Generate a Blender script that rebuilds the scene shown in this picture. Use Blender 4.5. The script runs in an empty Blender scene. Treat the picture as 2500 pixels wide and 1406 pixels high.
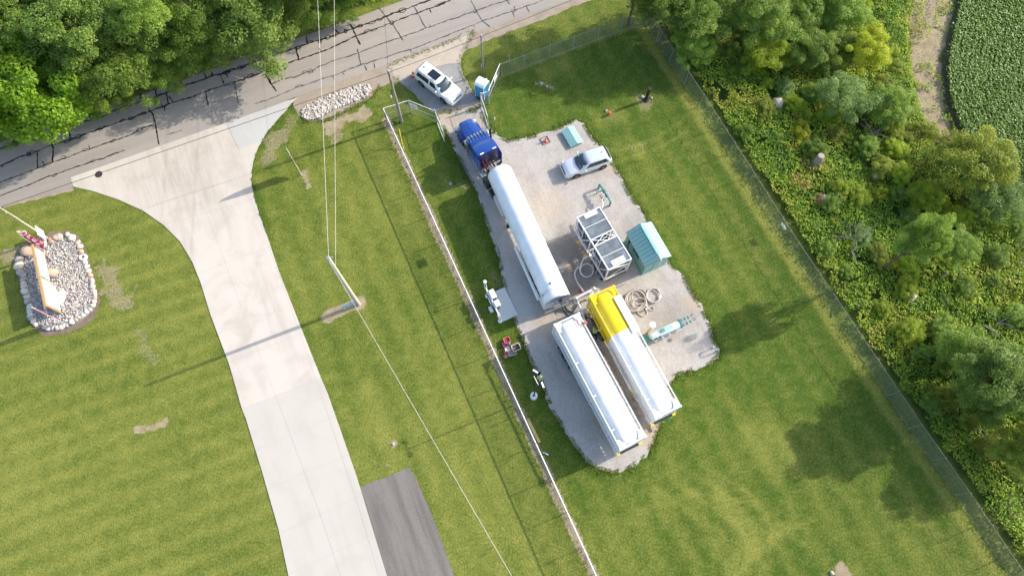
import bpy, bmesh, math, random
import numpy as np
from mathutils import Vector, Matrix, noise as mnoise
R = math.radians
random.seed(7); rng = np.random.default_rng(7)
sc = bpy.context.scene
col = sc.collection

# ------------------------------------------------------------------ camera, sky, sun, exposure
F = 1667.0; TILT = R(20); CAMZ = 60.0
cam = bpy.data.cameras.new('camera'); cam.sensor_width = 36; cam.lens = F / 2500 * 36
cam.clip_start = 0.5; cam.clip_end = 3000
camo = bpy.data.objects.new('camera', cam); col.objects.link(camo)
camo.location = (0, 0, CAMZ); camo.rotation_euler = (TILT, 0, 0); sc.camera = camo
SUN_EL, SUN_AZ = R(29.5), R(22.5)            # azimuth measured from +X towards +Y
w = bpy.data.worlds.new('World'); sc.world = w; w.use_nodes = True
nt = w.node_tree
sky = nt.nodes.new('ShaderNodeTexSky'); sky.sky_type = 'NISHITA'; sky.sun_disc = False
sky.sun_elevation = SUN_EL; sky.sun_rotation = math.pi / 2 - SUN_AZ
sky.air_density = 1.0; sky.dust_density = 2.0; sky.ozone_density = 1.0
bg = nt.nodes['Background']; bg.inputs[1].default_value = 0.15
nt.links.new(sky.outputs[0], bg.inputs[0])
sl = bpy.data.lights.new('sun', 'SUN'); sl.energy = 2.7; sl.angle = R(0.55); sl.color = (1.0, 0.93, 0.82)
so = bpy.data.objects.new('sun', sl); col.objects.link(so)
sd = Vector((math.cos(SUN_EL) * math.cos(SUN_AZ), math.cos(SUN_EL) * math.sin(SUN_AZ), math.sin(SUN_EL)))
so.rotation_euler = sd.to_track_quat('Z', 'Y').to_euler(); so.location = sd * 200
sc.view_settings.view_transform = 'Standard'; sc.view_settings.look = 'None'
sc.view_settings.exposure = 1.08; sc.view_settings.gamma = 1
sc.cycles.max_bounces = 6; sc.cycles.transparent_max_bounces = 16

def at(u, v, z=0.0):
    """photo pixel -> world point on the level plane at height z"""
    cx = (u - 1250) / F; cy = -(v - 703) / F
    s, c = math.sin(TILT), math.cos(TILT)
    d = (cx, s + cy * c, -c + cy * s)
    k = (CAMZ - z) / -d[2]
    return Vector((d[0] * k, d[1] * k, z))
def depth(p):
    return p.y * math.sin(TILT) + (CAMZ - p.z) * math.cos(TILT)
def px_at(p):
    s, c = math.sin(TILT), math.cos(TILT)
    q = Vector((p[0], p[1], p[2] - CAMZ)); f = q.y * s - q.z * c; up = q.y * c + q.z * s
    return 1250 + F * q.x / f, 703 - F * up / f

# ------------------------------------------------------------------ materials
def nodes(name):
    m = bpy.data.materials.new(name); m.use_nodes = True
    return m, m.node_tree, m.node_tree.nodes['Principled BSDF']
def N(t, ty, **kw):
    n = t.nodes.new(ty)
    for k, v in kw.items():
        if k.startswith('i_'):
            n.inputs[int(k[2:])].default_value = v
        else: setattr(n, k, v)
    return n
def noise(t, scale, detail=4, rough=.55, vec=None, dist=0):
    n = t.nodes.new('ShaderNodeTexNoise'); n.inputs['Scale'].default_value = scale
    n.inputs['Detail'].default_value = detail; n.inputs['Roughness'].default_value = rough
    n.inputs['Distortion'].default_value = dist
    if vec is not None: t.links.new(vec, n.inputs['Vector'])
    return n.outputs['Fac']
def ramp(t, fac, a, b, smooth=True):
    n = t.nodes.new('ShaderNodeMapRange'); n.interpolation_type = 'SMOOTHSTEP' if smooth else 'LINEAR'
    n.inputs[1].default_value = a; n.inputs[2].default_value = b
    t.links.new(fac, n.inputs[0]); return n.outputs[0]
def mixc(t, fac, a, b, mode='MIX'):
    n = t.nodes.new('ShaderNodeMix'); n.data_type = 'RGBA'; n.blend_type = mode
    for s, val in ((0, fac), (6, a), (7, b)):
        if isinstance(val, (int, float)): n.inputs[s].default_value = val
        elif isinstance(val, tuple): n.inputs[s].default_value = (*val, 1) if len(val) == 3 else val
        else: t.links.new(val, n.inputs[s])
    return n.outputs[2]
def mth(t, op, a, b=None):
    n = t.nodes.new('ShaderNodeMath'); n.operation = op
    for s, val in ((0, a), (1, b)):
        if val is None: continue
        if isinstance(val, (int, float)): n.inputs[s].default_value = val
        else: t.links.new(val, n.inputs[s])
    return n.outputs[0]
def aniso(t, vec, ang, sx, sy):
    n = t.nodes.new('ShaderNodeMapping'); n.vector_type = 'TEXTURE'
    n.inputs['Rotation'].default_value = (0, 0, R(ang)); n.inputs['Scale'].default_value = (1 / sx, 1 / sy, 1)
    t.links.new(vec, n.inputs['Vector']); return n.outputs[0]
def gpos(t):
    return t.nodes.new('ShaderNodeNewGeometry').outputs['Position']
def opos(t):
    return t.nodes.new('ShaderNodeTexCoord').outputs['Object']
def bump(t, p, h, strength, dist):
    b = t.nodes.new('ShaderNodeBump'); b.inputs['Strength'].default_value = strength
    b.inputs['Distance'].default_value = dist; t.links.new(h, b.inputs['Height'])
    t.links.new(b.outputs[0], p.inputs['Normal'])
_mc = {}
def pm(name, c, rough=.5, metal=0.0, var=.12, scale=2.5, bmp=0.0, bscale=30, coat=0.0, spec=None, c2=None):
    """painted / metal / stone material with a little dirt and unevenness"""
    if name in _mc: return _mc[name]
    m, t, p = nodes(name)
    v = opos(t)
    f = ramp(t, noise(t, scale, 5, .6, v), .3, .75)
    b = c2 if c2 else tuple(max(0, x * (1 - var * 2)) for x in c)
    f2 = mth(t, 'MULTIPLY', f, 1.0 if c2 else .7)
    t.links.new(mixc(t, f2, c, b), p.inputs['Base Color'])
    p.inputs['Roughness'].default_value = rough; p.inputs['Metallic'].default_value = metal
    if coat: p.inputs['Coat Weight'].default_value = coat; p.inputs['Coat Roughness'].default_value = .06
    if spec is not None: p.inputs['Specular IOR Level'].default_value = spec
    if bmp: bump(t, p, noise(t, bscale, 4, .6, v), bmp, .02)
    _mc[name] = m; return m
def leafm(name, a, b, trans=.3):
    m, t, p = nodes(name)
    at_ = t.nodes.new('ShaderNodeAttribute'); at_.attribute_name = 'tint'
    oi = t.nodes.new('ShaderNodeObjectInfo')
    c = mixc(t, at_.outputs['Fac'], a, b)
    h = t.nodes.new('ShaderNodeHueSaturation')
    t.links.new(c, h.inputs['Color'])
    t.links.new(mth(t, 'ADD', mth(t, 'MULTIPLY', oi.outputs['Random'], .5), .75), h.inputs['Value'])
    c = h.outputs[0]
    t.links.new(c, p.inputs['Base Color']); p.inputs['Roughness'].default_value = .5
    p.inputs['Specular IOR Level'].default_value = .35
    tr = t.nodes.new('ShaderNodeBsdfTranslucent')
    t.links.new(mixc(t, .5, c, tuple(min(1, x * 1.6) for x in b)), tr.inputs[0])
    mx = t.nodes.new('ShaderNodeMixShader'); mx.inputs[0].default_value = trans + .1
    t.links.new(p.outputs[0], mx.inputs[1]); t.links.new(tr.outputs[0], mx.inputs[2])
    t.links.new(mx.outputs[0], t.nodes['Material Output'].inputs[0])
    return m

WHITE = pm('white_paint', (.80, .81, .82), .35, var=.05, coat=.3)
TANKW = pm('tank_white', (.89, .895, .90), .33, var=.10, scale=.9, coat=.3)
OFFW = pm('dusty_white', (.68, .68, .66), .5, var=.12)
YELLOW = pm('yellow_paint', (.84, .64, .015), .35, var=.06, coat=.3)
YELLOWD = pm('yellow_marker', (.75, .55, .08), .5)
BLUE = pm('blue_truck_paint', (.010, .060, .30), .25, var=.1, coat=.8)
SILVER = pm('silver_car_paint', (.66, .70, .74), .3, metal=.25, var=.04, coat=.8)
CARW = pm('white_car_paint', (.80, .81, .82), .3, var=.03, coat=.8)
GLASS = pm('dark_window_glass', (.012, .018, .022), .06, var=.0, spec=.8)
GLASSB = pm('windscreen_glass', (.03, .05, .06), .05, var=.0, spec=1.0)
BLACK = pm('black_rubber', (.018, .018, .019), .75, var=.2)
DARK = pm('dark_steel', (.03, .031, .034), .55, var=.2)
GREYM = pm('grey_steel', (.25, .26, .27), .45, metal=.5, var=.15)
GALV = pm('galvanised_steel', (.52, .53, .54), .4, metal=.6, var=.12, scale=8)
CHROME = pm('polished_chrome', (.8, .81, .83), .12, metal=1.0, var=.05)
ALU = pm('brushed_aluminium', (.55, .56, .58), .35, metal=.8, var=.12)
TEAL = pm('teal_paint', (.16, .38, .36), .4, var=.1, coat=.2)
TEALW = pm('teal_wall_paint', (.23, .42, .40), .5, var=.06)
TEALR = pm('teal_roof_metal', (.30, .55, .51), .4, var=.05, scale=.7)
TEALP = pm('teal_pipe_paint', (.10, .30, .27), .45, var=.15)
VESSEL = pm('vessel_grey_green', (.60, .67, .65), .35, metal=.1, var=.1)
WOODP = pm('weathered_pole_wood', (.30, .27, .22), .85, var=.3, scale=6, bmp=.4, c2=(.17, .15, .12))
WOODL = pm('pale_pole_wood', (.60, .53, .42), .85, var=.25, scale=6, bmp=.4, c2=(.42, .36, .28))
WOODB = pm('beam_wood', (.50, .31, .15), .7, var=.2, scale=5, bmp=.2)
PLANK = pm('plank_wood', (.50, .37, .24), .85, var=.25, scale=5, bmp=.3)
BLOCK = pm('pale_block', (.50, .41, .33), .9, var=.2, scale=5, bmp=.3)
YPLANK = pm('yellowed_lumber', (.55, .45, .17), .8, var=.15)
ORANGE = pm('orange_plastic', (.75, .10, .03), .5)
RED = pm('red_plastic', (.50, .03, .04), .45)
PINK = pm('pink_plastic', (.48, .10, .25), .45)
SALMON = pm('salmon_plastic', (.62, .22, .18), .45)
CREAM = pm('cream_plastic', (.68, .60, .48), .5)
PORTA = pm('porta_blue', (.02, .24, .50), .4, var=.1)
HOSEW = pm('white_hose', (.68, .68, .70), .5)
HOSEB = pm('beige_hose', (.46, .42, .38), .6, var=.12)
HOSEK = pm('black_hose', (.05, .045, .045), .6)
WIREW = pm('pale_cable', (.62, .60, .55), .5)
WIREK = pm('black_cable', (.03, .03, .03), .6)
STONE = pm('field_stone', (.50, .44, .38), .9, var=.25, scale=1.3, bmp=.4, bscale=12)
STONEW = pm('white_stone', (.66, .63, .58), .9, var=.2, scale=2, bmp=.4, bscale=12)
STONET = pm('tan_boulder', (.52, .38, .27), .9, scale=1.5, bmp=.5, bscale=8, c2=(.38, .28, .20))
STONEP = pm('pale_boulder', (.70, .62, .50), .9, scale=1.5, bmp=.5, bscale=8, c2=(.55, .46, .35))
MAROON = pm('maroon_fabric', (.10, .012, .02), .85)
JEANS = pm('blue_jeans', (.03, .06, .20), .85)
NAVY = pm('dark_trousers', (.02, .022, .03), .85)
HIVIS = pm('hi_vis_yellow', (.50, .75, .05), .7)
REFL = pm('reflective_tape', (.75, .76, .76), .4)
SKIN = pm('skin', (.48, .28, .20), .6)
HELMW = pm('white_helmet', (.8, .8, .8), .3, coat=.4)
HELMK = pm('black_helmet', (.03, .03, .032), .35, coat=.4)
EYE = pm('eye_dark', (.02, .015, .012), .3)
HAIR = pm('brown_hair', (.06, .035, .02), .8)
BARK = pm('bark', (.13, .10, .075), .95, scale=8, bmp=.6, c2=(.07, .055, .04))
DEADW = pm('dead_wood', (.30, .26, .21), .95, scale=6, bmp=.5, c2=(.20, .17, .14))
FLAGR = pm('flag_maroon', (.36, .02, .07), .8)
FLAGM = pm('flag_magenta', (.34, .03, .12), .8)
FLAGT = pm('flag_cream', (.70, .55, .38), .8)
FLAGO = pm('flag_orange_red', (.65, .13, .07), .8)
MUTEDB = pm('sign_ink', (.08, .09, .11), .8)
SIGNBL = pm('pale_blue_sign', (.62, .72, .78), .5)
TAILR = pm('tail_lamp_red', (.35, .01, .01), .25)
LAMPW = pm('lamp_lens', (.75, .76, .78), .15, spec=.8)
MAT_IRON = pm('cast_iron', (.05, .04, .04), .8)
TAR = pm('tar_sealant', (.012, .012, .013), .5, var=.1)
TARF = pm('faded_tar_sealant', (.06, .058, .055), .7, var=.2)
JOINT = pm('joint_grey', (.43, .41, .385), .9)
RUST = pm('rusty_pipe', (.045, .022, .018), .7, c2=(.02, .012, .01))

# ------------------------------------------------------------------ mesh helpers
class MB:
    def __init__(s): s.v = []; s.f = []; s.mi = []
    def add(s, vs, fs, mi=0, M=None):
        o = len(s.v)
        s.v += [tuple(M @ Vector(p)) if M else tuple(p) for p in vs]
        s.f += [tuple(i + o for i in f) for f in fs]; s.mi += [mi] * len(fs); return s
    def box(s, x0, x1, y0, y1, z0, z1, M=None, mi=0):
        v = [(x0, y0, z0), (x1, y0, z0), (x1, y1, z0), (x0, y1, z0), (x0, y0, z1), (x1, y0, z1), (x1, y1, z1), (x0, y1, z1)]
        return s.add(v, [(3, 2, 1, 0), (4, 5, 6, 7), (0, 1, 5, 4), (1, 2, 6, 5), (2, 3, 7, 6), (3, 0, 4, 7)], mi, M)
    def ob(s, c, size, rz=0, mi=0, rot=None):
        M = Matrix.Translation(c) @ (rot if rot else Matrix.Rotation(rz, 4, 'Z'))
        a, b, d = size[0] / 2, size[1] / 2, size[2] / 2
        return s.box(-a, a, -b, b, -d, d, M, mi)
    def bar(s, p0, p1, wd, ht=None, mi=0):
        p0, p1 = Vector(p0), Vector(p1); ht = ht or wd; d = p1 - p0; L = d.length
        if L < 1e-6: return s
        M = Matrix.Translation((p0 + p1) / 2) @ d.to_track_quat('X', 'Z').to_matrix().to_4x4()
        return s.box(-L / 2, L / 2, -wd / 2, wd / 2, -ht / 2, ht / 2, M, mi)
    def tube(s, pts, r, n=8, cap=True, mi=0):
        pts = [Vector(p) for p in pts]; rs = r if isinstance(r, (list, tuple)) else [r] * len(pts)
        vs = []; fs = []; up = None
        for i, p in enumerate(pts):
            d = (pts[min(i + 1, len(pts) - 1)] - pts[max(i - 1, 0)]).normalized()
            if up is None: up = d.orthogonal().normalized()
            up = (up - d * up.dot(d))
            up = up.normalized() if up.length > 1e-4 else d.orthogonal().normalized()
            sd_ = d.cross(up)
            for k in range(n):
                a = 2 * math.pi * k / n
                vs.append(p + (up * math.cos(a) + sd_ * math.sin(a)) * rs[i])
        for i in range(len(pts) - 1):
            for k in range(n):
                fs.append((i * n + k, i * n + (k + 1) % n, (i + 1) * n + (k + 1) % n, (i + 1) * n + k))
        if cap:
            fs.append(tuple(range(n - 1, -1, -1))); fs.append(tuple((len(pts) - 1) * n + k for k in range(n)))
        return s.add(vs, fs, mi)
    def lathe(s, prof, n=16, M=None, mi=0, cap=True):
        """prof: (radius, height along local z)"""
        vs = []; fs = []
        for r, z in prof:
            for k in range(n):
                a = 2 * math.pi * k / n; vs.append((r * math.cos(a), r * math.sin(a), z))
        for i in range(len(prof) - 1):
            for k in range(n):
                fs.append((i * n + k, i * n + (k + 1) % n, (i + 1) * n + (k + 1) % n, (i + 1) * n + k))
        if cap:
            fs.append(tuple(range(n - 1, -1, -1))); fs.append(tuple((len(prof) - 1) * n + k for k in range(n)))
        return s.add(vs, fs, mi, M)
    def cylx(s, x0, x1, y, z, r, n=20, mi=0, prof=None):
        M = Matrix.Translation((0, y, z)) @ Matrix.Rotation(math.pi / 2, 4, 'Y')
        return s.lathe(prof or [(r, x0), (r, x1)], n, M, mi)
    def cyly(s, y0, y1, x, z, r, n=20, mi=0, prof=None):
        M = Matrix.Translation((x, 0, z)) @ Matrix.Rotation(-math.pi / 2, 4, 'X')
        return s.lathe(prof or [(r, y0), (r, y1)], n, M, mi)
    def loft(s, rings, mi=0, cap=True):
        n = len(rings[0]); vs = [p for r in rings for p in r]; fs = []
        for i in range(len(rings) - 1):
            for k in range(n):
                fs.append((i * n + k, i * n + (k + 1) % n, (i + 1) * n + (k + 1) % n, (i + 1) * n + k))
        if cap:
            fs.append(tuple(range(n - 1, -1, -1))); fs.append(tuple((len(rings) - 1) * n + k for k in range(n)))
        return s.add(vs, fs, mi)
    def slab(s, q, t, mi=0, out=0.0):
        """thin solid panel on polygon q (corners ccw seen from outside), pushed outwards"""
        q = [Vector(p) for p in q]; nn = (q[1] - q[0]).cross(q[2] - q[0]).normalized()
        a = [p + nn * out for p in q]; b = [p + nn * (out + t) for p in q]; n = len(q)
        fs = [tuple(range(n - 1, -1, -1)), tuple(range(n, 2 * n))] + [(i, (i + 1) % n, n + (i + 1) % n, n + i) for i in range(n)]
        return s.add(a + b, fs, mi)
    def prism(s, poly, z0, z1, mi=0):
        n = len(poly)
        vs = [(p[0], p[1], z0) for p in poly] + [(p[0], p[1], z1) for p in poly]
        fs = [tuple(range(n - 1, -1, -1)), tuple(range(n, 2 * n))] + [(i, (i + 1) % n, n + (i + 1) % n, n + i) for i in range(n)]
        return s.add(vs, fs, mi)
    def ball(s, c, r, n=10, mi=0, sc=(1, 1, 1), rot=None):
        prof = [(max(1e-3, math.sin(math.pi * i / 6)), -math.cos(math.pi * i / 6)) for i in range(7)]
        M = Matrix.Translation(c) @ (rot or Matrix()) @ Matrix.Diagonal((r * sc[0], r * sc[1], r * sc[2], 1))
        return s.lathe(prof, n, M, mi)
    def build(s, name, mats, parent=None, smooth=35, bev=0.0, loc=None, rz=0):
        me = bpy.data.meshes.new(name); me.from_pydata(s.v, [], s.f)
        if not isinstance(mats, (list, tuple)): mats = [mats]
        for m in mats: me.materials.append(m)
        if len(mats) > 1: me.polygons.foreach_set('material_index', s.mi)
        bm = bmesh.new(); bm.from_mesh(me); bmesh.ops.recalc_face_normals(bm, faces=bm.faces); bm.to_mesh(me); bm.free()
        if smooth:
            me.polygons.foreach_set('use_smooth', [True] * len(me.polygons)); me.set_sharp_from_angle(angle=R(smooth))
        o = bpy.data.objects.new(name, me); col.objects.link(o)
        if parent: o.parent = parent
        if loc is not None: o.location = loc
        o.rotation_euler.z = rz
        if bev:
            b = o.modifiers.new('bevel', 'BEVEL'); b.width = bev; b.segments = 2; b.limit_method = 'ANGLE'; b.angle_limit = R(40)
        return o

def tag(o, label=None, cat=None, group=None, kind=None):
    if label: o['label'] = label
    if cat: o['category'] = cat
    if group: o['group'] = group
    if kind: o['kind'] = kind
    return o
def thing(name, label, cat, loc=(0, 0, 0), rz=0.0, group=None):
    o = bpy.data.objects.new(name, None); col.objects.link(o); o.empty_display_size = .3
    o.location = loc; o.rotation_euler = (0, 0, rz)
    return tag(o, label, cat, group)
def bigmesh(name, verts, faces, mat, parent=None, tint=None, k=4):
    """numpy arrays -> mesh; tint is one float per face"""
    me = bpy.data.meshes.new(name)
    nv, nf = len(verts), len(faces)
    me.vertices.add(nv); me.vertices.foreach_set('co', np.asarray(verts, np.float32).ravel())
    me.loops.add(nf * k); me.loops.foreach_set('vertex_index', np.asarray(faces, np.int32).ravel())
    me.polygons.add(nf); me.polygons.foreach_set('loop_start', np.arange(0, nf * k, k, dtype=np.int32))
    me.polygons.foreach_set('loop_total', np.full(nf, k, np.int32))
    me.update(calc_edges=True)
    if tint is not None:
        a = me.attributes.new('tint', 'FLOAT', 'FACE'); a.data.foreach_set('value', np.asarray(tint, np.float32))
    me.materials.append(mat)
    o = bpy.data.objects.new(name, me); col.objects.link(o)
    if parent: o.parent = parent
    return o
def copy_tree(o, parent=None):
    c = o.copy(); col.objects.link(c); c.parent = parent
    for ch in list(o.children): copy_tree(ch, c)
    return c

# ------------------------------------------------------------------ ground: one lawn sheet to the horizon
def W(pts, z=0): return [at(u, v, z) for u, v in pts]
def vnoise(x, y, s, seed=0):
    """smooth value noise on arrays, 0..1"""
    x = x * s + seed * 17.3; y = y * s + seed * 9.7
    xi = np.floor(x).astype(int); yi = np.floor(y).astype(int); fx = x - xi; fy = y - yi
    fx = fx * fx * (3 - 2 * fx); fy = fy * fy * (3 - 2 * fy)
    def h(a, b):
        n = (a * 374761393 + b * 668265263 + seed * 1274126177) & 0x7fffffff
        n = ((n ^ (n >> 13)) * 1274126177) & 0x7fffffff
        return (n ^ (n >> 16)) % 10007 / 10007.0
    return (h(xi, yi) * (1 - fx) + h(xi + 1, yi) * fx) * (1 - fy) + (h(xi, yi + 1) * (1 - fx) + h(xi + 1, yi + 1) * fx) * fy
def fbm(x, y, s, seed=0):
    return .55 * vnoise(x, y, s, seed) + .3 * vnoise(x, y, s * 2.1, seed + 1) + .15 * vnoise(x, y, s * 4.3, seed + 2)
def dseg(X, Y, a, b):
    ax, ay = a[0], a[1]; dx, dy = b[0] - ax, b[1] - ay
    t = np.clip(((X - ax) * dx + (Y - ay) * dy) / (dx * dx + dy * dy + 1e-9), 0, 1)
    return np.hypot(X - ax - t * dx, Y - ay - t * dy)
def dline(X, Y, pts):
    d = np.full(X.shape, 1e9)
    for a, b in zip(pts, pts[1:]) if len(pts) > 1 else [(pts[0], pts[0])]: d = np.minimum(d, dseg(X, Y, a, b))
    return d
def inside(X, Y, poly):
    r = np.zeros(X.shape, bool); n = len(poly)
    for i in range(n):
        x0, y0 = poly[i][0], poly[i][1]; x1, y1 = poly[(i + 1) % n][0], poly[(i + 1) % n][1]
        if y0 == y1: continue
        c = ((y0 > Y) != (y1 > Y)) & (X < (x1 - x0) * (Y - y0) / (y1 - y0) + x0); r ^= c
    return r
def sm(x, a, b):
    t = np.clip((x - a) / (b - a), 0, 1); return t * t * (3 - 2 * t)

FENCE_R = W([(1577, 62), (1634, 153), (1706, 262), (1930, 614), (2066, 819), (2218, 1045), (2331, 1207), (2436, 1364), (2520, 1480)])
FENCE_L = [Vector((p.x, p.y, 0)) for p in W([(935, 265), (1456, 1406)], 2.1)]
FENCE_L.append(FENCE_L[1] + (FENCE_L[1] - FENCE_L[0]) * .08)
DRIVE_L = [(173, 434), (179, 456), (230, 468), (290, 488), (350, 515), (400, 550), (440, 590), (470, 640), (490, 690), (515, 770), (560, 890), (600, 1020), (640, 1150), (680, 1290), (705, 1406), (730, 1500)]
DRIVE_R = [(724, 240), (690, 280), (655, 320), (630, 360), (617, 400), (613, 440), (620, 480), (632, 520), (650, 570), (680, 660), (735, 800), (800, 960), (870, 1160), (945, 1406), (980, 1500)]
PAD = [(1176, 268), (1183, 292), (1196, 312), (1215, 331), (1240, 343), (1290, 335), (1330, 324), (1380, 305), (1405, 293), (1425, 303), (1440, 328), (1480, 375), (1497, 400), (1515, 430), (1540, 480), (1560, 505), (1575, 535), (1600, 580), (1640, 650), (1667, 672), (1690, 715), (1712, 745), (1736, 800), (1741, 828), (1755, 845), (1757, 867), (1735, 890), (1690, 905), (1645, 920), (1625, 960), (1612, 1030), (1605, 1062), (1582, 1108), (1547, 1138), (1500, 1155), (1460, 1146), (1430, 1125), (1400, 1085), (1370, 1040), (1345, 1000), (1330, 960), (1307, 905), (1290, 868), (1268, 812), (1250, 770), (1235, 720), (1222, 660), (1214, 620), (1203, 590), (1185, 540), (1165, 470), (1140, 430), (1113, 372), (1095, 335), (1078, 308), (1062, 280)]
ENTRY = [(950, 160), (1160, 78), (1140, 110), (1122, 160), (1133, 192), (1152, 222), (1170, 247), (1180, 272), (1062, 284), (1038, 259), (1010, 231), (977, 198), (962, 185)]

xs = np.concatenate([[-900, -300, -120, -75], np.arange(-64, 64.1, .25), [75, 120, 300, 900]])
ys = np.concatenate([[-900, -300, -60, -20], np.arange(-6, 68.1, .25), [80, 120, 300, 900]])
X, Y = np.meshgrid(xs, ys)
dirt = np.zeros(X.shape); dry = np.zeros(X.shape); floor = np.zeros(X.shape)
nz = fbm(X, Y, .9, 3); nz2 = fbm(X, Y, 2.2, 8); big = fbm(X, Y, .11, 5)
def patch(pts, r, s=1.0, rag=.9, soft=.3):
    global dirt
    d = dline(X, Y, W(pts)) + (nz - .5) * r * rag * 1.6 + (nz2 - .5) * r * rag
    dirt = np.maximum(dirt, s * (1 - sm(d, r * (1 - soft), r * (1 + soft))))
patch([(335, 1047), (365, 1044), (398, 1032)], .45, .85, 1.4)
patch([(345, 830), (372, 870)], .7, .5, 1.6)
patch([(262, 655), (280, 690), (290, 740)], 1.0, .6, 1.6)
patch([(25, 632), (60, 610), (70, 640)], 1.0, .7, 1.4)
patch([(800, 318), (840, 292), (890, 280)], .75, .85, 1.3); patch([(820, 330), (830, 310)], .8, .6, 1.6)
patch([(655, 380), (672, 345), (690, 330)], .7, .6, 1.7); patch([(640, 395), (650, 375)], .5, .5, 1.6)
patch([(742, 425), (752, 450)], .5, .75, 1.3); patch([(700, 318), (720, 290)], .6, .5, 1.5)
patch([(806, 768), (870, 742)], .62, .95, .35); patch([(801, 776)], .62, 1, .3); patch([(876, 742)], .75, 1, .3)
patch([(960, 1083)], .35, .9, .5); patch([(945, 1136)], .25, .7, .8); patch([(2058, 1402)], .8, 1, .5)
patch([(1575, 250)], .95, .55, .7); patch([(1490, 285)], .9, .45, .9); patch([(1310, 205), (1345, 212)], .4, .6, 1.5)
patch([(1545, 365), (1570, 355)], .6, .45, 1.5); patch([(740, 250), (790, 300)], .4, .7)
patch([(1090, 445), (1150, 455)], .7, .5, 1.6); patch([(1215, 670), (1235, 700)], .8, .5, 1.5)
fl = [(p.x, p.y) for p in FENCE_L]
d = dline(X, Y, fl) + (nz - .5) * .35
dirt = np.maximum(dirt, 1.0 * (1 - sm(d + .12, .42, .66)))
fr = [(p.x, p.y) for p in FENCE_R]
dfr = dline(X, Y, fr)
dirt = np.maximum(dirt, .35 * (1 - sm(dfr + (nz - .5) * .3, .1, .3)))
top = W([(1221, 188), (1280, 168), (1398, 121), (1577, 60)])
dirt = np.maximum(dirt, .45 * (1 - sm(dline(X, Y, top) + (nz - .5) * .5, .1, .35)))
# dry / yellow grass: mower stripes and broad blotches
dl = W(DRIVE_L); dr = W(DRIVE_R)
leftlawn = inside(X, Y, [(-200, -20), (-200, 40)] + [(p.x, p.y) for p in dl] + [(dl[-1].x, -20)])
a = R(20.5); sa = X * -math.sin(a) + Y * math.cos(a)
st = .5 + .5 * np.sin(sa * 2 * math.pi / 1.75); st = .85 * st ** 1.6 + .15 * (.5 + .5 * np.sin(sa * 2 * math.pi / 7.0 + 1))
a2 = R(-65.5); sb = X * -math.sin(a2) + Y * math.cos(a2)
st2 = .5 + .5 * np.sin(sb * 2 * math.pi / 2.4 + (nz - .5) * 1.6)
rightpen = inside(X, Y, [(p.x, p.y) for p in FENCE_L] + [(40, -20)] + [(p.x, p.y) for p in FENCE_R[::-1]])
dry = .34 + .62 * (big - .5) + .45 * (nz - .5)
dry += np.where(leftlawn, .22 + .32 * (st - .38) * (.5 + 1.0 * fbm(X, Y, .16, 71)), np.where(rightpen, .28 * (st2 - .5) - .20, .26 * (st2 - .5) + .12))
dry += .22 * sm(20 - Y, 0, 18) * np.where(rightpen, .8, .5)
lush = 1 - sm(np.minimum(dline(X, Y, W(PAD + PAD[:1])), dline(X, Y, dr[:9])) + (nz - .5) * .8, .2, 1.1)
dry -= .30 * lush
dry += .85 * (1 - sm(np.abs(dfr - .0), .8, 1.4)) * np.where(rightpen, 1, 0)
for pts in ([(1700, 1160), (1790, 1215), (1840, 1290), (1835, 1360), (1790, 1420)], [(1740, 1150), (1830, 1205), (1885, 1290), (1880, 1370), (1840, 1430)], [(1560, 1250), (1700, 1200), (1850, 1230), (1960, 1330)], [(1600, 1190), (1760, 1300), (1830, 1400)], [(1640, 1170), (1800, 1280), (1880, 1400)], [(1500, 372), (1600, 340), (1660, 300)], [(1505, 395), (1610, 362), (1680, 320)], [(1840, 1345), (1920, 1290), (1990, 1270)]):
    dry += .30 * (1 - sm(dline(X, Y, W(pts)) + (nz - .5) * .35, .10, .34)) * (.4 + nz2)
for pts, r in (([(1760, 1215), (1835, 1300), (1800, 1400)], 1.0), ([(1840, 1345), (1920, 1290)], .8), ([(1480, 40), (1500, 30)], .1), ([(1850, 1060), (1900, 1120)], 2.0), ([(1330, 180), (1390, 150)], 1.2), ([(1560, 370), (1520, 350)], 1.0), ([(900, 960), (930, 1060)], 1.5), ([(1060, 1330), (1100, 1406)], 1.0), ([(1475, 290), (1510, 285)], 1.3), ([(1575, 245)], 1.5)):
    dry += .38 * (1 - sm(dline(X, Y, W(pts)) + (nz - .5) * r, r * .4, r * 1.3))
# wood floor (north of the road, east of the right fence) and bare field margin
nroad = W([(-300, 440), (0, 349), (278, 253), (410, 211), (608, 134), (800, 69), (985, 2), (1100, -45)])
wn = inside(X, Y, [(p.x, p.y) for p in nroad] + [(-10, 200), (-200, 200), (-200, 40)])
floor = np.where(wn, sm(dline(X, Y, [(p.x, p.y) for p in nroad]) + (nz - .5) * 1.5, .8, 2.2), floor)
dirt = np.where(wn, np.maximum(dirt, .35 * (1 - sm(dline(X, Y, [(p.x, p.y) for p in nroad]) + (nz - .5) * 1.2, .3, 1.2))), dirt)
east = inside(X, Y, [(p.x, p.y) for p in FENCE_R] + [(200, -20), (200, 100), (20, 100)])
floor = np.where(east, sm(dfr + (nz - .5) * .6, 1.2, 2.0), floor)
MARGIN = [(2250, -60), (2325, -60), (2318, 20), (2300, 90), (2287, 170), (2292, 260), (2315, 325), (2345, 345), (2320, 368), (2290, 350), (2268, 300), (2246, 230), (2236, 150), (2226, 90)]
mg = W(MARGIN); mgp = [(p.x, p.y) for p in mg]
dm = dline(X, Y, mgp + mgp[:1]); inn = inside(X, Y, mgp)
k = np.where(inn, 1, 1 - sm(dm + (nz - .5) * 1.6, 0, 1.2)) * (.98 + .6 * (nz2 - .5))
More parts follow.
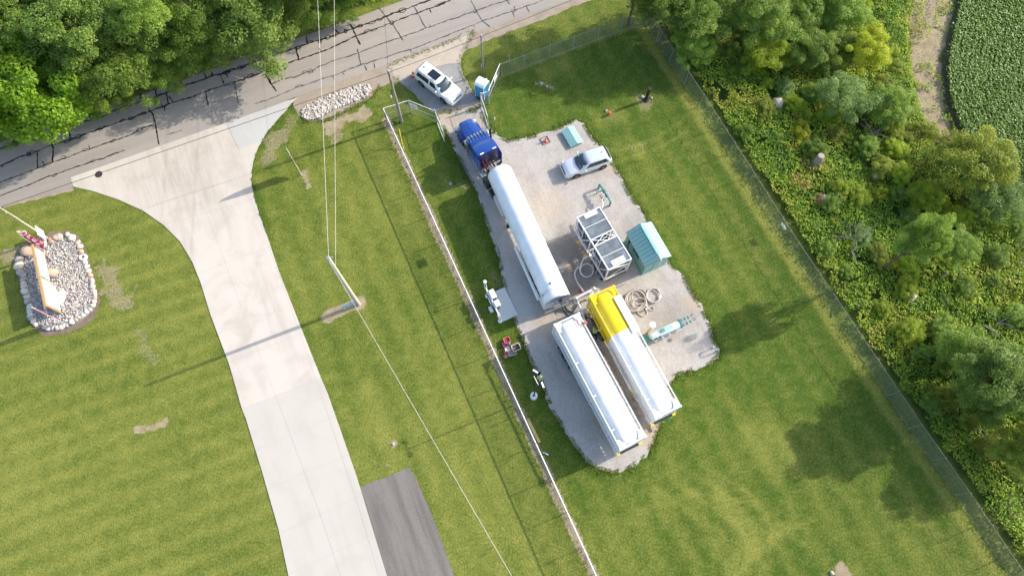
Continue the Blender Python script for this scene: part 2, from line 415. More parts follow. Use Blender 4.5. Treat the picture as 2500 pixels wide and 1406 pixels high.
dirt = np.maximum(dirt, np.clip(k, 0, 1)); floor *= 1 - np.clip(k, 0, 1)
for pts, r in (([(2480, 1230), (2500, 1290)], 1.2), ([(2495, 560), (2510, 640)], 1.0)):
    k = .8 * (1 - sm(dline(X, Y, W(pts)) + (nz - .5) * r * 1.4, r * .5, r * 1.2)); dirt = np.maximum(dirt, k); floor *= 1 - k
far = (np.abs(X) > 66) | (Y > 70) | (Y < -8)
nyy, nxx = X.shape
vv = np.stack([X.ravel(), Y.ravel(), np.zeros(X.size)], 1)
ii = np.arange(nyy * nxx).reshape(nyy, nxx)
ff = np.stack([ii[:-1, :-1], ii[:-1, 1:], ii[1:, 1:], ii[1:, :-1]], -1).reshape(-1, 4)

m, t, p = nodes('lawn_grass')
ca = t.nodes.new('ShaderNodeAttribute'); ca.attribute_name = 'mask'
sep = t.nodes.new('ShaderNodeSeparateColor'); t.links.new(ca.outputs['Color'], sep.inputs[0])
g = gpos(t)
mpo = aniso(t, g, -66, .55, 1.2)
n1 = noise(t, 5.5, 6, .7, g); n2 = noise(t, 1.3, 5, .62, g); n3 = noise(t, 9, 3, .7, mpo); n4 = noise(t, 22, 3, .6, g)
dr_ = mth(t, 'ADD', sep.outputs[1], mth(t, 'ADD', mth(t, 'MULTIPLY', mth(t, 'SUBTRACT', n1, .5), 2.3), mth(t, 'MULTIPLY', mth(t, 'SUBTRACT', n2, .5), 1.3)))
c = mixc(t, ramp(t, dr_, -.1, 1.05, False), (.072, .144, .014), (.375, .378, .084))
c = mixc(t, ramp(t, n3, .40, .80), c, (.11, .165, .016))
n5 = noise(t, 8.5, 2, .8, mpo); c = mixc(t, mth(t, 'MULTIPLY', ramp(t, n5, .50, .68), .55), c, (.032, .078, .006))
c = mixc(t, ramp(t, n1, .58, .72), c, mixc(t, .55, c, (.30, .26, .085)))
c = mixc(t, ramp(t, n4, .56, .75), c, mixc(t, .6, c, (.020, .048, .005)))
dsoil = mixc(t, ramp(t, n2, .3, .7), (.58, .46, .32), (.44, .34, .225))
dsoil = mixc(t, ramp(t, n4, .5, .8), dsoil, (.27, .21, .14))
df = mth(t, 'ADD', sep.outputs[0], mth(t, 'MULTIPLY', mth(t, 'SUBTRACT', n1, .5), 1.1))
c = mixc(t, ramp(t, df, .34, .85), c, mixc(t, .12, dsoil, c))
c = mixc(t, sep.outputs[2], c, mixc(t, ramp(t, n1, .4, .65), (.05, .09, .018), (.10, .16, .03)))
t.links.new(c, p.inputs['Base Color']); p.inputs['Roughness'].default_value = .85; p.inputs['Specular IOR Level'].default_value = .15
hb = mth(t, 'ADD', mth(t, 'MULTIPLY', n1, .7), mth(t, 'MULTIPLY', n4, .5))
bump(t, p, hb, 1.0, .20)
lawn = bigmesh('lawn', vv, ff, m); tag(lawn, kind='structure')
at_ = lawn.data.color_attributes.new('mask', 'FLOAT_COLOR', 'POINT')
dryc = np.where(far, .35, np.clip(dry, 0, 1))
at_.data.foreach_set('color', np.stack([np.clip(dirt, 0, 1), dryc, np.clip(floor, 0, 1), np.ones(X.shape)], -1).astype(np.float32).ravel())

def ragged(poly, amp, step=.35, seed=0, fs=1.3):
    """subdivide a world polygon and wobble its outline like a grown-over edge"""
    out = []
    for i in range(len(poly)):
        a, b = Vector(poly[i]).to_2d(), Vector(poly[(i + 1) % len(poly)]).to_2d()
        n = max(1, int((b - a).length / step))
        for k in range(n):
            q = a.lerp(b, k / n)
            o = mnoise.noise_vector((q.x * fs, q.y * fs, seed)) + .6 * mnoise.noise_vector((q.x * fs * 3, q.y * fs * 3, seed + 5))
            out.append((q.x + o.x * amp, q.y + o.y * amp))
    return out
def flat(name, poly, z, mat, thick=.0):
    bm = bmesh.new(); vs = [bm.verts.new((q[0], q[1], z)) for q in poly]
    f = bm.faces.new(vs); f.normal_update()
    if f.normal.z < 0: f.normal_flip()
    if thick:
        r = bmesh.ops.extrude_face_region(bm, geom=[f])
        bmesh.ops.translate(bm, verts=[e for e in r['geom'] if isinstance(e, bmesh.types.BMVert)], vec=(0, 0, thick))
    bmesh.ops.triangulate(bm, faces=bm.faces[:]); bmesh.ops.recalc_face_normals(bm, faces=bm.faces[:])
    me = bpy.data.meshes.new(name); bm.to_mesh(me); bm.free(); me.materials.append(mat)
    o = bpy.data.objects.new(name, me); col.objects.link(o); return tag(o, kind='structure')
def blob(t, g, c, r, soft):
    v = t.nodes.new('ShaderNodeVectorMath'); v.operation = 'DISTANCE'; t.links.new(g, v.inputs[0]); v.inputs[1].default_value = (c[0], c[1], 0)
    d = mth(t, 'ADD', v.outputs['Value'], mth(t, 'MULTIPLY', mth(t, 'SUBTRACT', noise(t, .9, 4, .6, g), .5), r * 1.2))
    return mth(t, 'SUBTRACT', 1, ramp(t, d, r * (1 - soft), r * (1 + soft)))

# road
m, t, p = nodes('old_asphalt'); g = gpos(t)
mpo = aniso(t, g, 21.5, .12, 1.6)
c = mixc(t, ramp(t, noise(t, .35, 5, .6, mpo), .35, .7), (.38, .335, .29), (.305, .27, .235))
c = mixc(t, ramp(t, noise(t, .5, 4, .6, g), .45, .75), c, (.33, .30, .27))
c = mixc(t, ramp(t, noise(t, 24, 3, .7, g), .45, .72), c, mixc(t, .45, c, (.18, .165, .15)))
c = mixc(t, ramp(t, noise(t, 17, 2, .6, g), .62, .74), c, (.48, .45, .41))
t.links.new(c, p.inputs['Base Color']); p.inputs['Roughness'].default_value = .85; p.inputs['Specular IOR Level'].default_value = .3
bump(t, p, noise(t, 40, 3, .6, g), .3, .02)
ASPH = m
RN = [(-500, 508), (-200, 410), (0, 349), (278, 253), (410, 211), (608, 134), (800, 69), (985, 2), (1120, -48), (1500, -190)]
RS = [(1860, -170), (1560, -62), (1384, 5), (1250, 50), (1150, 84), (1040, 122), (900, 175), (727, 236), (600, 283), (430, 345), (174, 436), (178, 458), (0, 500), (-200, 556), (-500, 650)]
road = flat('road', ragged(W(RN + RS), .05, .8, 2), .02, ASPH)
# gravel shoulders
m, t, p = nodes('shoulder_dirt'); g = gpos(t)
c = mixc(t, ramp(t, noise(t, .8, 5, .65, g), .35, .7), (.36, .29, .215), (.27, .215, .165))
c = mixc(t, ramp(t, noise(t, 16, 3, .7, g), .5, .7), c, (.46, .40, .33))
c = mixc(t, ramp(t, noise(t, 14, 3, .7, g), .55, .75), c, (.15, .12, .09))
t.links.new(c, p.inputs['Base Color']); p.inputs['Roughness'].default_value = .95; bump(t, p, noise(t, 16, 4, .7, g), .6, .05)
SHOULD = m
SH = [(720, 238), (900, 172), (1040, 120), (1150, 82), (1250, 48), (1384, 3), (1560, -64), (1600, -40), (1420, 10), (1300, 58), (1200, 95), (1130, 130), (1060, 175), (985, 195), (925, 213), (905, 240), (860, 262), (800, 290), (750, 298), (728, 280), (715, 256)]
flat('gravel_shoulder', ragged(W(SH), .22, .4, 4), .012, SHOULD)
flat('left_shoulder', ragged(W([(178, 452), (180, 466), (90, 487), (0, 508), (-200, 566), (-200, 552), (0, 497)]), .15, .4, 6), .010, SHOULD)
# gravel yard
m, t, p = nodes('limestone_gravel'); g = gpos(t)
n_a = noise(t, .5, 5, .6, g); n_b = noise(t, 13, 3, .75, g); n_c = noise(t, 21, 2, .7, g); n_d = noise(t, 3.2, 5, .7, g)
c = mixc(t, ramp(t, n_a, .35, .7), (.495, .46, .415), (.40, .365, .325))
c = mixc(t, ramp(t, n_d, .48, .75), c, (.40, .34, .285)); c = mixc(t, mth(t, 'MULTIPLY', ramp(t, noise(t, .8, 4, .6, aniso(t, g, -66, .16, 1.1)), .5, .68), .6), c, (.36, .315, .27))
c = mixc(t, ramp(t, n_b, .5, .70), c, (.64, .61, .57))
c = mixc(t, ramp(t, n_c, .54, .68), c, (.21, .185, .165))
for uv, r, s in (((1395, 610), 2.0, .75), ((1420, 680), 1.6, .7), ((1380, 735), 1.5, .55), ((1640, 770), 2.2, .25), ((1440, 860), 2.0, .35), ((1560, 560), 1.5, .3), ((1340, 700), 1.2, .4)):  # dark blobs: wet gravel and the vaporizer's shadow, both painted into the colour
    bl = mth(t, 'MULTIPLY', blob(t, g, at(*uv), r, .6), s)
    c = mixc(t, bl, c, mixc(t, .75, c, (.10, .09, .085)))
for uv, r, s in (((1590, 1060), 1.2, .9), ((1480, 900), .9, .5), ((1690, 740), 1.0, .5), ((1340, 500), 1.6, .35), ((1500, 410), .8, .5), ((1340, 790), 1.5, .45), ((1100, 300), 1.5, .5)):
    bl = mth(t, 'MULTIPLY', blob(t, g, at(*uv), r, .5), s)
    c = mixc(t, bl, c, mixc(t, .7, c, (.48, .36, .22)))
for uv, r, s in (((1265, 735), 1.6, .5),):
    bl = mth(t, 'MULTIPLY', blob(t, g, at(*uv), r, .5), s)
    c = mixc(t, bl, c, (.50, .50, .49))
t.links.new(c, p.inputs['Base Color']); p.inputs['Roughness'].default_value = .95; p.inputs['Specular IOR Level'].default_value = .2
bump(t, p, mth(t, 'ADD', n_b, mth(t, 'MULTIPLY', n_c, .6)), .7, .05)
GRAV = m
flat('gravel_yard', ragged(W(PAD), .15, .12, 9, 1.9), .016, GRAV)
m, t, p = nodes('worn_entry_gravel'); g = gpos(t)
c = mixc(t, ramp(t, noise(t, .7, 5, .65, g), .35, .7), (.50, .42, .33), (.41, .345, .275)); c = mixc(t, ramp(t, noise(t, 15, 3, .7, g), .5, .7), c, (.56, .50, .43)); c = mixc(t, ramp(t, noise(t, 19, 3, .7, g), .56, .74), c, (.22, .19, .15))
t.links.new(c, p.inputs['Base Color']); p.inputs['Roughness'].default_value = .95; bump(t, p, noise(t, 14, 4, .7, g), .6, .05)
flat('gravel_entrance', ragged(W(ENTRY), .22, .35, 11), .014, m)
m, t, p = nodes('grey_slag_gravel'); g = gpos(t)
c = mixc(t, ramp(t, noise(t, .9, 5, .65, g), .35, .7), (.30, .295, .29), (.25, .24, .23)); c = mixc(t, ramp(t, noise(t, 15, 3, .7, g), .5, .7), c, (.38, .375, .37)); c = mixc(t, ramp(t, noise(t, 19, 3, .7, g), .56, .74), c, (.14, .135, .13))
t.links.new(c, p.inputs['Base Color']); p.inputs['Roughness'].default_value = .95; bump(t, p, noise(t, 14, 4, .7, g), .6, .05)
flat('grey_gravel_patch', ragged(W([(975, 200), (995, 186), (1020, 176), (1050, 168), (1085, 158), (1119, 156), (1127, 180), (1150, 222), (1167, 246), (1115, 264), (1088, 259), (1060, 268), (1038, 259), (1012, 232)]), .15, .25, 14), .020, m)
# concrete driveway in three pours
def concrete(name, a, b):
    m, t, p = nodes(name); g = gpos(t)
    mpo = aniso(t, g, -66.0, .13, .9)
    c = mixc(t, ramp(t, noise(t, .6, 6, .62, mpo, .35), .46, .80), a, b)
    c = mixc(t, mth(t, 'MULTIPLY', ramp(t, noise(t, .35, 5, .6, g, .6), .45, .7), .7), c, b)
    c = mixc(t, mth(t, 'MULTIPLY', blob(t, g, at(430, 420), 5.5, .9), .35), c, mixc(t, ramp(t, noise(t, 1.6, 5, .6, mpo, 1.0), .4, .6), b, (.30, .25, .20)))
    c = mixc(t, ramp(t, noise(t, 26, 3, .6, g), .55, .8), c, mixc(t, .3, c, (.40, .36, .31)))
    t.links.new(c, p.inputs['Base Color']); p.inputs['Roughness'].default_value = .9; p.inputs['Specular IOR Level'].default_value = .25
    bump(t, p, noise(t, 50, 3, .6, g), .15, .01)
    return m
CONC = concrete('pale_concrete', (.575, .52, .45), (.455, .405, .34))
CONC2 = concrete('grey_concrete', (.525, .48, .42), (.47, .43, .37))
CONC3 = concrete('fresh_concrete', (.50, .485, .455), (.44, .425, .40))
cut = 2
def split_side(side, v):
    for i in range(len(side) - 1):
        if side[i][1] <= v <= side[i + 1][1]: return i
lu = [q for q in DRIVE_L if q[1] < 998]; ld = [q for q in DRIVE_L if q[1] >= 998]
ru = [q for q in DRIVE_R if q[1] < 923]; rd = [q for q in DRIVE_R if q[1] >= 923]
up_poly = lu + [(591, 998), (784, 923)] + ru[::-1]
lo_poly = [(591, 998)] + ld + rd[::-1] + [(784, 923)]
flat('driveway', W(up_poly), -.06, CONC, .105)
flat('driveway_lower', W(lo_poly), -.06, CONC2, .103)
flat('driveway_corner_slab', W([(553, 302), (700, 247), (722, 243), (690, 280), (656, 319), (640, 346), (583, 366)]), .049, CONC3)
jm = MB()
def side_x(side, v): return float(np.interp(v, [q[1] for q in side[1:]], [q[0] for q in side[1:]]))
jl = [[(side_x(DRIVE_L, v) + 2, v), (side_x(DRIVE_R, v - o) - 2, v - o)] for v, o in ((548, 62), (668, 66), (765, 68), (885, 72), (1096, 80), (1193, 84), (1300, 92), (1400, 98))] + [[(591, 998), (783, 923)], [(553, 302), (583, 366), (617, 500), (700, 720), (790, 980), (880, 1250), (935, 1440)], [(430, 348), (520, 560), (600, 780), (690, 1010), (780, 1250), (840, 1430)]]
for q in jl:
    for a, b in zip(q, q[1:]):
        a, b = at(*a, .047), at(*b, .047)
        if (a - b).length > .2: jm.bar(a, b, .022, .004)
tag(jm.build('expansion_joint', JOINT, None, 0), kind='structure')
# dark asphalt drive at the bottom
m, t, p = nodes('millings_asphalt'); g = gpos(t)
mpo = aniso(t, g, -67.0, .1, 1.0)
c = mixc(t, ramp(t, noise(t, 1.1, 5, .6, mpo), .4, .65), (.22, .195, .175), (.155, .137, .122))
c = mixc(t, ramp(t, noise(t, 22, 2, .6, g), .62, .72), c, (.30, .275, .25))
c = mixc(t, ramp(t, noise(t, 20, 3, .7, g), .5, .75), c, (.08, .07, .065))
t.links.new(c, p.inputs['Base Color']); p.inputs['Roughness'].default_value = .9; bump(t, p, noise(t, 20, 3, .7, g), .5, .03)
flat('asphalt_drive', ragged(W([(877, 1190), (1000, 1140), (1016, 1168), (1060, 1270), (1110, 1406), (1140, 1490), (978, 1490), (945, 1406)]), .05, .3, 3, 2.5), .018, m)

# tar sealant in the road's cracks
def wob(pts, amp, step=.25, seed=0):
    pts = [Vector((q[0], q[1], 0)) for q in pts]; out = []
    for a, b in zip(pts, pts[1:]):
        n = max(1, int((b - a).length / step))
        for k in range(n):
            q = a.lerp(b, k / n); o = mnoise.noise_vector((q.x * 1.6, q.y * 1.6, seed)) + .5 * mnoise.noise_vector((q.x * 5, q.y * 5, seed))
            out.append(Vector((q.x + o.x * amp, q.y + o.y * amp, 0)))
    return out + [pts[-1]]
def ribbon(mb, pts, wd, z):
    L = []
    for i, q in enumerate(pts):
        d = (pts[min(i + 1, len(pts) - 1)] - pts[max(0, i - 1)])
        if d.length < 1e-6: d = Vector((1, 0, 0))
        nrm = Vector((-d.y, d.x, 0)).normalized(); ww = wd * random.uniform(.45, 1.75) / 2
        L += [(q.x + nrm.x * ww, q.y + nrm.y * ww, z), (q.x - nrm.x * ww, q.y - nrm.y * ww, z)]
    mb.add(L, [(2 * i, 2 * i + 1, 2 * i + 3, 2 * i + 2) for i in range(len(pts) - 1)])
def c1(l): return [(x / 3.125, y / 3.125) for x, y in l]
def c2_(l): return [(640 + x * .21333, 120 + y * .21333) for x, y in l]
def c3(l): return [(1150 + x * .24184, y * .24184) for x, y in l]
L1 = c1([(-200, 1215), (0, 1140), (160, 1082), (240, 1080), (330, 1040), (380, 1045), (430, 1000), (530, 970), (650, 930), (780, 890), (880, 840), (1000, 800), (1100, 770), (1200, 740), (1300, 695), (1400, 650), (1500, 630), (1600, 590), (1700, 560), (1800, 530), (1900, 495), (2000, 460), (2100, 420), (2200, 385), (2350, 335), (2500, 290)]) + [(870, 68), (950, 38), (1040, 5), (1100, -20)]
L2 = c1([(-200, 1340), (0, 1270), (150, 1200), (300, 1150), (400, 1110), (540, 1065), (750, 990), (900, 940), (1150, 850), (1290, 795), (1450, 745), (1560, 705), (1720, 650), (1900, 590)]) + c2_([(0, 265), (130, 220), (310, 155), (420, 125), (650, 45), (770, 0)]) + [(870, 88), (960, 55), (1080, 10), (1130, -10)]
L3a = c1([(-200, 1455), (0, 1390), (150, 1340), (290, 1280), (430, 1230), (600, 1170), (850, 1080), (1000, 1030), (1120, 965), (1190, 960)])
L3b = c2_([(100, 405), (250, 350), (330, 320), (370, 330), (480, 280), (600, 235), (700, 185), (850, 130), (980, 85), (1090, 50), (1220, 0)]) + c3([(-200, 200), (0, 130), (80, 105), (230, 50), (360, 10), (450, -20)])
L4a = c1([(0, 1500), (230, 1406), (340, 1360), (570, 1280), (760, 1215), (950, 1150)])
L4c = c1([(1270, 1030), (1390, 995)])
L4b = c1([(1950, 795), (2110, 740)]) + c2_([(170, 545), (380, 450), (560, 390), (700, 340), (780, 320), (900, 270), (1100, 195), (1270, 140), (1450, 90), (1550, 45), (1700, 10)]) + c3([(-90, 300), (0, 265), (110, 220), (300, 155), (420, 115), (560, 70), (740, 0), (800, -20)])
dark = MB(); fad = MB(); Z = .026
random.seed(3)
for i, (L, wd, mb) in enumerate(((L1, .145, dark), (L2, .125, dark), (L3a, .09, dark), (L3b, .10, fad), (L4a, .09, dark), (L4b, .09, fad), (L4c, .07, fad))):
    ribbon(mb, wob(W(L), .10, .22, i), wd, Z + i * .0006)
    P_ = wob(W(L), .10, .22, i)
    for k in range(6, len(P_) - 6, 1):
        if random.random() < (.085 if i < 2 else .03):      # stray loops and tails of the sealing wand
            q = P_[k]; d = (P_[k + 3] - q).normalized(); nrm = Vector((-d.y, d.x, 0)); s = random.choice((-1, 1)); l = random.uniform(.3, .9); h = random.uniform(.12, .3)
            lp = [q + d * (l * .5 * (1 - math.cos(a))) + nrm * s * h * math.sin(a) for a in np.linspace(0, math.pi * random.choice((1, 1.9)), 14)]
            ribbon(mb, lp, wd * .6, Z + .005 + (k % 9) * .0004)
        elif random.random() < (.05 if i < 2 else .02):
            q = P_[k]; d = (P_[k + 3] - q).normalized(); nrm = Vector((-d.y, d.x, 0)) * random.choice((-1, 1)) + d * random.uniform(-.4, .4)
            ribbon(mb, wob([q, q + nrm * random.uniform(.3, 1.0)], .05, .15, k), wd * .65, Z + .009 + (k % 7) * .0004)
for q, mb in ((c1([(380, 1045), (405, 1110), (405, 1240)]), dark), (c1([(285, 1165), (290, 1280)]), dark), (c1([(520, 975), (545, 1065)]), dark), (c1([(1130, 770), (1140, 850), (1165, 870), (1190, 960), (1215, 1105)]), dark), (c1([(1270, 700), (1285, 795)]), dark), (c1([(1185, 690), (1200, 745)]), dark), (c1([(1275, 650), (1290, 700)]), dark), (c1([(1070, 720), (1085, 770)]), dark), (c1([(1680, 565), (1710, 645)]), dark), (c1([(1575, 705), (1590, 805)]), dark), (c1([(1790, 640), (1805, 710), (1820, 800)]), fad), (c1([(2025, 460), (2040, 545), (2065, 640), (2110, 700)]), dark), (c1([(1975, 420), (1990, 460)]), dark), (c1([(2335, 275), (2345, 335)]), dark), (c1([(2260, 370), (2280, 450)]), dark), (c1([(1380, 620), (1400, 660)]), dark), (c2_([(390, 0), (420, 120)]), dark), (c2_([(40, 285), (100, 400)]), dark), (c2_([(1095, 0), (1130, 180)]), fad), (c2_([(1275, 160), (1290, 225)]), fad), (c2_([(1170, 190), (1200, 250)]), fad), (c3([(0, 0), (40, 90), (110, 215), (190, 275)]), fad), (c3([(355, 0), (390, 50)]), fad), (c3([(420, 115), (440, 180)]), fad), (c3([(560, 70), (590, 130)]), fad), ([(925, 20), (960, 62), (985, 100)], fad), ([(855, 60), (880, 110)], dark), ([(1010, 15), (1040, 70)], fad), (c1([(150, 1040), (165, 1085)]), dark), (c1([(640, 890), (655, 930)]), dark), (c1([(680, 875), (695, 915)]), dark), (c1([(1560, 560), (1575, 600)]), dark), (c1([(1610, 545), (1625, 585)]), dark), (c1([(2095, 520), (2110, 565)]), dark), (c1([(2165, 500), (2175, 545)]), dark)):
    ribbon(mb, wob(W(q), .06, .25, q[0][0]), .11 if mb is dark else .07, Z + .013)
o = dark.build('tar_crack_seal', TAR, None, 0); tag(o, kind='structure')
o = fad.build('faded_crack_seal', TARF, None, 0); tag(o, kind='structure')
mh = thing('manhole_cover', 'round dark cast iron manhole cover set in the concrete apron', 'manhole cover', at(241, 426, .045))
MB().lathe([(.37, 0), (.37, .012), (.30, .012), (.30, .006)], 28).build('lid', MAT_IRON, mh)
mb = MB()
for k in range(5): mb.ob((0, -.2 + k * .1, .01), (.46, .03, .012))
mb.build('tread_rib', MAT_IRON, mh)

# ------------------------------------------------------------------ chain-link fences
m, t, p = nodes('chain_link_mesh')
uv = t.nodes.new('ShaderNodeUVMap'); sx = t.nodes.new('ShaderNodeSeparateXYZ'); t.links.new(uv.outputs[0], sx.inputs[0])
fac = None
for op in ('ADD', 'SUBTRACT'):                     # two crossing families of wires, 6 cm apart
    s = mth(t, op, sx.outputs[0], sx.outputs[1])
    fr_ = mth(t, 'ABSOLUTE', mth(t, 'SUBTRACT', mth(t, 'FRACT', mth(t, 'MULTIPLY', s, 17.0)), .5))
    k = mth(t, 'GREATER_THAN', fr_, .462)
    fac = k if fac is None else mth(t, 'MAXIMUM', fac, k)
p.inputs['Base Color'].default_value = (.40, .41, .39, 1); p.inputs['Metallic'].default_value = .2; p.inputs['Roughness'].default_value = .5
tb = t.nodes.new('ShaderNodeBsdfTransparent'); mx = t.nodes.new('ShaderNodeMixShader')
t.links.new(fac, mx.inputs[0]); t.links.new(tb.outputs[0], mx.inputs[1]); t.links.new(p.outputs[0], mx.inputs[2])
t.links.new(mx.outputs[0], t.nodes['Material Output'].inputs[0])
CHAIN = m
def mesh_panel(pts, z0, z1, parent, name='chain_mesh'):
    me = bpy.data.meshes.new(name); vs = []; fs = []; uvs = []; s = 0
    for i, q in enumerate(pts):
        if i: s += (Vector(q) - Vector(pts[i - 1])).length
        vs += [(q[0], q[1], z0), (q[0], q[1], z1)]; uvs += [(s, z0), (s, z1)]
    fs = [(2 * i, 2 * i + 2, 2 * i + 3, 2 * i + 1) for i in range(len(pts) - 1)]
    me.from_pydata(vs, [], fs); ul = me.uv_layers.new(name='UVMap')
    for l in me.loops: ul.data[l.index].uv = uvs[l.vertex_index]
    me.materials.append(CHAIN); o = bpy.data.objects.new(name, me); col.objects.link(o); o.parent = parent; return o
def fence(label, pts, h=2.1, posts=None, step=3.05, rail=.03, pr=.033, midrail=False, railmat=None, big_ends=True):
    o0 = Vector((pts[0][0], pts[0][1], 0)); t_ = thing('chain_link_fence', label, 'fence', o0)
    L = [Vector((q[0], q[1], 0)) - o0 for q in pts]
    mesh_panel(L, .04, h - .02, t_)
    MB().tube([q + Vector((0, 0, h)) for q in L], rail, 8).build('top_rail', railmat or GALV, t_)
    if midrail: MB().tube([q + Vector((0, 0, h * .5)) for q in L], .022, 6).build('mid_rail', GALV, t_)
    MB().tube([q + Vector((0, 0, .06)) for q in L], .008, 5).build('tension_wire', GALV, t_)
    if posts is None:
        posts = []
        for a, b in zip(L, L[1:]):
            n = max(1, round((b - a).length / step)); posts += [a.lerp(b, k / n) for k in range(n)]
        posts.append(L[-1])
    else: posts = [Vector((q[0], q[1], 0)) - o0 for q in posts]
    for i, q in enumerate(posts):
        r = pr * (1.5 if big_ends and i in (0, len(posts) - 1) else 1)
        MB().lathe([(r, 0), (r, h + .04), (r * 1.25, h + .05), (r * .8, h + .10)], 10).build('post', GALV, t_, loc=q)
    return t_
RAILD = pm('dull_rail', (.30, .28, .25), .6)
RAILW = pm('bright_galvanised_rail', (.78, .79, .80), .4, metal=.1, var=.06)
fl0, fl1 = FENCE_L[0], FENCE_L[2]
fence('long chain link fence with bright white top rail between driveway lawn and gravel yard', [fl0, fl1], 2.1, rail=.045, railmat=RAILW)
# sign boards and a splash board carried by the long fence
def sign_on(parent_label, loc, rz, wd, ht, z, cat='sign', mat=WHITE, lines=3, tilt=0, name='fence_sign', border=None):
    s = thing(name, parent_label, cat, loc, rz)
    MB().box(-.012, .012, -wd / 2, wd / 2, z - ht / 2, z + ht / 2).build('panel', mat, s, 0)
    mb = MB()
    for k in range(lines):
        mb.box(.013, .016, -wd * .36, wd * random.uniform(.2, .36), z + ht * (.28 - k * .22), z + ht * (.28 - k * .22 + .05))
    if lines: mb.build('faint_lettering', MUTEDB, s, 0)
    return s
fdir = (fl1 - fl0).normalized(); fang = math.atan2(fdir.y, fdir.x)
sp = at(1095, 603, 1.4); k = (sp - fl0).dot(fdir)
s = sign_on('small white sign wired to the yard side of the long fence', fl0 + fdir * k + Vector((fdir.y, -fdir.x, 0)) * -.07, fang + math.pi / 2, .85, .55, 1.5, lines=2)
A0 = fl0; A1 = Vector((*at(997, 246, 2.1).to_2d(), 0)); GP = at(1068, 301); GP.z = 0
fence('short chain link fence turning from the long fence towards the gate beside the utility pole', [A0, A1], 2.1, midrail=True, rail=.04, railmat=RAILW)
fence('chain link fence panel with white notice running from its corner to the left gate post', [A1, GP], 2.1, midrail=True, rail=.035, railmat=RAILW, step=5, pr=.04)
gd = (GP - A1).normalized(); ga = math.atan2(gd.y, gd.x)
sign_on('white notice on the fence corner beside the gate and blue truck', A1 + gd * .55 + Vector((gd.y, -gd.x, 0)) * .06, ga - math.pi / 2, .75, .6, 1.5, lines=3)
def gate(label, a, b, h=2.0):
    g_ = thing('gate_leaf', label, 'gate', a); d = b - a; L = d.length; u = d / L; mesh_panel([Vector((0, 0, 0)), d], .12, h - .04, g_)
    mb = MB()
    for z in (.1, h): mb.tube([Vector((0, 0, z)), d + Vector((0, 0, z))], .028, 8)
    mb.tube([(0, 0, .1), (0, 0, h)], .028, 8); mb.tube([d + Vector((0, 0, .1)), d + Vector((0, 0, h))], .028, 8)
    mb.tube([(0, 0, .12), d + Vector((0, 0, h - .02))], .018, 6)
    mb.build('gate_frame', RAILW, g_)
    MB().lathe([(.06, 0), (.06, h + .25), (.02, h + .3)], 12).build('gate_post', GALV, g_, loc=-u * .12)
    MB().box(-.05, .05, -.03, .03, 1.0, 1.2).build('latch', GREYM, g_, loc=u * (L - .05))
    return g_
gate('open left gate leaf swung back beside the blue truck cab', at(1067, 300), at(1086, 348))
gate('open right gate leaf swung back along the grass behind the truck bonnet', at(1176, 262), at(1192, 312))
B0, B1, B2 = at(1178, 259), at(1193, 254), at(1221, 188)
fence('narrow chain link panel joining the right gate post to the fence by the portable toilet', [B0, B1], 2.1, midrail=False, rail=.04, railmat=RAILW, pr=.045)
fence('chain link fence slanting back behind the portable toilet', [B1, B2], 2.1, rail=.035, midrail=True, railmat=RAILW)
sign_on('small pale sign on the fence behind the portable toilet', B1.lerp(B2, .62), math.atan2((B2 - B1).y, (B2 - B1).x) - math.pi / 2, .8, .45, 1.5, lines=0)
tops = [(1221, 188), (1280, 168.5), (1341, 142), (1398.6, 121), (1459, 97), (1515, 77), (1577, 62)]
fence('thin chain link fence across the shaded grass behind the gravel yard', W([tops[0], tops[5], tops[6]]), 2.0, posts=W(tops), rail=.02, railmat=RAILD)
rp = [(1577, 62), (1602, 100), (1634, 153), (1670, 207), (1706, 262), (1742, 318), (1779, 376), (1817, 436), (1855, 496), (1893, 554), (1930, 614), (1974, 679), (2015, 749), (2066, 819), (2116, 892), (2165, 966), (2218, 1044.7), (2273, 1124), (2331.6, 1207), (2382, 1282), (2436, 1364), (2490, 1440)]
fence('long chain link fence between the mown yard and the wild thicket', FENCE_R, 2.1, posts=W(rp), rail=.016, pr=.028, railmat=RAILD)
k = at(1913, 553, 1.5)
sign_on('small blank white plate on the long thicket fence', (k.x, k.y, 0), R(180 + 25), .75, .35, 1.5, lines=0)
for uv, l in (((1243, 155), 'single metal marker post in the grass outside the rear fence'),):
    q = at(*uv); tt = thing('marker_post', l, 'post', q); MB().lathe([(.04, 0), (.04, 1.25), (.03, 1.3)], 10).build('shaft', GALV, tt); MB().lathe([(.045, 1.18), (.045, 1.3), (.02, 1.33)], 10).build('cap', OFFW, tt)

# ------------------------------------------------------------------ utility poles and cables
def pole(label, base, h, r0, r1, mat, extra=None):
    o = thing('utility_pole', label, 'utility pole', base)
    n = 9; MB().tube([(mnoise.noise((k, base.x, 0)) * .02, mnoise.noise((k, 3, base.y)) * .02, h * k / (n - 1)) for k in range(n)], [r0 + (r1 - r0) * k / (n - 1) for k in range(n)], 14).build('shaft', mat, o)
    MB().lathe([(r1 * 1.08, h - .05), (r1 * 1.08, h + .01), (r1 * .3, h + .05)], 14).build('pole_cap', GALV, o)
    for z, a in ((h - .25, .5), (h - .9, -1.2)):
        mb = MB(); mb.ob((math.cos(a) * (r1 + .08), math.sin(a) * (r1 + .08), z), (.16, .07, .07), a); mb.ob((math.cos(a) * (r1 + .17), math.sin(a) * (r1 + .17), z), (.05, .12, .12), a)
        mb.build('cable_bracket', GALV, o)
    return o
PA = at(876, 743); PB = at(981, 298); PC = at(1180, 180); PD = at(115, 581)
pa = pole('tall pale wooden utility pole standing in a bare patch of the lawn beside the driveway', PA, 11.3, .19, .14, WOODL)
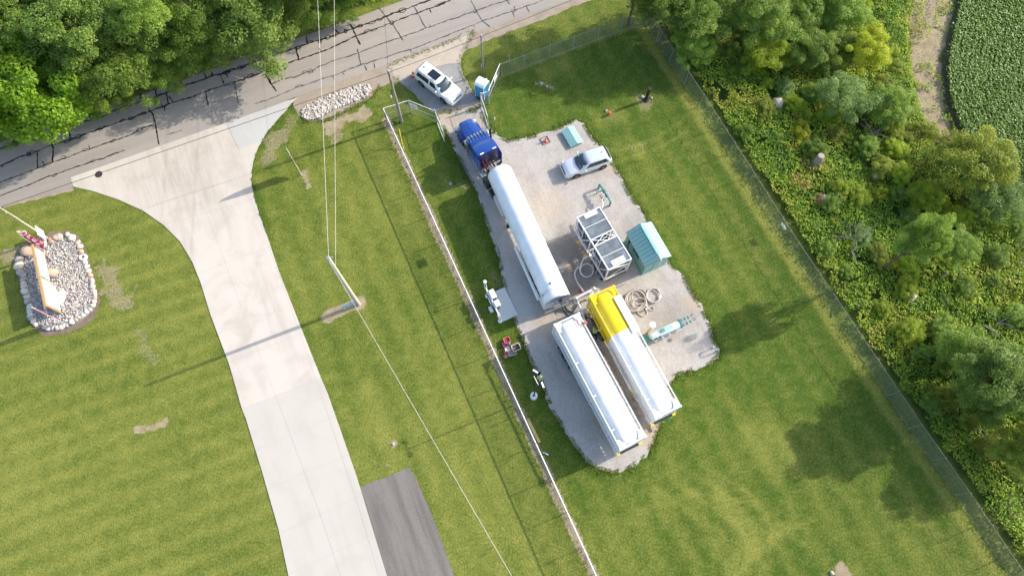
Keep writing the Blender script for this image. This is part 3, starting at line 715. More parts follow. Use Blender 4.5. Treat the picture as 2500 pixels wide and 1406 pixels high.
cb = MB(); cb.tube([(-.20, -.02, .2), (-.2, -.02, 10.2)], .018, 6); cb.build('riser_cable', WIREW, pa)
pole('grey wooden utility pole beside the gate and the white sport utility vehicle', PB, 8.2, .17, .12, WOODP)
pole('slender grey utility pole behind the portable toilet', PC, 5.9, .11, .08, WOODP)
pole('leaning-looking pale pole behind the small white sign at the rock bed', PD, 6.6, .10, .07, WOODL)
def cable(label, a, b, r, mat, sag=.25):
    a, b = Vector(a), Vector(b); o = thing('overhead_cable', label, 'cable', a); n = 14
    MB().tube([(b - a) * (k / n) - Vector((0, 0, sag * 4 * (k / n) * (1 - k / n))) for k in range(n + 1)], r, 6).build('strand', mat, o)
    MB().tube([Vector((0, 0, 0)), (b - a).normalized() * .3], r * 2, 6).build('clamp', GALV, o)
cable('left of the two pale overhead cables crossing the road from the tall pole', PA + Vector((-.02, .1, 11.05)), at(768, -180, 10.6), .0145, WIREW, .0)
cable('right of the two pale overhead cables crossing the road from the tall pole', PA + Vector((.1, .12, 9.3)), at(815, -180, 9.8), .0145, WIREW, .0)
cable('pale overhead cable running from the tall pole to the bottom of the lawn', PA + Vector((-.02, -.1, 10.9)), at(1345, 1570, 10.4), .016, WIREW, .0)
cable('dark cable along the road from the rock bed pole to the gate pole', PB + Vector((0, 0, 7.9)), PD + Vector((0, 0, 6.45)), .022, WIREK, .05)
cable('dark cable from the pole by the gate to the slender pole by the toilet', PB + Vector((0, 0, 7.95)), PC + Vector((0, 0, 5.7)), .022, WIREK, .1)
cable('dark cable leaving the slender pole along the grass towards the trees', PC + Vector((0, 0, 5.7)), at(1480, -35, 7.0), .02, WIREK, .1)
cable('dark service cable from the gate pole across the road', PB + Vector((0, 0, 8.0)), at(925, -120, 8.5), .013, WIREK, .1)
g_ = thing('guy_wire', 'bright yellow guy wire guard in the grass inside the fence near the gate pole', 'guy wire', at(986, 366))
dv = at(974, 315, 1.9) - at(986, 366)
MB().tube([(0, 0, 0), dv], .04, 8).build('guard_sleeve', YELLOWD, g_); MB().tube([dv, PB + Vector((.1, -.05, 6.8)) - at(986, 366)], .008, 5).build('stay_wire', GALV, g_)
for uv, l, h in (((958, 248), 'small white stake beside the gate utility pole', 1.0), ((1177, 174), 'small white stake beside the slender utility pole', 1.1), ((1208, 304), 'small white marker stake in the grass right of the truck bonnet', 1.2)):
    q = at(*uv); s = thing('marker_stake', l, 'stake', q); MB().tube([(0, 0, 0), (0, 0, h)], .03, 8).build('stake_shaft', GALV, s); MB().lathe([(.055, h - .4), (.06, h), (.02, h + .06)], 10).build('marker_head', WHITE, s)

# ------------------------------------------------------------------ cars
def wheel(parent, x, y, r, wd, out, rim=ALU, spokes=6):
    """tyre and rim with spokes; out = +1/-1 outer side"""
    ty = MB().cyly(0, 0, 0, 0, r, 24, prof=[(r * .62, -wd / 2), (r * .93, -wd / 2), (r, -wd * .36), (r, wd * .36), (r * .93, wd / 2), (r * .62, wd / 2)]).build('tyre', BLACK, parent, loc=(x, y, r))
    mb = MB(); f = out * wd / 2
    mb.cyly(min(f * .3, f * .75), max(f * .3, f * .75), 0, 0, r * .62, 20)
    for k in range(spokes):
        a = 2 * math.pi * k / spokes; mb.bar((math.cos(a) * r * .12, f * .85, math.sin(a) * r * .12), (math.cos(a) * r * .58, f * .9, math.sin(a) * r * .58), r * .17, .03)
    mb.cyly(min(f * .7, f * 1.02), max(f * .7, f * 1.02), 0, 0, r * .15, 10)
    mb.build('rim', rim, ty); return ty
def suv(label, loc, rz, L, Wd, H, paint, zb, zh, wb, r, boxy, sunroof, rails, group=None):
    c = thing('parked_car', label, 'car', loc, rz, group); h = Wd / 2; x0 = -L / 2; x1 = L / 2
    def ring(x, k, zl, zt, kt=.93, cr=.03):
        y = h * k
        q = [(y * .86, zl), (y * .97, zl + .12), (y, (zl + zt) * .5), (y * .985, zt - .16), (y * kt, zt - .03), (y * kt * .6, zt + cr * .7)]
        return [(x, a, b) for a, b in q] + [(x, -a, b) for a, b in q[::-1]]
    B = MB(); e = boxy
    B.loft([ring(x0, .80 + .06 * e, .48, zb - .10, .9), ring(x0 + .07, .90 + .03 * e, .36, zb - .02), ring(x0 + .35, .97, .28, zb + .02), ring(x0 + .9, 1, .25, zb + .02), ring(-.2, 1, .24, zb), ring(x1 - 1.75, 1, .25, zb - .02),
            ring(x1 - 1.35, .995, .26, zh + .02, .90), ring(x1 - .55, .98, .28, zh - .04, .88), ring(x1 - .22, .93, .30, zh - .12, .86), ring(x1 - .06, .84, .34, zh - .26, .85), ring(x1, .70 + .06 * e, .42, zh - .36, .85)])
    body = B.build('body', paint, c, 40)
    # greenhouse: belt outline -> roof outline
    xb0, xb1 = x0 + .16, x1 - 1.42; xr0, xr1 = x0 + .34 + .16 * (1 - e), x1 - 2.22 - .1 * (1 - e)
    yb, yr = h * .915, h * .74
    def roofring(z, xa, xb, y, ra):
        pts = []
        for (cx, cy, a0) in ((xb - ra, y - ra, 0), (xa + ra, y - ra, 90), (xa + ra, -y + ra, 180), (xb - ra, -y + ra, 270)):
            for k in range(5):
                a = R(a0 + k * 22.5); pts.append((cx + ra * math.cos(a), cy + ra * math.sin(a), z))
        return pts
    G = MB(); G.loft([roofring(zb - .08, xb0, xb1, yb, .22), roofring((zb + H) / 2, (xb0 + xr0) / 2 - .01, (xb1 + xr1) / 2 + .04, (yb + yr) / 2 + .03, .25), roofring(H - .10, xr0 + .01, xr1 + .04, yr + .015, .26), roofring(H - .03, xr0 + .07, xr1 - .04, yr - .05, .25), roofring(H + .005, xr0 + .25, xr1 - .25, yr - .25, .2), roofring(H + .02, xr0 + .6, xr1 - .6, yr - .45, .15)])
    G.build('roof', paint, c, 50)
    zt = H - .13
    def side(xa, xb, z):      # point on glasshouse flank at height z, fraction s
        f = (z - zb + .08) / (H - .10 - zb + .08); return yb + (yr + .015 - yb) * f + .035 * math.sin(math.pi * min(max(f, 0), 1))
    zl = zb + .07
    for sgn in (1, -1):
        xs_ = [xb0 + .30, xb0 + .30 + (xb1 - xb0) * .20, xb0 + .30 + (xb1 - xb0) * .48, xb1 - .62]
        xt_ = [xr0 + .32, xs_[1], xs_[2], xr1 - .16]
        for k in range(3):
            g_ = (.012 if k < 2 else .09) if boxy else .012; a0, a1 = xs_[k] + (g_ if k else 0), xs_[k + 1] - (.012 if k == 0 or not boxy else .10) * (k < 2); b0, b1 = xt_[k] + (g_ if k else 0), xt_[k + 1] - (.012 if k == 0 or not boxy else .10) * (k < 2)
            zm = (zl + zt) / 2; q = [(a0, sgn * side(0, 0, zl), zl), (a1, sgn * side(0, 0, zl), zl), ((a1 + b1) / 2, sgn * side(0, 0, zm), zm), (b1, sgn * side(0, 0, zt), zt), (b0, sgn * side(0, 0, zt), zt), ((a0 + b0) / 2, sgn * side(0, 0, zm), zm)]
            if sgn > 0: q = q[::-1]
            MB().slab([q[i] for i in range(6)], .012, 0, .012).build('side_window', GLASS, c, 0)
    def pane(name, xb, zb_, yb_, xt, zt_, yt_, bow, sgn, mat, n=8):
        rows = []
        for j in range(4):
            f = j / 3; row = []
            for i in range(n + 1):
                s = -1 + 2 * i / n; yy = s * (yb_ + (yt_ - yb_) * f); bw = bow * (1 - s * s)
                row.append((xb + (xt - xb) * f + sgn * bw, yy, zb_ + (zt_ - zb_) * f + .03 * math.sin(math.pi * f)))
            rows.append(row)
        V = [q for r_ in rows for q in r_]; Fs = [(j * (n + 1) + i, j * (n + 1) + i + 1, (j + 1) * (n + 1) + i + 1, (j + 1) * (n + 1) + i) for j in range(3) for i in range(n)]
        ob = MB().add(V, Fs).build(name, mat, c, 60)
        sld = ob.modifiers.new('solid', 'SOLIDIFY'); sld.thickness = .02; sld.offset = 0
    pane('windscreen', xb1 - .04, zb - .02, yb - .13, xr1 + .02, H - .07, yr - .08, .16, 1, GLASSB)
    pane('rear_window', xb0 + .01, zb + .12, yb - .16, xr0 + .0, H - .13, yr - .10, .06, -1, GLASS)
    if sunroof: MB().slab([(xr1 - 1.50, -yr * .60, H + .012), (xr1 - .30, -yr * .60, H + .012), (xr1 - .30, yr * .60, H + .012), (xr1 - 1.50, yr * .60, H + .012)], .014).build('sunroof', GLASS, c, 0, .006)
    if rails:
        for sgn in (1, -1):
            MB().tube([(xr0 + .35, sgn * (yr - .04), H - .03), (xr0 + .5, sgn * (yr - .03), H + .05), (xr1 - .5, sgn * (yr - .03), H + .05), (xr1 - .3, sgn * (yr - .04), H - .03)], .022, 6).build('roof_rail', GREYM, c)
    MB().bar((xr0 + .35, .0, H + .01), (xr0 + .55, 0, H + .08), .05, .05).build('aerial', DARK, c)
    for sgn in (1, -1):
        mb = MB(); mb.ball((xb1 - .50, sgn * (h + .15), zb + .10), .13, 10, 0, (.7, 1, .85)); mb.bar((xb1 - .48, sgn * (h - .06), zb + .03), (xb1 - .50, sgn * (h + .1), zb + .06), .06, .05)
        mb.build('wing_mirror', paint, c)
        MB().slab([(x1 - .16, sgn * h * .60, zh - .24), (x1 - .30, sgn * h * .90, zh - .22), (x1 - .44, sgn * h * .955, zh - .13), (x1 - .22, sgn * h * .70, zh - .12)][::sgn], .03, 0, .012).build('headlight', LAMPW, c, 0)
        MB().box(x0 - .005, x0 + .10, min(sgn * h * .74, sgn * h * .88), max(sgn * h * .74, sgn * h * .88), zb - .30, zb - .06).build('tail_light', TAILR, c, 30, .02)
        for dx in (-.15, .85):
            MB().box(dx - .1, dx + .1, sgn * (h + .005) - .015, sgn * (h + .005) + .015, zb - .2, zb - .165).build('door_handle', paint, c, 0)
    # grille and front bumper
    MB().box(x1 - .12, x1 + .012, -h * .56, h * .56, zh - .36, zh - .24).build('grille', DARK, c, 0, .02)
    mb = MB(); mb.loft([[(x1 - .35, h * .93, .32), (x1 - .35, -h * .93, .32), (x1 - .35, -h * .93, .56), (x1 - .35, h * .93, .56)], [(x1 + .0, h * .80, .33), (x1 + .0, -h * .80, .33), (x1 + .02, -h * .80, .54), (x1 + .02, h * .80, .54)], [(x1 + .07, h * .55, .36), (x1 + .07, -h * .55, .36), (x1 + .07, -h * .55, .52), (x1 + .07, h * .55, .52)]])
    mb.build('front_bumper', paint, c, 30, .03)
    mb = MB(); mb.box(x0 - .07, x0 + .2, -h * .84, h * .84, .38, .60); mb.build('rear_bumper', paint if not boxy else paint, c, 30, .05)
    xc = -.02
    for xx in (xc + wb / 2, xc - wb / 2):
        for sgn in (1, -1):
            MB().cyly(min(sgn * (h - .32), sgn * (h + .004)), max(sgn * (h - .32), sgn * (h + .004)), xx, r + .02, r + .07, 24).build('wheel_arch', BLACK, c, 40)
            wheel(c, xx, sgn * (h - .10), r, .26, sgn)
    return c
a, b = at(1033, 211), at(1084, 250); d = (b - a).normalized(); hd = math.atan2(d.y, d.x)
ctr = (a + b) / 2 + Vector((-d.y, d.x, 0)) * .88
suv('large white sport utility vehicle with black sunroof parked outside the gate', ctr, hd, 5.35, 2.03, 1.92, CARW, 1.20, 1.14, 3.1, .40, 1, True, True, 'parked cars')
a, b = at(1470, 412), at(1405, 434); d = (b - a).normalized(); hd = math.atan2(d.y, d.x)
ctr = (a + b) / 2 - Vector((-d.y, d.x, 0)) * .86
suv('silver sport utility vehicle without sunroof parked on the gravel by the green roofed box', ctr, hd, 4.95, 1.93, 1.72, SILVER, 1.07, 1.03, 2.85, .37, 0, False, False, 'parked cars')

# ------------------------------------------------------------------ blue tractor unit
f_ = at(1136, 297, 1.9); b_ = at(1192, 369, 3.5); d = Vector((f_.x - b_.x, f_.y - b_.y, 0)).normalized(); hd = math.atan2(d.y, d.x)
tr = thing('semi_truck', 'dark blue semi truck tractor with sleeper cab pulling the long white tanker', 'truck', (b_.x, b_.y, 0), hd)
mb = MB()
for y in (.42, -.42): mb.box(-3.3, 5.0, y - .05, y + .05, .72, .98)
for x in (-3.25, -1.0, .4, 4.6): mb.box(x, x + .12, -.37, .37, .74, .95)
mb.build('chassis', DARK, tr)
B = MB()
def hr(x, y, z0, z1, kt=.86, crown=.06):
    q = [(y, z0), (y, z0 + (z1 - z0) * .6), (y * .97, z1 - .16), (y * kt, z1 - .04), (y * .4, z1 + crown)]
    return [(x, p_[0], p_[1]) for p_ in q] + [(x, -p_[0], p_[1]) for p_ in q[::-1]]
B.loft([hr(2.55, .98, 1.05, 2.12), hr(3.4, .88, 1.0, 2.02), hr(4.4, .78, .95, 1.92), hr(5.0, .72, .95, 1.84), hr(5.12, .68, .97, 1.74)]); B.bar((2.6, 0, 2.19), (5.0, 0, 1.905), .05, .03)
B.build('hood', BLUE, tr, 35)
MB().box(5.10, 5.20, -.60, .60, .80, 1.70).build('grille', CHROME, tr, 30, .03)
MB().box(5.16, 5.50, -1.18, 1.18, .42, .80).build('front_bumper', CHROME, tr, 30, .06)
for s in (1, -1):
    mb = MB(); n = 12; rg = []
    for k in range(n + 1):
        a = math.pi * (.02 + .96 * k / n); rr = .72
        rg.append([(4.25 + rr * math.cos(a) * 1.12, s * .72, .55 + rr * math.sin(a)), (4.25 + rr * math.cos(a) * 1.12, s * 1.18, .55 + rr * math.sin(a) - .03), (4.25 + (rr - .06) * math.cos(a) * 1.12, s * 1.16, .55 + (rr - .06) * math.sin(a) - .04), (4.25 + (rr - .06) * math.cos(a) * 1.12, s * .72, .55 + (rr - .06) * math.sin(a))])
    mb.loft(rg); mb.build('fender', BLUE, tr, 40)
    mb = MB(); mb.ball((5.0, s * .98, 1.25), .17, 10, 0, (1.1, 1.0, .8)); mb.bar((4.8, s * .8, 1.2), (5.0, s * .95, 1.25), .08)
    mb.build('headlight', LAMPW, tr)
    mb = MB(); mb.lathe([(.06, 1.2), (.19, 1.25), (.20, 1.85), (.20, 2.1), (.23, 2.12), (.23, 2.24), (.12, 2.34), (.02, 2.36)], 18, Matrix.Translation((2.65, s * 1.22, 0))); mb.bar((2.65, s * .95, 1.6), (2.65, s * 1.2, 1.6), .08); mb.build('air_cleaner', CHROME, tr)
    mb = MB(); mb.lathe([(.10, .9), (.11, 1.6), (.11, 2.9), (.075, 2.95), (.075, 3.75)], 14, Matrix.Translation((1.95, s * 1.28, 0))); mb.build('exhaust_stack', CHROME if s > 0 else DARK, tr)
    mb = MB(); mb.cylx(.15, 2.0, s * .98, .68, .32, 18); mb.build('fuel_tank', ALU, tr)
    for x in (.5, 1.6): MB().cylx(x - .03, x + .03, s * .98, .68, .335, 18).build('tank_strap', CHROME, tr)
    mb = MB(); mb.box(2.05, 2.55, s * 1.15 - .15, s * 1.15 + .15, .45, .50); mb.box(.2, 1.9, s * 1.2 - .12, s * 1.2 + .12, 1.0, 1.03); mb.build('step', ALU, tr)
    mb = MB(); mb.bar((2.35, s * 1.1, 2.75), (2.5, s * 1.48, 2.7), .03); mb.bar((2.35, s * 1.1, 2.0), (2.5, s * 1.48, 2.05), .03); mb.box(2.45, 2.55, s * 1.48 - .10, s * 1.48 + .10, 2.0, 2.75); mb.build('side_mirror', DARK, tr, 0, .02)
# cab and sleeper
B = MB()
def cr(x, y, z0, z1, zs): return [(x, y, z0), (x, y, zs), (x, y * .92, z1 - .05), (x, y * .7, z1), (x, -y * .7, z1), (x, -y * .92, z1 - .05), (x, -y, zs), (x, -y, z0)]
B.loft([cr(1.35, 1.1, .95, 3.02, 2.7), cr(2.15, 1.08, .95, 2.93, 2.6), cr(2.42, 1.04, .95, 2.72, 2.4), cr(2.85, 1.0, 1.0, 2.14, 2.0)])
B.build('cab', BLUE, tr, 30)
B = MB()
B.loft([cr(0.0, 1.16, .95, 3.42, 3.1), cr(.12, 1.18, .95, 3.50, 3.15), cr(.9, 1.18, .95, 3.38, 3.05), cr(1.45, 1.14, .95, 3.08, 2.8), cr(1.62, 1.10, .95, 2.98, 2.7)])
B.build('sleeper', BLUE, tr, 28)
MB().slab([(2.47, -.92, 2.68), (2.83, -.88, 2.2), (2.83, .88, 2.2), (2.47, .92, 2.68)], .02, 0, .012).build('windscreen', GLASS, tr, 0)
mb = MB(); mb.slab([(2.38, -1.0, 2.80), (2.70, -1.0, 2.66), (2.70, 1.0, 2.66), (2.38, 1.0, 2.80)], .03, 0, .02); mb.build('sun_visor', BLUE, tr, 0)
for s in (1, -1):
    MB().slab([(1.6, s * 1.10, 2.05), (2.35, s * 1.07, 2.05), (2.2, s * 1.075, 2.62), (1.6, s * 1.09, 2.62)][::-s], .012, 0, .008).build('side_window', GLASS, tr, 0)
    MB().slab([(1.5, s * 1.105, 1.05), (2.5, s * 1.05, 1.05), (2.5, s * 1.055, 1.98), (1.5, s * 1.1, 1.98)][::-s], .01, 0, .006).build('door', BLUE, tr, 0)
    mb = MB(); mb.box(.04, .46, s * 1.2 - .02, s * 1.2 + .02, 1.0, 3.0); mb.box(-.5, .02, s * 1.18 - .03, s * 1.18 + .03, .95, 2.95); mb.build('side_fairing', BLUE, tr, 0, .02)
for y in (-.84, -.5, -.17, .17, .5, .84):       # chrome marker lamps on the cab roof, tails shaped like their long reflection streaks
    mb = MB(); mb.tube([(1.80, y, 3.06 - abs(y) * .05), (2.3, y, 3.02 - abs(y) * .05), (2.55, y, 2.92 - abs(y) * .06), (2.68, y, 2.86 - abs(y) * .06)], [.010, .02, .05, .065], 8); mb.build('marker_lamp_streak', CHROME, tr)
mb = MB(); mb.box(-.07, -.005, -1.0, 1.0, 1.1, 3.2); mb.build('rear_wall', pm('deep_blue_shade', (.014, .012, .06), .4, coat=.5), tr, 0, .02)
mb = MB()
mb.tube([(-.16, -.6, 1.55), (-.16, -.6, 1.6), (-.16, .6, 1.6), (-.16, .6, 1.55)], .03, 6); mb.build('grab_rail', CHROME, tr)
for y in (-.75, -.3, .3, .7): MB().tube([(-.08, y, 2.3), (-.35, y * .9, 1.9), (-.45, y * .7, 1.2), (-.9, y * .3, 1.1)], .022, 6).build('air_line', RED if y > 0 else HOSEK, tr)
for y in (.66, -.66): MB().box(-.02, .16, y - .2, y + .2, 3.44, 3.49).build('work_lamp', LAMPW, tr, 0, .015)
mb = MB(); mb.box(-1.35, -.55, -.36, .36, .99, 1.04); mb.build('deck_plate', ALU, tr, 0)
mb = MB(); mb.box(-.85, -.4, -.1, .35, 1.05, 1.45); mb.build('control_box', GREYM, tr, 0, .03)
mb = MB(); mb.lathe([(.5, 1.1), (.52, 1.2), (.1, 1.22)], 20, Matrix.Translation((-2.2, 0, 0))); mb.box(-2.9, -2.3, -.4, .4, 1.0, 1.12); mb.build('fifth_wheel', DARK, tr)
for s in (1, -1):
    wheel(tr, 4.25, s * 1.0, .52, .30, s, CHROME, 8)
    for x in (-1.55, -2.85):
        wheel(tr, x, s * .98, .52, .60, s, ALU, 8)
    mb = MB(); n = 10; rg = []
    for k in range(n + 1):
        a = math.pi * (.08 + .84 * k / n); rg.append([(-1.55 + .62 * math.cos(a) , s * .68, .52 + .62 * math.sin(a)), (-1.55 + .62 * math.cos(a), s * 1.30, .52 + .62 * math.sin(a)), (-1.55 + .60 * math.cos(a), s * 1.30, .52 + .60 * math.sin(a)), (-1.55 + .60 * math.cos(a), s * .68, .52 + .60 * math.sin(a))])
    mb.loft(rg); mb.build('mudguard', DARK, tr, 40)
    mb = MB(); mb.cylx(-.95, -.2, s * 1.0, .72, .30, 16); mb.build('air_tank', ALU, tr)

# ------------------------------------------------------------------ long white tanker trailer
ra = at(1361, 733, 2.4); fa = at(1217, 417, 2.35); d = Vector((fa.x - ra.x, fa.y - ra.y, 0)); TL = d.length; hd = math.atan2(d.y, d.x)
tk = thing('tanker_trailer', 'long white tanker semi-trailer with open rear cabinet behind the blue truck', 'trailer', (ra.x, ra.y, 0), hd)
B = MB(); B.cylx(0, 0, 0, 2.36, 1, 40, prof=[(1.22, .9)] + [(1.22, TL - .45), (1.19, TL - .25), (1.08, TL - .08), (.85, TL + .06), (.5, TL + .14), (.05, TL + .17)])
B.build('tank', TANKW, tk, 30)
B = MB()
for x in (2.6, 6.5, 10.4): B.cylx(x - .012, x + .012, 0, 2.36, 1.224, 40)
B.build('weld_seam', pm('white_seam', (.70, .72, .73), .4), tk)
# rear cabinet, doors and bumper
n = 18; outer = [(1.24 * math.cos(R(a)), 2.36 + 1.24 * math.sin(R(a))) for a in np.linspace(-2, 182, n)]
prof = [(1.24, 1.0)] + outer + [(-1.24, 1.0)]
B = MB(); B.loft([[(.92, y, z) for y, z in prof], [(.0, y * 1.0, z) for y, z in prof]], cap=False)
B.build('rear_shroud', TANKW, tk, 30).modifiers.new('s', 'SOLIDIFY').thickness = .04
B = MB(); B.box(.75, .8, -1.2, 1.2, 1.0, 3.0); B.build('cabinet_back', GREYM, tk, 0)
B = MB(); B.tube([(.7, -.5, 1.2), (.45, -.5, 1.25), (.4, -.5, 2.2), (.4, .3, 2.2), (.4, .3, 1.3)], .06, 8); B.tube([(.7, .1, 1.9), (.1, .1, 1.6), (-.15, .1, 1.35)], .07, 8); B.lathe([(.14, 0), (.14, .03)], 14, Matrix.Translation((.35, .3, 2.0)) @ Matrix.Rotation(1.57, 4, 'Y'))
B.build('piping', ALU, tk)
B = MB(); B.loft([[(-.02, y, z) for y, z in outer[2:-2]], [(-.10, y, z) for y, z in outer[2:-2]], [(-.10, y * .92, 2.36 + (z - 2.36) * .78) for y, z in outer[2:-2]], [(-.02, y * .92, 2.36 + (z - 2.36) * .78) for y, z in outer[2:-2]]], cap=True)
B.build('rear_hood_lip', ALU, tk, 30)
for s in (1, -1):
    a0 = Vector((0, s * 1.2, 1.15)); a1 = Vector((-.12, s * .48, 1.15))
    B = MB(); q = [a0, a1, a1 + Vector((0, 0, 1.35)), a0 + Vector((0, 0, 1.25))]; B.slab(q if s < 0 else q[::-1], .05); B.build('cabinet_door', OFFW if s > 0 else ALU, tk, 0, .015)
B = MB(); B.box(-.25, -.08, -1.22, 1.22, .62, .78); B.box(-.16, .3, -1.1, -1.0, .7, .8); B.box(-.16, .3, 1.0, 1.1, .7, .8); B.build('rear_bumper', ALU, tk, 0, .02)
for y in (-.4, -.2, 0, .2, .4): MB().ob((-.03, y, 3.43 - abs(y) * .12), (.05, .09, .05)).build('clearance_lamp', TAILR, tk, 0)
B = MB()
for y in (.45, -.45): B.box(.2, TL - 1.0, y - .06, y + .06, .95, 1.2)
for x in (1.2, 3.0, 5.0, 7.0, 9.0, 11.0, 12.6): B.box(x, x + .12, -.4, .4, 1.0, 1.18)
B.build('subframe', OFFW, tk)
for s in (1, -1):
    for x in (2.2, 3.55): wheel(tk, x, s * .98, .5, .60, s, ALU, 8)
    B = MB(); B.tube([(1.0, s * 1.34, 1.30), (6.6, s * 1.34, 1.30)], .16, 12); B.build('hose_tube', WHITE, tk)
    B = MB(); B.box(.1, 2.0, s * 1.22 - .03, s * 1.22 + .03, .9, 1.5); B.box(3.9, 6.2, s * 1.2 - .03, s * 1.2 + .03, .8, 1.2); B.build('side_skirt', WHITE, tk, 0, .02)
    B = MB(); B.box(10.2, 12.4, s * 1.05 - .22, s * 1.05 + .22, .75, 1.25); B.build('side_locker', OFFW, tk, 0, .04)
    B = MB(); B.box(9.3, 9.42, s * .95 - .06, s * .95 + .06, .2, 1.1); B.box(9.2, 9.52, s * .95 - .16, s * .95 + .16, .02, .2); B.bar((9.35, s * .9, .5), (8.6, s * .5, 1.0), .05); B.build('landing_leg', DARK, tk, 0)
B = MB(); B.box(9.6, 13.0, -.9, .9, 1.06, 1.16); B.build('coupler_plate', GREYM, tk, 0)
B = MB(); B.lathe([(.07, 0), (.09, .05), (.09, .10), (.03, .14)], 10, Matrix.Translation((1.35, .18, 3.55))); B.build('top_valve', DARK, tk)

# ------------------------------------------------------------------ container tank trailers
def iso_trailer(label, c0, c1_, rail_l, rail_r, L=12.15, yellow=0.0, group='container tank trailers'):
    """c0/c1_: world points of the two corners of the upper end at roof height"""
    mid = (c0 + c1_) / 2
    o = thing('tank_trailer', label, 'trailer', (mid.x, mid.y, 0), rail_l, group)
    h = 1.17; zt = 3.86; zb = 1.30; wt = WHITE; ye = YELLOW
    def seg(a, b):            # split a run along x into (x0, x1, material)
        if yellow and a < yellow < b: return [(a, yellow, ye), (yellow, b, wt)]
        return [(a, b, ye if yellow and b <= yellow + .01 else wt)]
    rt = 1.135; zc = 2.62
    for (a, b, mt) in seg(.14, L - .14):
        st = [(a, 1.0), (b, 1.0)]
        if a < 1: st = [(a, .70), (a + .04, .88), (a + .12, .965), (a + .24, 1.0)] + st[1:]
        if b > L - 1: st = st[:-1] + [(b - .24, 1.0), (b - .12, .965), (b - .04, .88), (b, .70)]
        def sec(x, k, g=0):
            q = []
            for i_ in range(44):
                an = 2 * math.pi * i_ / 44; cy_, sz_ = math.cos(an), math.sin(an)
                q.append((x, (rt + g) * k * math.copysign(abs(cy_) ** .70, cy_), zc + (rt + .06 + g) * k * math.copysign(abs(sz_) ** .78, sz_)))
            return q
        B = MB(); B.loft([sec(x, k) for x, k in st]); B.build('tank', TANKW if mt is wt else ye, o, 30)
        for x in (2.3, 5.2, 8.3):
            if not a + .4 < x < b - .4: continue
            B = MB(); B.loft([sec(x - .03, 1, .012), sec(x + .03, 1, .012)]); B.build('stiffening_ring', TANKW if mt is wt else ye, o, 30)
    for s in (1, -1):
        for z, wd, nm in ((zt - .05, .10, 'top_rail'), (zb + .08, .16, 'bottom_rail')):
            for (a, b, mt) in seg(.16, L - .16):
                MB().box(a, b, s * h - wd / 2, s * h + wd / 2, z - wd / 2, z + wd / 2).build(nm, mt if mt is ye else WHITE, o, 0, .012)
        for (a, b, mt) in seg(.2, L - .2):      # side panel strip hugging the tank above the bottom rail
            MB().slab([(a, s * (h - .05), 1.74), (b, s * (h - .05), 1.74), (b, s * (h - .045), 3.3), (a, s * (h - .045), 3.3)][::s], .02).build('side_plate', TANKW if mt is wt else ye, o, 0)
        for x in (.85, 3.9, 7.0, 10.1):
            mt = ye if yellow and x < yellow else wt
            B = MB(); B.box(x - .05, x + .05, min(s * .85, s * (h + .03)), max(s * .85, s * (h + .03)), zt - .13, zt - .08); B.build('rail_bracket', mt, o, 0); B = MB(); B.box(x - .06, x + .06, s * h - .05, s * h + .05, zb + .16, 1.95); B.build('side_strut', mt, o, 0)
    for x, inx in ((.08, 1), (L - .08, -1)):
        mt = ye if yellow and x < yellow else wt
        for s in (1, -1):
            MB().box(x - .08, x + .08, s * (h - .02) - .08, s * (h - .02) + .08, zb, zt).build('corner_post', mt, o, 0, .01)
            for z in (zb, zt - .12): MB().box(x - .1, x + .1, s * (h - .0) - .1, s * h + .1, z - .02, z + .14).build('corner_casting', mt, o, 0, .015)
            B = MB(); B.bar((x, s * h * .95, zb + .2), (x, s * .35, zc), .09); B.build('end_brace', mt, o, 0); B = MB(); B.slab([(x + inx * .08, s * (h - .08), zt - .03), (x + inx * .75, s * (h - .05), zt - .03), (x + inx * .75, s * (h - .22), zt - .03), (x + inx * .12, s * (h - .62), zt - .03)], .03); B.build('corner_gusset', mt, o, 0)
        MB().box(x - .07, x + .07, -h + .1, h - .1, zt - .13, zt).build('end_top_beam', mt, o, 0, .01)
        MB().box(x - .07, x + .07, -h + .1, h - .1, zb, zb + .16).build('end_bottom_beam', mt, o, 0, .01)
        B = MB(); B.box(x - .03, x + .03, -.5, .5, zb + .2, zb + .9); B.build('valve_cabinet', mt if mt is ye else OFFW, o, 0, .02)
    B = MB()
    for y in (.45, -.45): B.box(.3, L - .2, y - .06, y + .06, .92, 1.26)
    for x in (.4, 1.5, 3, 5, 7, 9, 11, L - .4): B.box(x, x + .1, -1.1, 1.1, 1.08, 1.24)
    B.build('chassis', DARK, o)
    B = MB(); B.tube([(4.6, h - .2, .95), (8.2, h - .2, .95)], .09, 8); B.box(5.5, 7.4, -h + .05, -h + .35, .7, 1.15); B.build('hose_carrier', GREYM, o)
    for s in (1, -1):
        for x in (1.7, 3.0): wheel(o, x, s * .96, .5, .58, s, OFFW, 8)
        B = MB(); B.box(9.3, 9.42, s * .85 - .07, s * .85 + .07, .16, 1.1); B.box(9.18, 9.54, s * .85 - .18, s * .85 + .18, .02, .16); B.build('landing_leg', OFFW, o, 0)
        MB().box(2.1, 2.45, s * 1.25 - .02, s * 1.25 + .02, .15, .75).build('mud_flap', BLACK, o, 0)
    for s in (1, -1): MB().box(L + .06, L + .24, s * 1.05 - .16, s * 1.05 + .16, 1.12, 1.30).build('corner_bumper', YELLOWD, o, 0, .02)
    B = MB(); B.box(L - .02, L + .20, -.88, .88, .9, 1.22); B.build('end_beam', DARK, o, 0, .02)
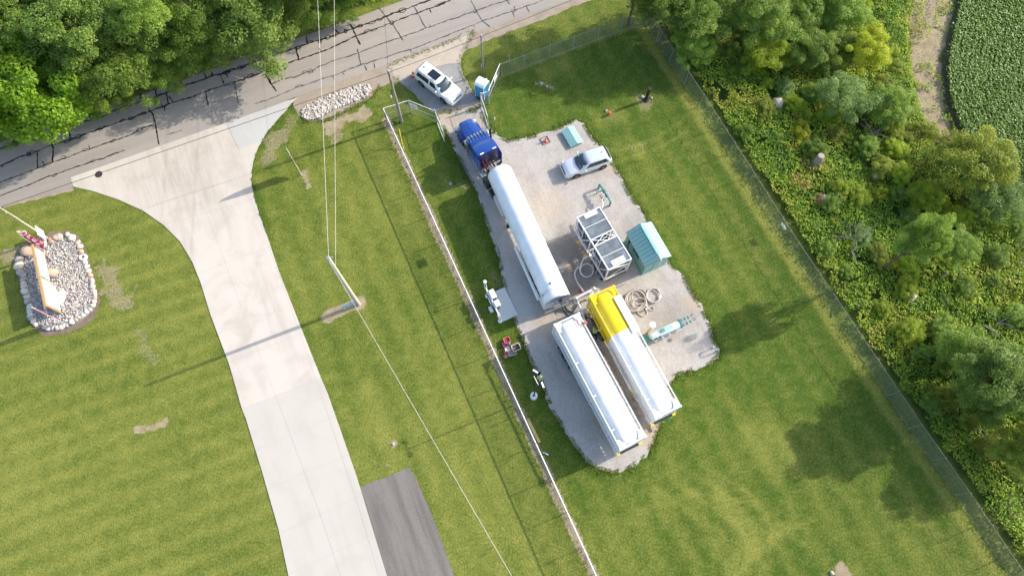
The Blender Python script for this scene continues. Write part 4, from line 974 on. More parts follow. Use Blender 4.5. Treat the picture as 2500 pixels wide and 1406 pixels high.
    if yellow:
        MB().box(1.0, 4.6, .62, 1.32, zt + .01, zt + .05).build('walkway_plate', WHITE, o, 0, .008)
        B = MB(); B.tube([(L + .3, -.2, 1.3), (L + .35, .1, 1.0), (L + .5, .35, 1.25), (L + .3, .6, 1.35), (L + .26, .9, 1.3)], .03, 8); B.build('green_hose', pm('green_hose', (.10, .40, .12), .5), o)
    else:
        B = MB(); B.bar((.35, .60, zt - .02), (1.1, .66, zt + .02), .05); B.build('red_handle', pm('faded_red', (.45, .06, .03), .6), o, 0)
        B = MB(); B.box(.95, 1.2, h - .05, h + .25, zt - .3, zt + .03); B.build('outlet_valve', pm('rusty_red', (.55, .16, .09), .6), o, 0, .03)
    return o
def run(a, b, c, d):
    m0 = (at(*a, 3.86) + at(*b, 3.86)) / 2; m1 = (at(*c, 3.86) + at(*d, 3.86)) / 2; q = m1 - m0; return math.atan2(q.y, q.x), q.length
HW, LW = run((1354, 790), (1411, 763), (1514, 1098), (1580, 1067))
HY, LY = run((1440, 722), (1497, 696), (1596, 1024), (1669, 991))
iso_trailer('white container tank trailer on the left, nearest to the floodlight mast', at(1354, 790, 3.86), at(1411, 763, 3.86), HW, None, LW)
iso_trailer('container tank trailer with bright yellow upper third and white remainder', at(1440, 722, 3.86), at(1497, 696, 3.86), HY, None, LY, yellow=4.0)

# ------------------------------------------------------------------ vaporiser trailer in a white frame
c0 = at(1408, 530, 3.55); c1_ = at(1465, 508, 3.55); c2 = at(1484, 657, 3.55); mid = (c0 + c1_) / 2; d = c2 - c0; hd = math.atan2(d.y, d.x); L = d.length; h = 1.17
vp = thing('vaporizer_trailer', 'open white framed trailer holding two grey finned vaporizer banks beside the teal hut', 'trailer', (mid.x, mid.y, 0), hd)
zt, zb = 3.55, 1.0
def vbar(nm, a, b, wd=.09): MB().bar(a, b, wd).build(nm, WHITE, vp, 0, .008)
for s in (1, -1):
    vbar('top_rail', (-.05, s * h, zt), (L + .05, s * h, zt), .11)
    MB().box(-.05, L + .05, s * h - .09, s * h + .09, zb - .12, zb + .06).build('bottom_rail', WHITE, vp, 0, .01)
    for x in (0, L * .44, L * .56, L):
        vbar('upright', (x, s * h, zb), (x, s * h, zt), .11 if x in (0, L) else .08)
    for x0, x1 in ((0, L * .44), (L * .56, L)):
        xm = (x0 + x1) / 2; vbar('upright', (xm, s * h, zb), (xm, s * h, zt), .06); vbar('cross_bar', (x0, s * h, 2.35), (xm, s * h, 2.35), .07)
        vbar('brace', (xm, s * h, zb + .05), (x1, s * h, zt - .05), .07); vbar('brace', (x0, s * h, 2.3), (xm, s * h, zb + .1), .06)
for x in (0, L * .44, L * .56, L):
    vbar('cross_beam', (x, -h, zt), (x, h, zt), .10); vbar('floor_beam', (x, -h, zb), (x, h, zb), .10)
vbar('brace', (L, -h, zt - .1), (L, h, 2.5), .08); vbar('brace', (L, -h, zb + .1), (L, h, 2.5), .08)
vbar('brace', (L * .44, -h, zt - .02), (L * .56, h * .2, zt - .02), .07); vbar('brace', (L * .56, -h, zt - .02), (L * .44, h * .2, zt - .02), .07); vbar('brace', (L * .44, h * .2, zt - .02), (L * .56, h, zt - .02), .07); vbar('brace', (L * .5, -h * .1, zt - .02), (L * .5, h * .3, zt - .02), .06)
m, t, p = nodes('grating_roof'); g = opos(t); sx = t.nodes.new('ShaderNodeSeparateXYZ'); t.links.new(g, sx.inputs[0])
gr = None
for k in (0, 1):
    q = mth(t, 'GREATER_THAN', mth(t, 'ABSOLUTE', mth(t, 'SUBTRACT', mth(t, 'FRACT', mth(t, 'MULTIPLY', sx.outputs[k], 3.3 if k == 0 else 4.2)), .5)), .46); gr = q if gr is None else mth(t, 'MAXIMUM', gr, q)
c = mixc(t, ramp(t, noise(t, 1.2, 5, .65, g), .35, .75), (.15, .17, .18), (.30, .33, .345)); c = mixc(t, mth(t, 'MULTIPLY', gr, mth(t, 'MULTIPLY', ramp(t, noise(t, 1.7, 3, .6, g), .35, .65), .45)), c, (.45, .48, .50))
t.links.new(c, p.inputs['Base Color']); p.inputs['Roughness'].default_value = .35; p.inputs['Metallic'].default_value = .35
GRATE = m
for x0, x1 in ((.08, L * .44 - .06), (L * .56 + .06, L - .08)):
    MB().box(x0, x1, -h + .07, h - .07, zt - .02, zt + .01).build('roof_panel', GRATE, vp, 0)
    MB().box((x0 + x1) / 2 - .025, (x0 + x1) / 2 + .025, -h + .07, h - .07, zt + .012, zt + .03).build('roof_seam', WHITE, vp, 0)
    B = MB()
    for i in range(7):
        for j in range(8):
            x = x0 + .17 + (x1 - x0 - .34) * i / 6; y = -h + .2 + (2 * h - .4) * j / 7
            for a in (0, 45, 90, 135): B.ob((x, y, 2.25), (.25, .012, 2.3), R(a + 10))
    tag(B.build('fin_tube', ALU, vp, 0), kind='stuff')
    B = MB()
    for j in range(7): B.tube([(x0 + .15, -h + .25 + (2 * h - .5) * j / 6, zt - .10), (x1 - .15, -h + .25 + (2 * h - .5) * j / 6, zt - .10)], .03, 6)
    B.build('header_pipe', ALU, vp)
for (x0, x1, y0, y1) in ((.10, .48, -.55, .75), (L - .62, L - .10, -.62, .70)):
    MB().slab([(x0, y0, zt + .035), (x1, y0, zt + .035), (x1, y1, zt + .035), (x0, y1, zt + .035)], .012).build('name_board', WHITE, vp, 0)
MB().slab([(L - .26, -.25, zt + .05), (L - .13, -.25, zt + .05), (L - .13, .2, zt + .05), (L - .26, .2, zt + .05)], .006).build('board_stripe', pm('pale_amber', (.75, .58, .28), .5), vp, 0)
MB().slab([(L - .48, -.1, zt + .05), (L - .34, -.1, zt + .05), (L - .34, .15, zt + .05), (L - .48, .15, zt + .05)], .006).build('board_emblem', pm('pale_violet', (.48, .42, .55), .5), vp, 0)
B = MB()
for y in (.5, -.5): B.box(.2, L, y - .06, y + .06, .68, .9)
B.bar((.3, 0, .75), (-.9, 0, .6), .12); B.box(L - .1, L + .05, -1.1, 1.1, .55, .85); B.build('chassis', DARK, vp)
for s in (1, -1):
    for x in (L * .66, L * .88): wheel(vp, x, s * 1.12, .45, .28, s, OFFW, 6)
    B = MB(); n = 8; B.box(L * .55, L * .99, s * 1.12 - .16, s * 1.12 + .16, .93, .96); B.build('mudguard', DARK, vp, 0)
    MB().box(L + .05, L + .10, s * .85 - .16, s * .85 + .16, .62, .78).build('tail_light', TAILR, vp, 0, .01)
    B = MB(); B.box(.5, .6, s * .9 - .05, s * .9 + .05, .05, .9); B.box(.42, .68, s * .9 - .13, s * .9 + .13, .02, .06); B.build('landing_leg', OFFW, vp, 0)
B = MB(); B.tube([(L * .5, -h + .2, 1.9), (L * .5, -h - .12, 1.7), (L * .5 + .1, -h - .22, 1.3)], .07, 8); B.ob((L * .5, -h - .1, 1.75), (.2, .12, .2)); B.build('outlet_pipe', ALU, vp)

# ------------------------------------------------------------------ teal hut and low roofed box
a = at(1566, 671); b = at(1624.7, 645); d = b - a; hw = d.length; ang = math.atan2(d.y, d.x)
hd = ang + math.pi / 2; n_ = Vector((math.cos(hd), math.sin(hd), 0)); dp = 3.62
ht = thing('utility_hut', 'small teal metal hut with pitched standing seam roof next to the vaporizer trailer', 'hut', a + d / 2, hd)
hw2 = hw / 2 - .1; ze, zr = 2.15, 2.92
MB().box(-.06, dp + .06, -hw2 - .10, hw2 + .10, 0, .14).build('base_plinth', TEAL, ht, 0, .01)
B = MB(); prof = [(-hw2, .14), (hw2, .14), (hw2, ze), (0, zr - .04), (-hw2, ze)]; B.loft([[(0.0, y, z) for y, z in prof], [(dp, y, z) for y, z in prof]]); B.build('wall', TEALW, ht, 0)
for s in (1, -1):
    e0 = (-.12, s * (hw2 + .14), ze - .07); e1 = (dp + .12, s * (hw2 + .14), ze - .07); r0 = (-.12, 0, zr); r1 = (dp + .12, 0, zr)
    q = [Vector(e0), Vector(e1), Vector(r1), Vector(r0)]; q = q if s < 0 else q[::-1]
    rf = MB().slab(q, .05).build('roof', TEALR, ht, 0)
    for k in range(11):
        x = -.08 + (dp + .16) * k / 10; MB().bar((x, s * (hw2 + .13), ze - .02), (x, s * .05, zr + .03), .04, .07).build('standing_seam', TEAL, rf, 0)
MB().box(.3, dp - .25, -.15, .15, zr + .02, zr + .20).build('ridge_vent', TEAL, ht, 0, .02); MB().box(.32, dp - .27, -.13, .13, zr + .205, zr + .22).build('vent_cap', TEALR, ht, 0)
MB().tube([(-.3, .02, 1.75), (-.35, .02, 2.6), (-.3, .02, zr + .1), (.4, .02, zr + .12)], .05, 10).build('vent_pipe', OFFW, ht)
f_ = MB().box(1.1, 2.3, hw2 - .02, hw2 + .05, 1.15, 2.0).build('window', TEAL, ht, 0); MB().box(1.16, 2.24, hw2 + .05, hw2 + .06, 1.2, 1.95).build('pane', GLASS, f_, 0)
B = MB()
for k in range(1, 4): B.box(1.16 + k * .27 - .02, 1.16 + k * .27 + .02, hw2 + .062, hw2 + .08, 1.2, 1.95)
B.box(1.16, 2.24, hw2 + .081, hw2 + .095, 1.56, 1.6); B.build('glazing_bar', TEAL, f_, 0)
MB().box(-.04, 0, -.45, .35, .15, 2.0).build('door', TEALW, ht, 0, .01); MB().box(-.055, -.04, -.2, .1, 1.5, 1.75).build('door_plate', pm('tan_plate', (.5, .42, .33), .6), ht, 0); MB().bar((-.09, .25, 1.0), (-.09, .25, 1.15), .03).build('door_handle', CHROME, ht)
B = MB(); B.box(2.9, 3.1, hw2, hw2 + .12, 1.3, 1.6); B.tube([(3.0, hw2 + .06, 1.3), (3.0, hw2 + .06, .2)], .03, 6); B.build('meter_box', DARK, ht, 0)
MB().box(3.25, 3.35, hw2, hw2 + .08, 1.6, 1.8).build('red_beacon', RED, ht, 0, .02)
c0 = at(1394, 360, .30); c1_ = at(1424, 346, .30); c2 = at(1371, 321, .30); u = (c0 - c2); hd = math.atan2(u.y, u.x); Lb = u.length; wb_ = (c1_ - c0).length * .96
bx = thing('valve_box', 'low teal box with pitched lid roof on the gravel behind the silver car', 'box', Vector((*c2.to_2d(), 0)), hd)
MB().box(.04, Lb - .04, .06, wb_ - .06, 0, .33).build('base', TEAL, bx, 0, .01)
for k, (y0, y1) in enumerate(((-.02, wb_ / 2), (wb_ + .02, wb_ / 2))):
    q = [Vector((-.03, y0, .30)), Vector((Lb + .03, y0, .30)), Vector((Lb + .03, y1, .56)), Vector((-.03, y1, .56))]
    MB().slab(q if k == 0 else q[::-1], .03).build('lid', TEALR, bx, 0)
B = MB()
for x in (0, Lb): B.add([(x - .01, .0, .30), (x - .01, wb_, .30), (x - .01, wb_ / 2, .56), (x + .01, 0, .30), (x + .01, wb_, .30), (x + .01, wb_ / 2, .56)], [(0, 1, 2), (3, 5, 4), (0, 3, 4, 1), (1, 4, 5, 2), (2, 5, 3, 0)])
B.build('gable', TEALW, bx, 0); MB().bar((Lb * .5, -.03, .32), (Lb * .5 + .15, -.03, .32), .03).build('handle', DARK, bx, 0)

# ------------------------------------------------------------------ portable toilet
q = at(1175, 239); pt = thing('portable_toilet', 'blue portable toilet with white domed roof beside the gate panel', 'toilet', at(1178, 233), R(-30))
MB().box(-.56, .56, -.56, .56, 0, .12).build('skid_base', DARK, pt, 0, .02)
MB().box(-.52, .52, -.52, .52, .12, 2.05).build('wall', PORTA, pt, 0, .05)
B = MB(); pr = [(.58 * math.cos(R(a)), 2.05 + .28 * math.sin(R(a))) for a in range(0, 181, 15)]
B.loft([[(x, y, z) for y, z in pr] for x in (-.57, .57)]); B.build('roof', WHITE, pt, 30)
MB().box(-.36, .36, -.545, -.52, .2, 1.95).build('door', pm('porta_door', (.04, .33, .62), .4), pt, 0, .01); MB().box(.25, .31, -.56, -.545, 1.0, 1.15).build('door_latch', DARK, pt, 0)
for s in (1, -1):
    for y in (-.52, .52): MB().bar((s * .53, y, .12), (s * .53, y, 2.1), .06).build('corner_trim', WHITE, pt, 0)
MB().lathe([(.06, 2.2), (.06, 2.5), (.075, 2.5), (.075, 2.55)], 10, Matrix.Translation((.38, .35, 0))).build('vent_stack', WHITE, pt)
B = MB()
for k in range(5): B.box(-.35 + k * .17, -.27 + k * .17, .525, .53, 1.75, 1.85)
B.build('wall_vent', DARK, pt, 0)

# ------------------------------------------------------------------ pipework on the gravel
q0 = at(1461, 461); q1 = at(1488, 503); d = (q1 - q0); q0.z = 0
pg = thing('pipe_riser', 'teal inverted pipe loop with flanges rising from the gravel by the silver car', 'pipework', q0); L = d.length; u = d / L
B = MB(); top = .95
B.tube([Vector((0, 0, 0)), Vector((0, 0, top - .15)), u * .05 + Vector((0, 0, top - .04)), u * .15 + Vector((0, 0, top)), d - u * .15 + Vector((0, 0, top)), d - u * .05 + Vector((0, 0, top - .04)), d + Vector((0, 0, top - .15)), d], .10, 12); B.build('main_pipe', TEALP, pg)
def fl_(p_, ax, r, tk, mat, par, nm='flange'):
    p_ = Vector(p_); ax = Vector(ax).normalized(); M = Matrix.Translation(p_) @ ax.to_track_quat('Z', 'Y').to_matrix().to_4x4()
    MB().lathe([(r, -tk / 2), (r, tk / 2)], 16, M).build(nm, mat, par)
for f in (.38, .45, .62, .70): fl_(d * f + Vector((0, 0, top)), u, .19, .06, TEALP, pg)
fl_(d * .66 + Vector((0, 0, top)), u, .15, .28, TEALP, pg, 'valve_body')
nn = Vector((-u.y, u.x, 0)) * -1
if nn.x > 0: nn = -nn
B = MB(); B.tube([d * .35 + Vector((0, 0, top)), d * .3 + nn * .35 + Vector((0, 0, .8)), d * .2 + nn * .45 + Vector((0, 0, .55)), d * .2 + nn * .45], .05, 8); B.build('branch_pipe', TEALP, pg)
B = MB(); B.tube([d * .25 + nn * .5 + Vector((0, 0, .7)), d * .5 + nn * .52 + Vector((0, 0, .7)), d * .72 + nn * .45 + Vector((0, 0, .75))], .045, 8); B.build('bypass_pipe', OFFW, pg)
MB().ball(d * .62 + nn * .5 + Vector((0, 0, .78)), .10).build('red_valve', RED, pg); MB().ball(d * .74 + nn * .46 + Vector((0, 0, .75)), .10).build('blue_valve', PORTA, pg); MB().ball(d * .5 + nn * .5 + Vector((0, 0, .78)), .07).build('red_gauge', RED, pg)
def hose(label, pts, r, mat, name='hose', cat='hose', group=None, fit=True):
    o0 = Vector(pts[0]); o = thing(name, label, cat, (o0.x, o0.y, 0), 0, group)
    P_ = [Vector(q) - Vector((o0.x, o0.y, 0)) for q in pts]; S = []
    for i in range(len(P_) - 1):            # catmull-rom smoothing
        a = P_[max(i - 1, 0)]; b = P_[i]; c = P_[i + 1]; e = P_[min(i + 2, len(P_) - 1)]
        for k in range(5):
            s = k / 5; S.append(.5 * ((2 * b) + (c - a) * s + (2 * a - 5 * b + 4 * c - e) * s * s + (3 * b - a - 3 * c + e) * s ** 3))
    S.append(P_[-1]); MB().tube(S, r, 8).build('hose_body', mat, o)
    if fit:
        for a, b in ((S[0], S[1]), (S[-1], S[-2])): MB().tube([a, a + (b - a).normalized() * .18], r * 1.5, 8).build('coupling', ALU, o)
    return o
def arc(cx, cy, rx, n=14, a0=0, a1=360, z=.06, ry=None): return [at(cx + rx * math.cos(R(a)), cy + (ry or rx) * math.sin(R(a)), z) for a in np.linspace(a0, a1, n)]
hose('thin pale hose from the teal pipe loop up to the vaporizer frame', [d * .74 + nn * .46 + q0 + Vector((0, 0, .75)), at(1470, 486, .9), at(1472, 498, 1.0), at(1470, 512, 1.6)], .045, HOSEW)
hose('white hose with one round loop on the gravel beside the vaporizer trailer', [at(1441, 622, 1.4), at(1432, 628, .7), at(1424, 634, .15), at(1418, 648, .08)] + arc(1433, 660, 16, 14, 180, 530, .09) + [at(1413, 652, .1), at(1405, 662, .08), at(1404, 675, .08), at(1410, 690, .3), at(1416, 699, .8), at(1426, 713, 1.1)], .075, HOSEW)
mf = thing('transfer_manifold', 'white transfer pipe manifold on stands between the tanker and the yellow tank', 'pipework', at(1407, 728))
o0 = mf.location.copy(); P3 = lambda u_, v_, z: at(u_, v_, z) - o0
B = MB(); B.tube([P3(1406, 728, 1.15), P3(1452, 703, 1.15)], .085, 10); B.build('main_pipe', WHITE, mf)
B = MB(); B.tube([P3(1452, 703, 1.15), P3(1458, 708, 1.15), P3(1464, 718, 1.5)], .075, 10); B.build('outlet_pipe', WHITE, mf)
for uv in ((1407, 728), (1450, 704)): MB().ball(P3(*uv, 1.18), .16, 10, 0, (1, 1, .9)).build('valve', OFFW, mf); 
for uv in ((1410, 727), (1447, 706)):
    q = P3(*uv, 1.1); B = MB(); B.tube([q, (q.x, q.y, 0)], .04, 6); B.ob((q.x, q.y, .03), (.4, .4, .05)); B.build('stand', OFFW, mf)
for uv in ((1444, 701), (1455, 706), (1410, 733)): q = P3(*uv, 1.25); B = MB(); B.bar(q, q + Vector((.2, -.12, .05)), .05); B.build('valve_handle', pm('handle_tan', (.55, .42, .2), .6), mf)
hose('thick white hose drooping from the manifold to the left tank trailer', [at(1407, 731, 1.15), at(1412, 742, .8), at(1419, 757, .45), at(1424, 772, .9), at(1429, 789, 3.4)], .10, HOSEW)
hose('black hose running from the tanker cabinet to the left tank trailer', [at(1367, 735, 1.35), at(1371, 744, .6), at(1374, 753, .1), at(1380, 762, .06), at(1387, 770, .06), at(1396, 777, .06)], .06, HOSEK)
hose('black hose looped on the gravel behind the tanker', [at(1383, 739, .06), at(1380, 747, .06), at(1386, 757, .06), at(1397, 761, .06), at(1404, 754, .06), at(1412, 742, .06), at(1425, 734, .06), at(1436, 732, .06)], .055, HOSEK)
random.seed(11)
pts = []
for k in range(6):
    pts += arc(1557 + random.uniform(-6, 6), 728 + random.uniform(-5, 7), 21 + random.uniform(-6, 5), 10, k * 20, 340 + k * 20, .05 + .055 * k)
pts += [at(1570, 748, .1), at(1580, 765, .06), at(1568, 772, .06), at(1556, 762, .08), at(1548, 745, .1)] + arc(1562, 745, 18, 8, 180, 400, .3) + [at(1590, 748, .1), at(1596, 756, .06), at(1582, 755, .06), at(1574, 740, .15)]
hose('tangled heap of beige hose coiled on the gravel beside the yellow tank', pts, .055, HOSEB)
hose('smaller neat beige hose coil right of the tangled hose heap', arc(1594, 722, 18, 14, 0, 360, .06) + arc(1594, 722, 15, 14, 15, 380, .15) + arc(1595, 721, 17, 10, 30, 330, .24), .055, HOSEB)
# scrubber vessel with valves
q0 = at(1588, 822, .95); q1 = at(1660, 790, .95); d = q1 - q0; L = d.length; hd = math.atan2(d.y, d.x)
vs = thing('pressure_vessel', 'grey green horizontal pressure vessel with valves on the gravel beside the yellow tank', 'tank', (q0.x, q0.y, 0), hd)
B = MB(); B.cylx(0, 0, 0, .95, 1, 28, prof=[(.05, -.10), (.24, -.07), (.35, .04), (.37, .10), (.37, L - .10), (.35, L - .04), (.24, L + .06), (.05, L + .10)]); B.build('shell', VESSEL, vs, 40)
for x in (L - .05, L + .03): B = MB(); B.cylx(x - .03, x + .03, 0, .95, .43, 24); B.build('flange', TEALP, vs)
for s in (1, -1):
    y = s * .22; B = MB(); B.tube([(L + .1, y, .95), (L + 1.15, y, .95)], .09, 10); B.build('outlet_pipe', VESSEL, vs)
    for x in (L + .25, L + .6, L + .95): fl_((x, y, .95), (1, 0, 0), .15, .06, TEALP, vs)
    B = MB(); B.bar((L + 1.1, y, .95), (L + 1.2, y, 1.45), .05); B.lathe([(.16, 0), (.16, .03)], 12, Matrix.Translation((L + 1.2, y, 1.45))); B.build('hand_wheel', GREYM, vs)
    for x in (.5, L - .5): B = MB(); B.box(x - .08, x + .08, s * .35 - .06, s * .35 + .06, 0, .75); B.build('leg', TEALP, vs, 0)
B = MB(); B.slab([(1.1, -.14, 1.31), (2.2, -.14, 1.31), (2.2, .14, 1.31), (1.1, .14, 1.31)], .025); B.build('walk_plate', TEALR, vs, 0)
B = MB(); B.ob((1.15, .0, 1.38), (.36, .32, .16)); B.build('junction_box', TEALP, vs, 0, .02)
B = MB(); B.tube([(.1, -.46, .7), (L, -.46, .7)], .05, 8)
B.build('valve_rail', VESSEL, vs)
for k in range(7):
    x = .3 + k * .36; B = MB(); B.tube([(x, -.32, .9), (x, -.52, .8)], .035, 6); B.lathe([(.08, -.03), (.08, .03)], 10, Matrix.Translation((x, -.54, .85)) @ Matrix.Rotation(1.2, 4, 'X')); B.build('gauge_valve', GREYM if k % 2 else VESSEL, vs)
for x in (.35, .75): fl_((x, -.38, 1.02), (0, -1, .3), .11, .10, DARK, vs, 'nozzle')
B = MB(); B.ob((-.45, .05, .35), (.75, .6, .7)); B.build('drain_box', TEALP, vs, 0, .03)
B = MB(); B.lathe([(.17, 0), (.18, .02), (.15, .05)], 20, Matrix.Translation((2.0, -.85, .18))); B.build('red_disc', pm('faded_rust', (.46, .30, .24), .7), vs)
vpz = thing('vent_stack', 'tan vent post topped by a round white cap beside the grey green vessel', 'vent', at(1577, 817)); top = 3.1
MB().tube([(0, 0, 0), (0, 0, top)], .12, 12).build('post', pm('tan_pipe', (.55, .45, .30), .6), vpz); MB().lathe([(.10, top - .1), (.28, top), (.29, top + .05), (.14, top + .09), (.03, top + .10)], 24).build('cap', WHITE, vpz)
q = at(1737, 851); pl = thing('pipe_riser', 'small thin grey pipe hoop at the far corner of the gravel yard', 'pipework', q); e = at(1742, 862) - q; up_ = Vector((0, 0, .75))
MB().tube([Vector((0, 0, 0)), up_ * .85, e * .2 + up_, e * .8 + up_, e + up_ * .85, e], .045, 8).build('hoop', TEALP, pl); fl_(up_ * .9 + e * .1, (0, 0, 1), .09, .12, VESSEL, pl, 'valve')
bp = thing('vent_pipe', 'dark rusty vent pipe standing alone in the lawn near the rear fence', 'pipe', at(1577, 245)); B = MB(); B.tube([(0, 0, 0), (0, 0, 1.9)], [.17, .15], 14); B.build('shaft', RUST, bp); MB().lathe([(.17, 1.82), (.20, 1.85), (.20, 1.95), (.05, 1.98)], 14).build('cap', RUST, bp); MB().lathe([(.34, 0), (.34, .06), (.2, .12)], 14).build('foot', RUST, bp)
cn = thing('well_head', 'low orange capped pipe head in a weedy ring of the lawn', 'well cap', at(1487, 281)); MB().lathe([(.12, 0), (.12, .35)], 12).build('casing', GALV, cn); MB().lathe([(.17, .33), (.17, .47), (.05, .52)], 12).build('cap', ORANGE, cn); B = MB(); B.bar((.3, .2, 0), (.4, .5, .7), .04); B.build('marker_rod', GALV, cn)
def cone(label, p_, r=.18, h=.7, base=True):
    o = thing('traffic_cone', label, 'cone', p_); MB().lathe([(r, .03), (r * .25, h), (r * .18, h + .02)], 16).build('body', ORANGE, o); MB().box(-r * 1.2, r * 1.2, -r * 1.2, r * 1.2, 0, .035).build('base', ORANGE, o, 0, .01); MB().lathe([(r * .72, h * .42), (r * .48, h * .66)], 16, Matrix.Diagonal((1.03, 1.03, 1, 1)), cap=False).build('collar', WHITE, o); return o
cone('orange traffic cone behind the tail of the white car at the gate', at(1010, 187), .22, .75)
cone('small orange traffic cone standing on the gravel left of the teal roofed box', at(1332, 346), .18, .6)
s = thing('wooden_pallet', 'small wooden pallet on the gravel around the traffic cone base', 'pallet', at(1331, 344), R(25))
B = MB()
for a in range(4): B.box(-.42, .42, .36, .42, 0, .08, Matrix.Rotation(a * math.pi / 2, 4, 'Z') @ Matrix.Translation((0, 0, a * .002)))
B.build('boards', GREYM, s, 0)
# metering station on its slab
c0 = at(1226, 783); c1_ = at(1265, 769); c2 = at(1232, 702); c3_ = at(1203, 714); u = (c2 - c1_); hd = math.atan2(u.y, u.x); Ls = u.length
ms = thing('concrete_slab', 'smooth pale concrete slab beside the white metering cabinets', 'slab', c1_, hd)
CONP = pm('slab_concrete', (.56, .58, .57), .85, var=.06)
MB().box(0, Ls, 0, 1.62, -.05, .12).build('slab', CONP, ms, 0, .02)
ca_, cb_ = at(1213, 740, 1.6), at(1202, 717.5, 1.6); u = (cb_ - ca_); u.z = 0; u.normalize(); lf = Vector((-u.y, u.x, 0)); org = ca_ - u * .95 + lf * .28; org.z = 0; SL = 2.75
st = thing('metering_station', 'white metering station with two cabinets on a pipe rail beside the concrete slab', 'meter station', org, math.atan2(u.y, u.x))
B = MB(); B.tube([(0, 0, 1.35), (SL, 0, 1.35)], .07, 10); B.build('header_pipe', WHITE, st)
for x in (.15, SL * .5, SL - .15): MB().tube([(x, 0, 0), (x, 0, 1.35)], .05, 8).build('support_post', WHITE, st)
for x0, x1 in ((.62, 1.24), (1.48, 2.36)):
    cbx = MB().box(x0, x1, -.54, -.06, .85, 1.65).build('cabinet', WHITE, st, 0, .02); MB().box(x0 + .05, x1 - .05, -.555, -.54, .9, 1.6).build('door', OFFW, cbx, 0, .01)
    MB().box(x0 - .02, x0, -.43, -.12, .95, 1.55).build('side_panel', GREYM, cbx, 0)
    MB().box(x0 + .2, x0 + .3, -.4, -.2, 0, .85).build('cabinet_leg', GALV, st, 0)
B = MB(); B.ob((.85, .38, .9), (.5, .3, .4)); B.build('rear_box', SIGNBL, st, 0, .02)
B = MB(); B.tube([(1.2, .18, 1.2), (1.9, .18, 1.2), (2.3, .2, .9), (2.4, .2, 0)], .05, 8); B.build('bypass_pipe', WHITE, st); MB().ball((2.1, .25, 1.1), .16, 12, 0, (1, .6, 1)).build('regulator', WHITE, st)
B = MB(); B.tube([(0, .08, 1.35), (-.15, .05, 1.2), (-.25, 0, .1)], .05, 8); B.tube([(.05, -.1, 1.35), (-.15, -.1, 1.1), (-.25, -.06, .1)], .04, 8); B.build('riser_pipe', WHITE, st); MB().lathe([(.21, 0), (.21, .1), (.17, .13)], 24, Matrix.Translation((-.25, -.03, 0))).build('foot_disc', WHITE, st)
B = MB(); B.tube([(SL, .06, 1.35), (SL + .1, .06, 2.0), (SL + .1, .06, 2.8)], .04, 8); B.tube([(SL, -.1, 1.35), (SL + .05, -.08, 2.0), (SL + .1, -.02, 2.8)], .035, 8); B.build('vent_tube', WHITE, st); MB().lathe([(.08, 2.72), (.16, 2.8), (.16, 2.87), (.05, 2.92)], 18, Matrix.Translation((SL + .1, 0, 0))).build('vent_cap', WHITE, st)
# floodlight mast in its ballast drum
fm = thing('floodlight_mast', 'twin floodlight mast standing in a white ballast drum at the shaded grass edge', 'floodlight', at(1303, 969)); hh = 6.7
MB().lathe([(.31, 0), (.325, .04), (.325, .72), (.30, .77), (.12, .79)], 28).build('ballast_drum', WHITE, fm, 30); MB().ob((0, 0, .84), (.22, .22, .10), .4).build('drum_plate', GREYM, fm, 0, .02)
MB().tube([(0, 0, .78), (0, 0, hh)], [.06, .045], 12).build('mast', DARK, fm)
tp = [at(1297.5, 914, hh) - fm.location, at(1309, 937, hh) - fm.location]
mid = (tp[0] + tp[1]) / 2; off = Vector((-mid.x, -mid.y, 0)); tp = [q + off for q in tp]
MB().tube([tp[0], tp[1]], .035, 8).build('cross_arm', OFFW, fm)
for i, q in enumerate(tp):
    dr0 = (tp[1] - tp[0]).normalized() * (1 if i else -1); side_ = Vector((.55, .85, 0)) if i == 0 else Vector((.9, .35, 0))
    lm = MB(); M = Matrix.Translation(q + dr0 * .1 + side_ * .18 + Vector((0, 0, .05))) @ Matrix.Rotation(math.atan2(side_.y, side_.x), 4, 'Z') @ Matrix.Rotation(R(35), 4, 'Y')
    lm.box(-.06, .04, -.21, .21, -.16, .16, M); lo = lm.build('floodlight', DARK, fm, 0, .015); MB().box(.042, .05, -.19, .19, -.14, .14, M).build('lens', LAMPW, lo, 0)
    vz = MB(); vz.box(-.06, .08, -.23, .23, .165, .20, M); vz.build('visor', WHITE, lo, 0)
# tubs, boxes and bins by the fence
def tub(name, label, uv, size, mat, inner, rz=0, lid=None, z=0, rnd=.06):
    o = thing(name, label, 'box' if 'box' in name or 'crate' in name else 'tub', at(*uv), R(rz), 'containers left on the grass by the long fence'); a, b, h = size[0] * .66, size[1] * .66, size[2] * .8
    prof = lambda k, zz: [(a * k * sx / 2, b * k * sy / 2, zz) for sx, sy in ((-1, -.8), (-.8, -1), (.8, -1), (1, -.8), (1, .8), (.8, 1), (-.8, 1), (-1, .8))]
    B = MB(); B.loft([prof(.82, 0), prof(1, h), prof(1.06, h), prof(1.06, h - .03), ] , cap=False); B.loft([prof(.80, .02), prof(.80, .04)]); B.loft([prof(1.0, h), prof(.9, h), prof(.78, .05)], cap=False)
    B.build('body', mat, o, 25)
    if inner: MB().loft([prof(.84, h * .45), prof(.86, h * .62)]).build('contents', inner, o, 25)
    if lid: MB().loft([prof(1.08, h + .005), prof(1.08, h + .04), prof(.95, h + .06)]).build('lid', lid, o, 25)
    return o
tub('storage_tub', 'open red tub with pale rim, topmost of the cluster on the grass by the fence', (1238, 833), (.85, .8, .5), SALMON, RED, 20)
tub('storage_tub', 'square magenta pink tub in the cluster on the grass by the fence', (1233, 843), (.62, .62, .45), PINK, pm('plum', (.25, .05, .16), .6), 25)
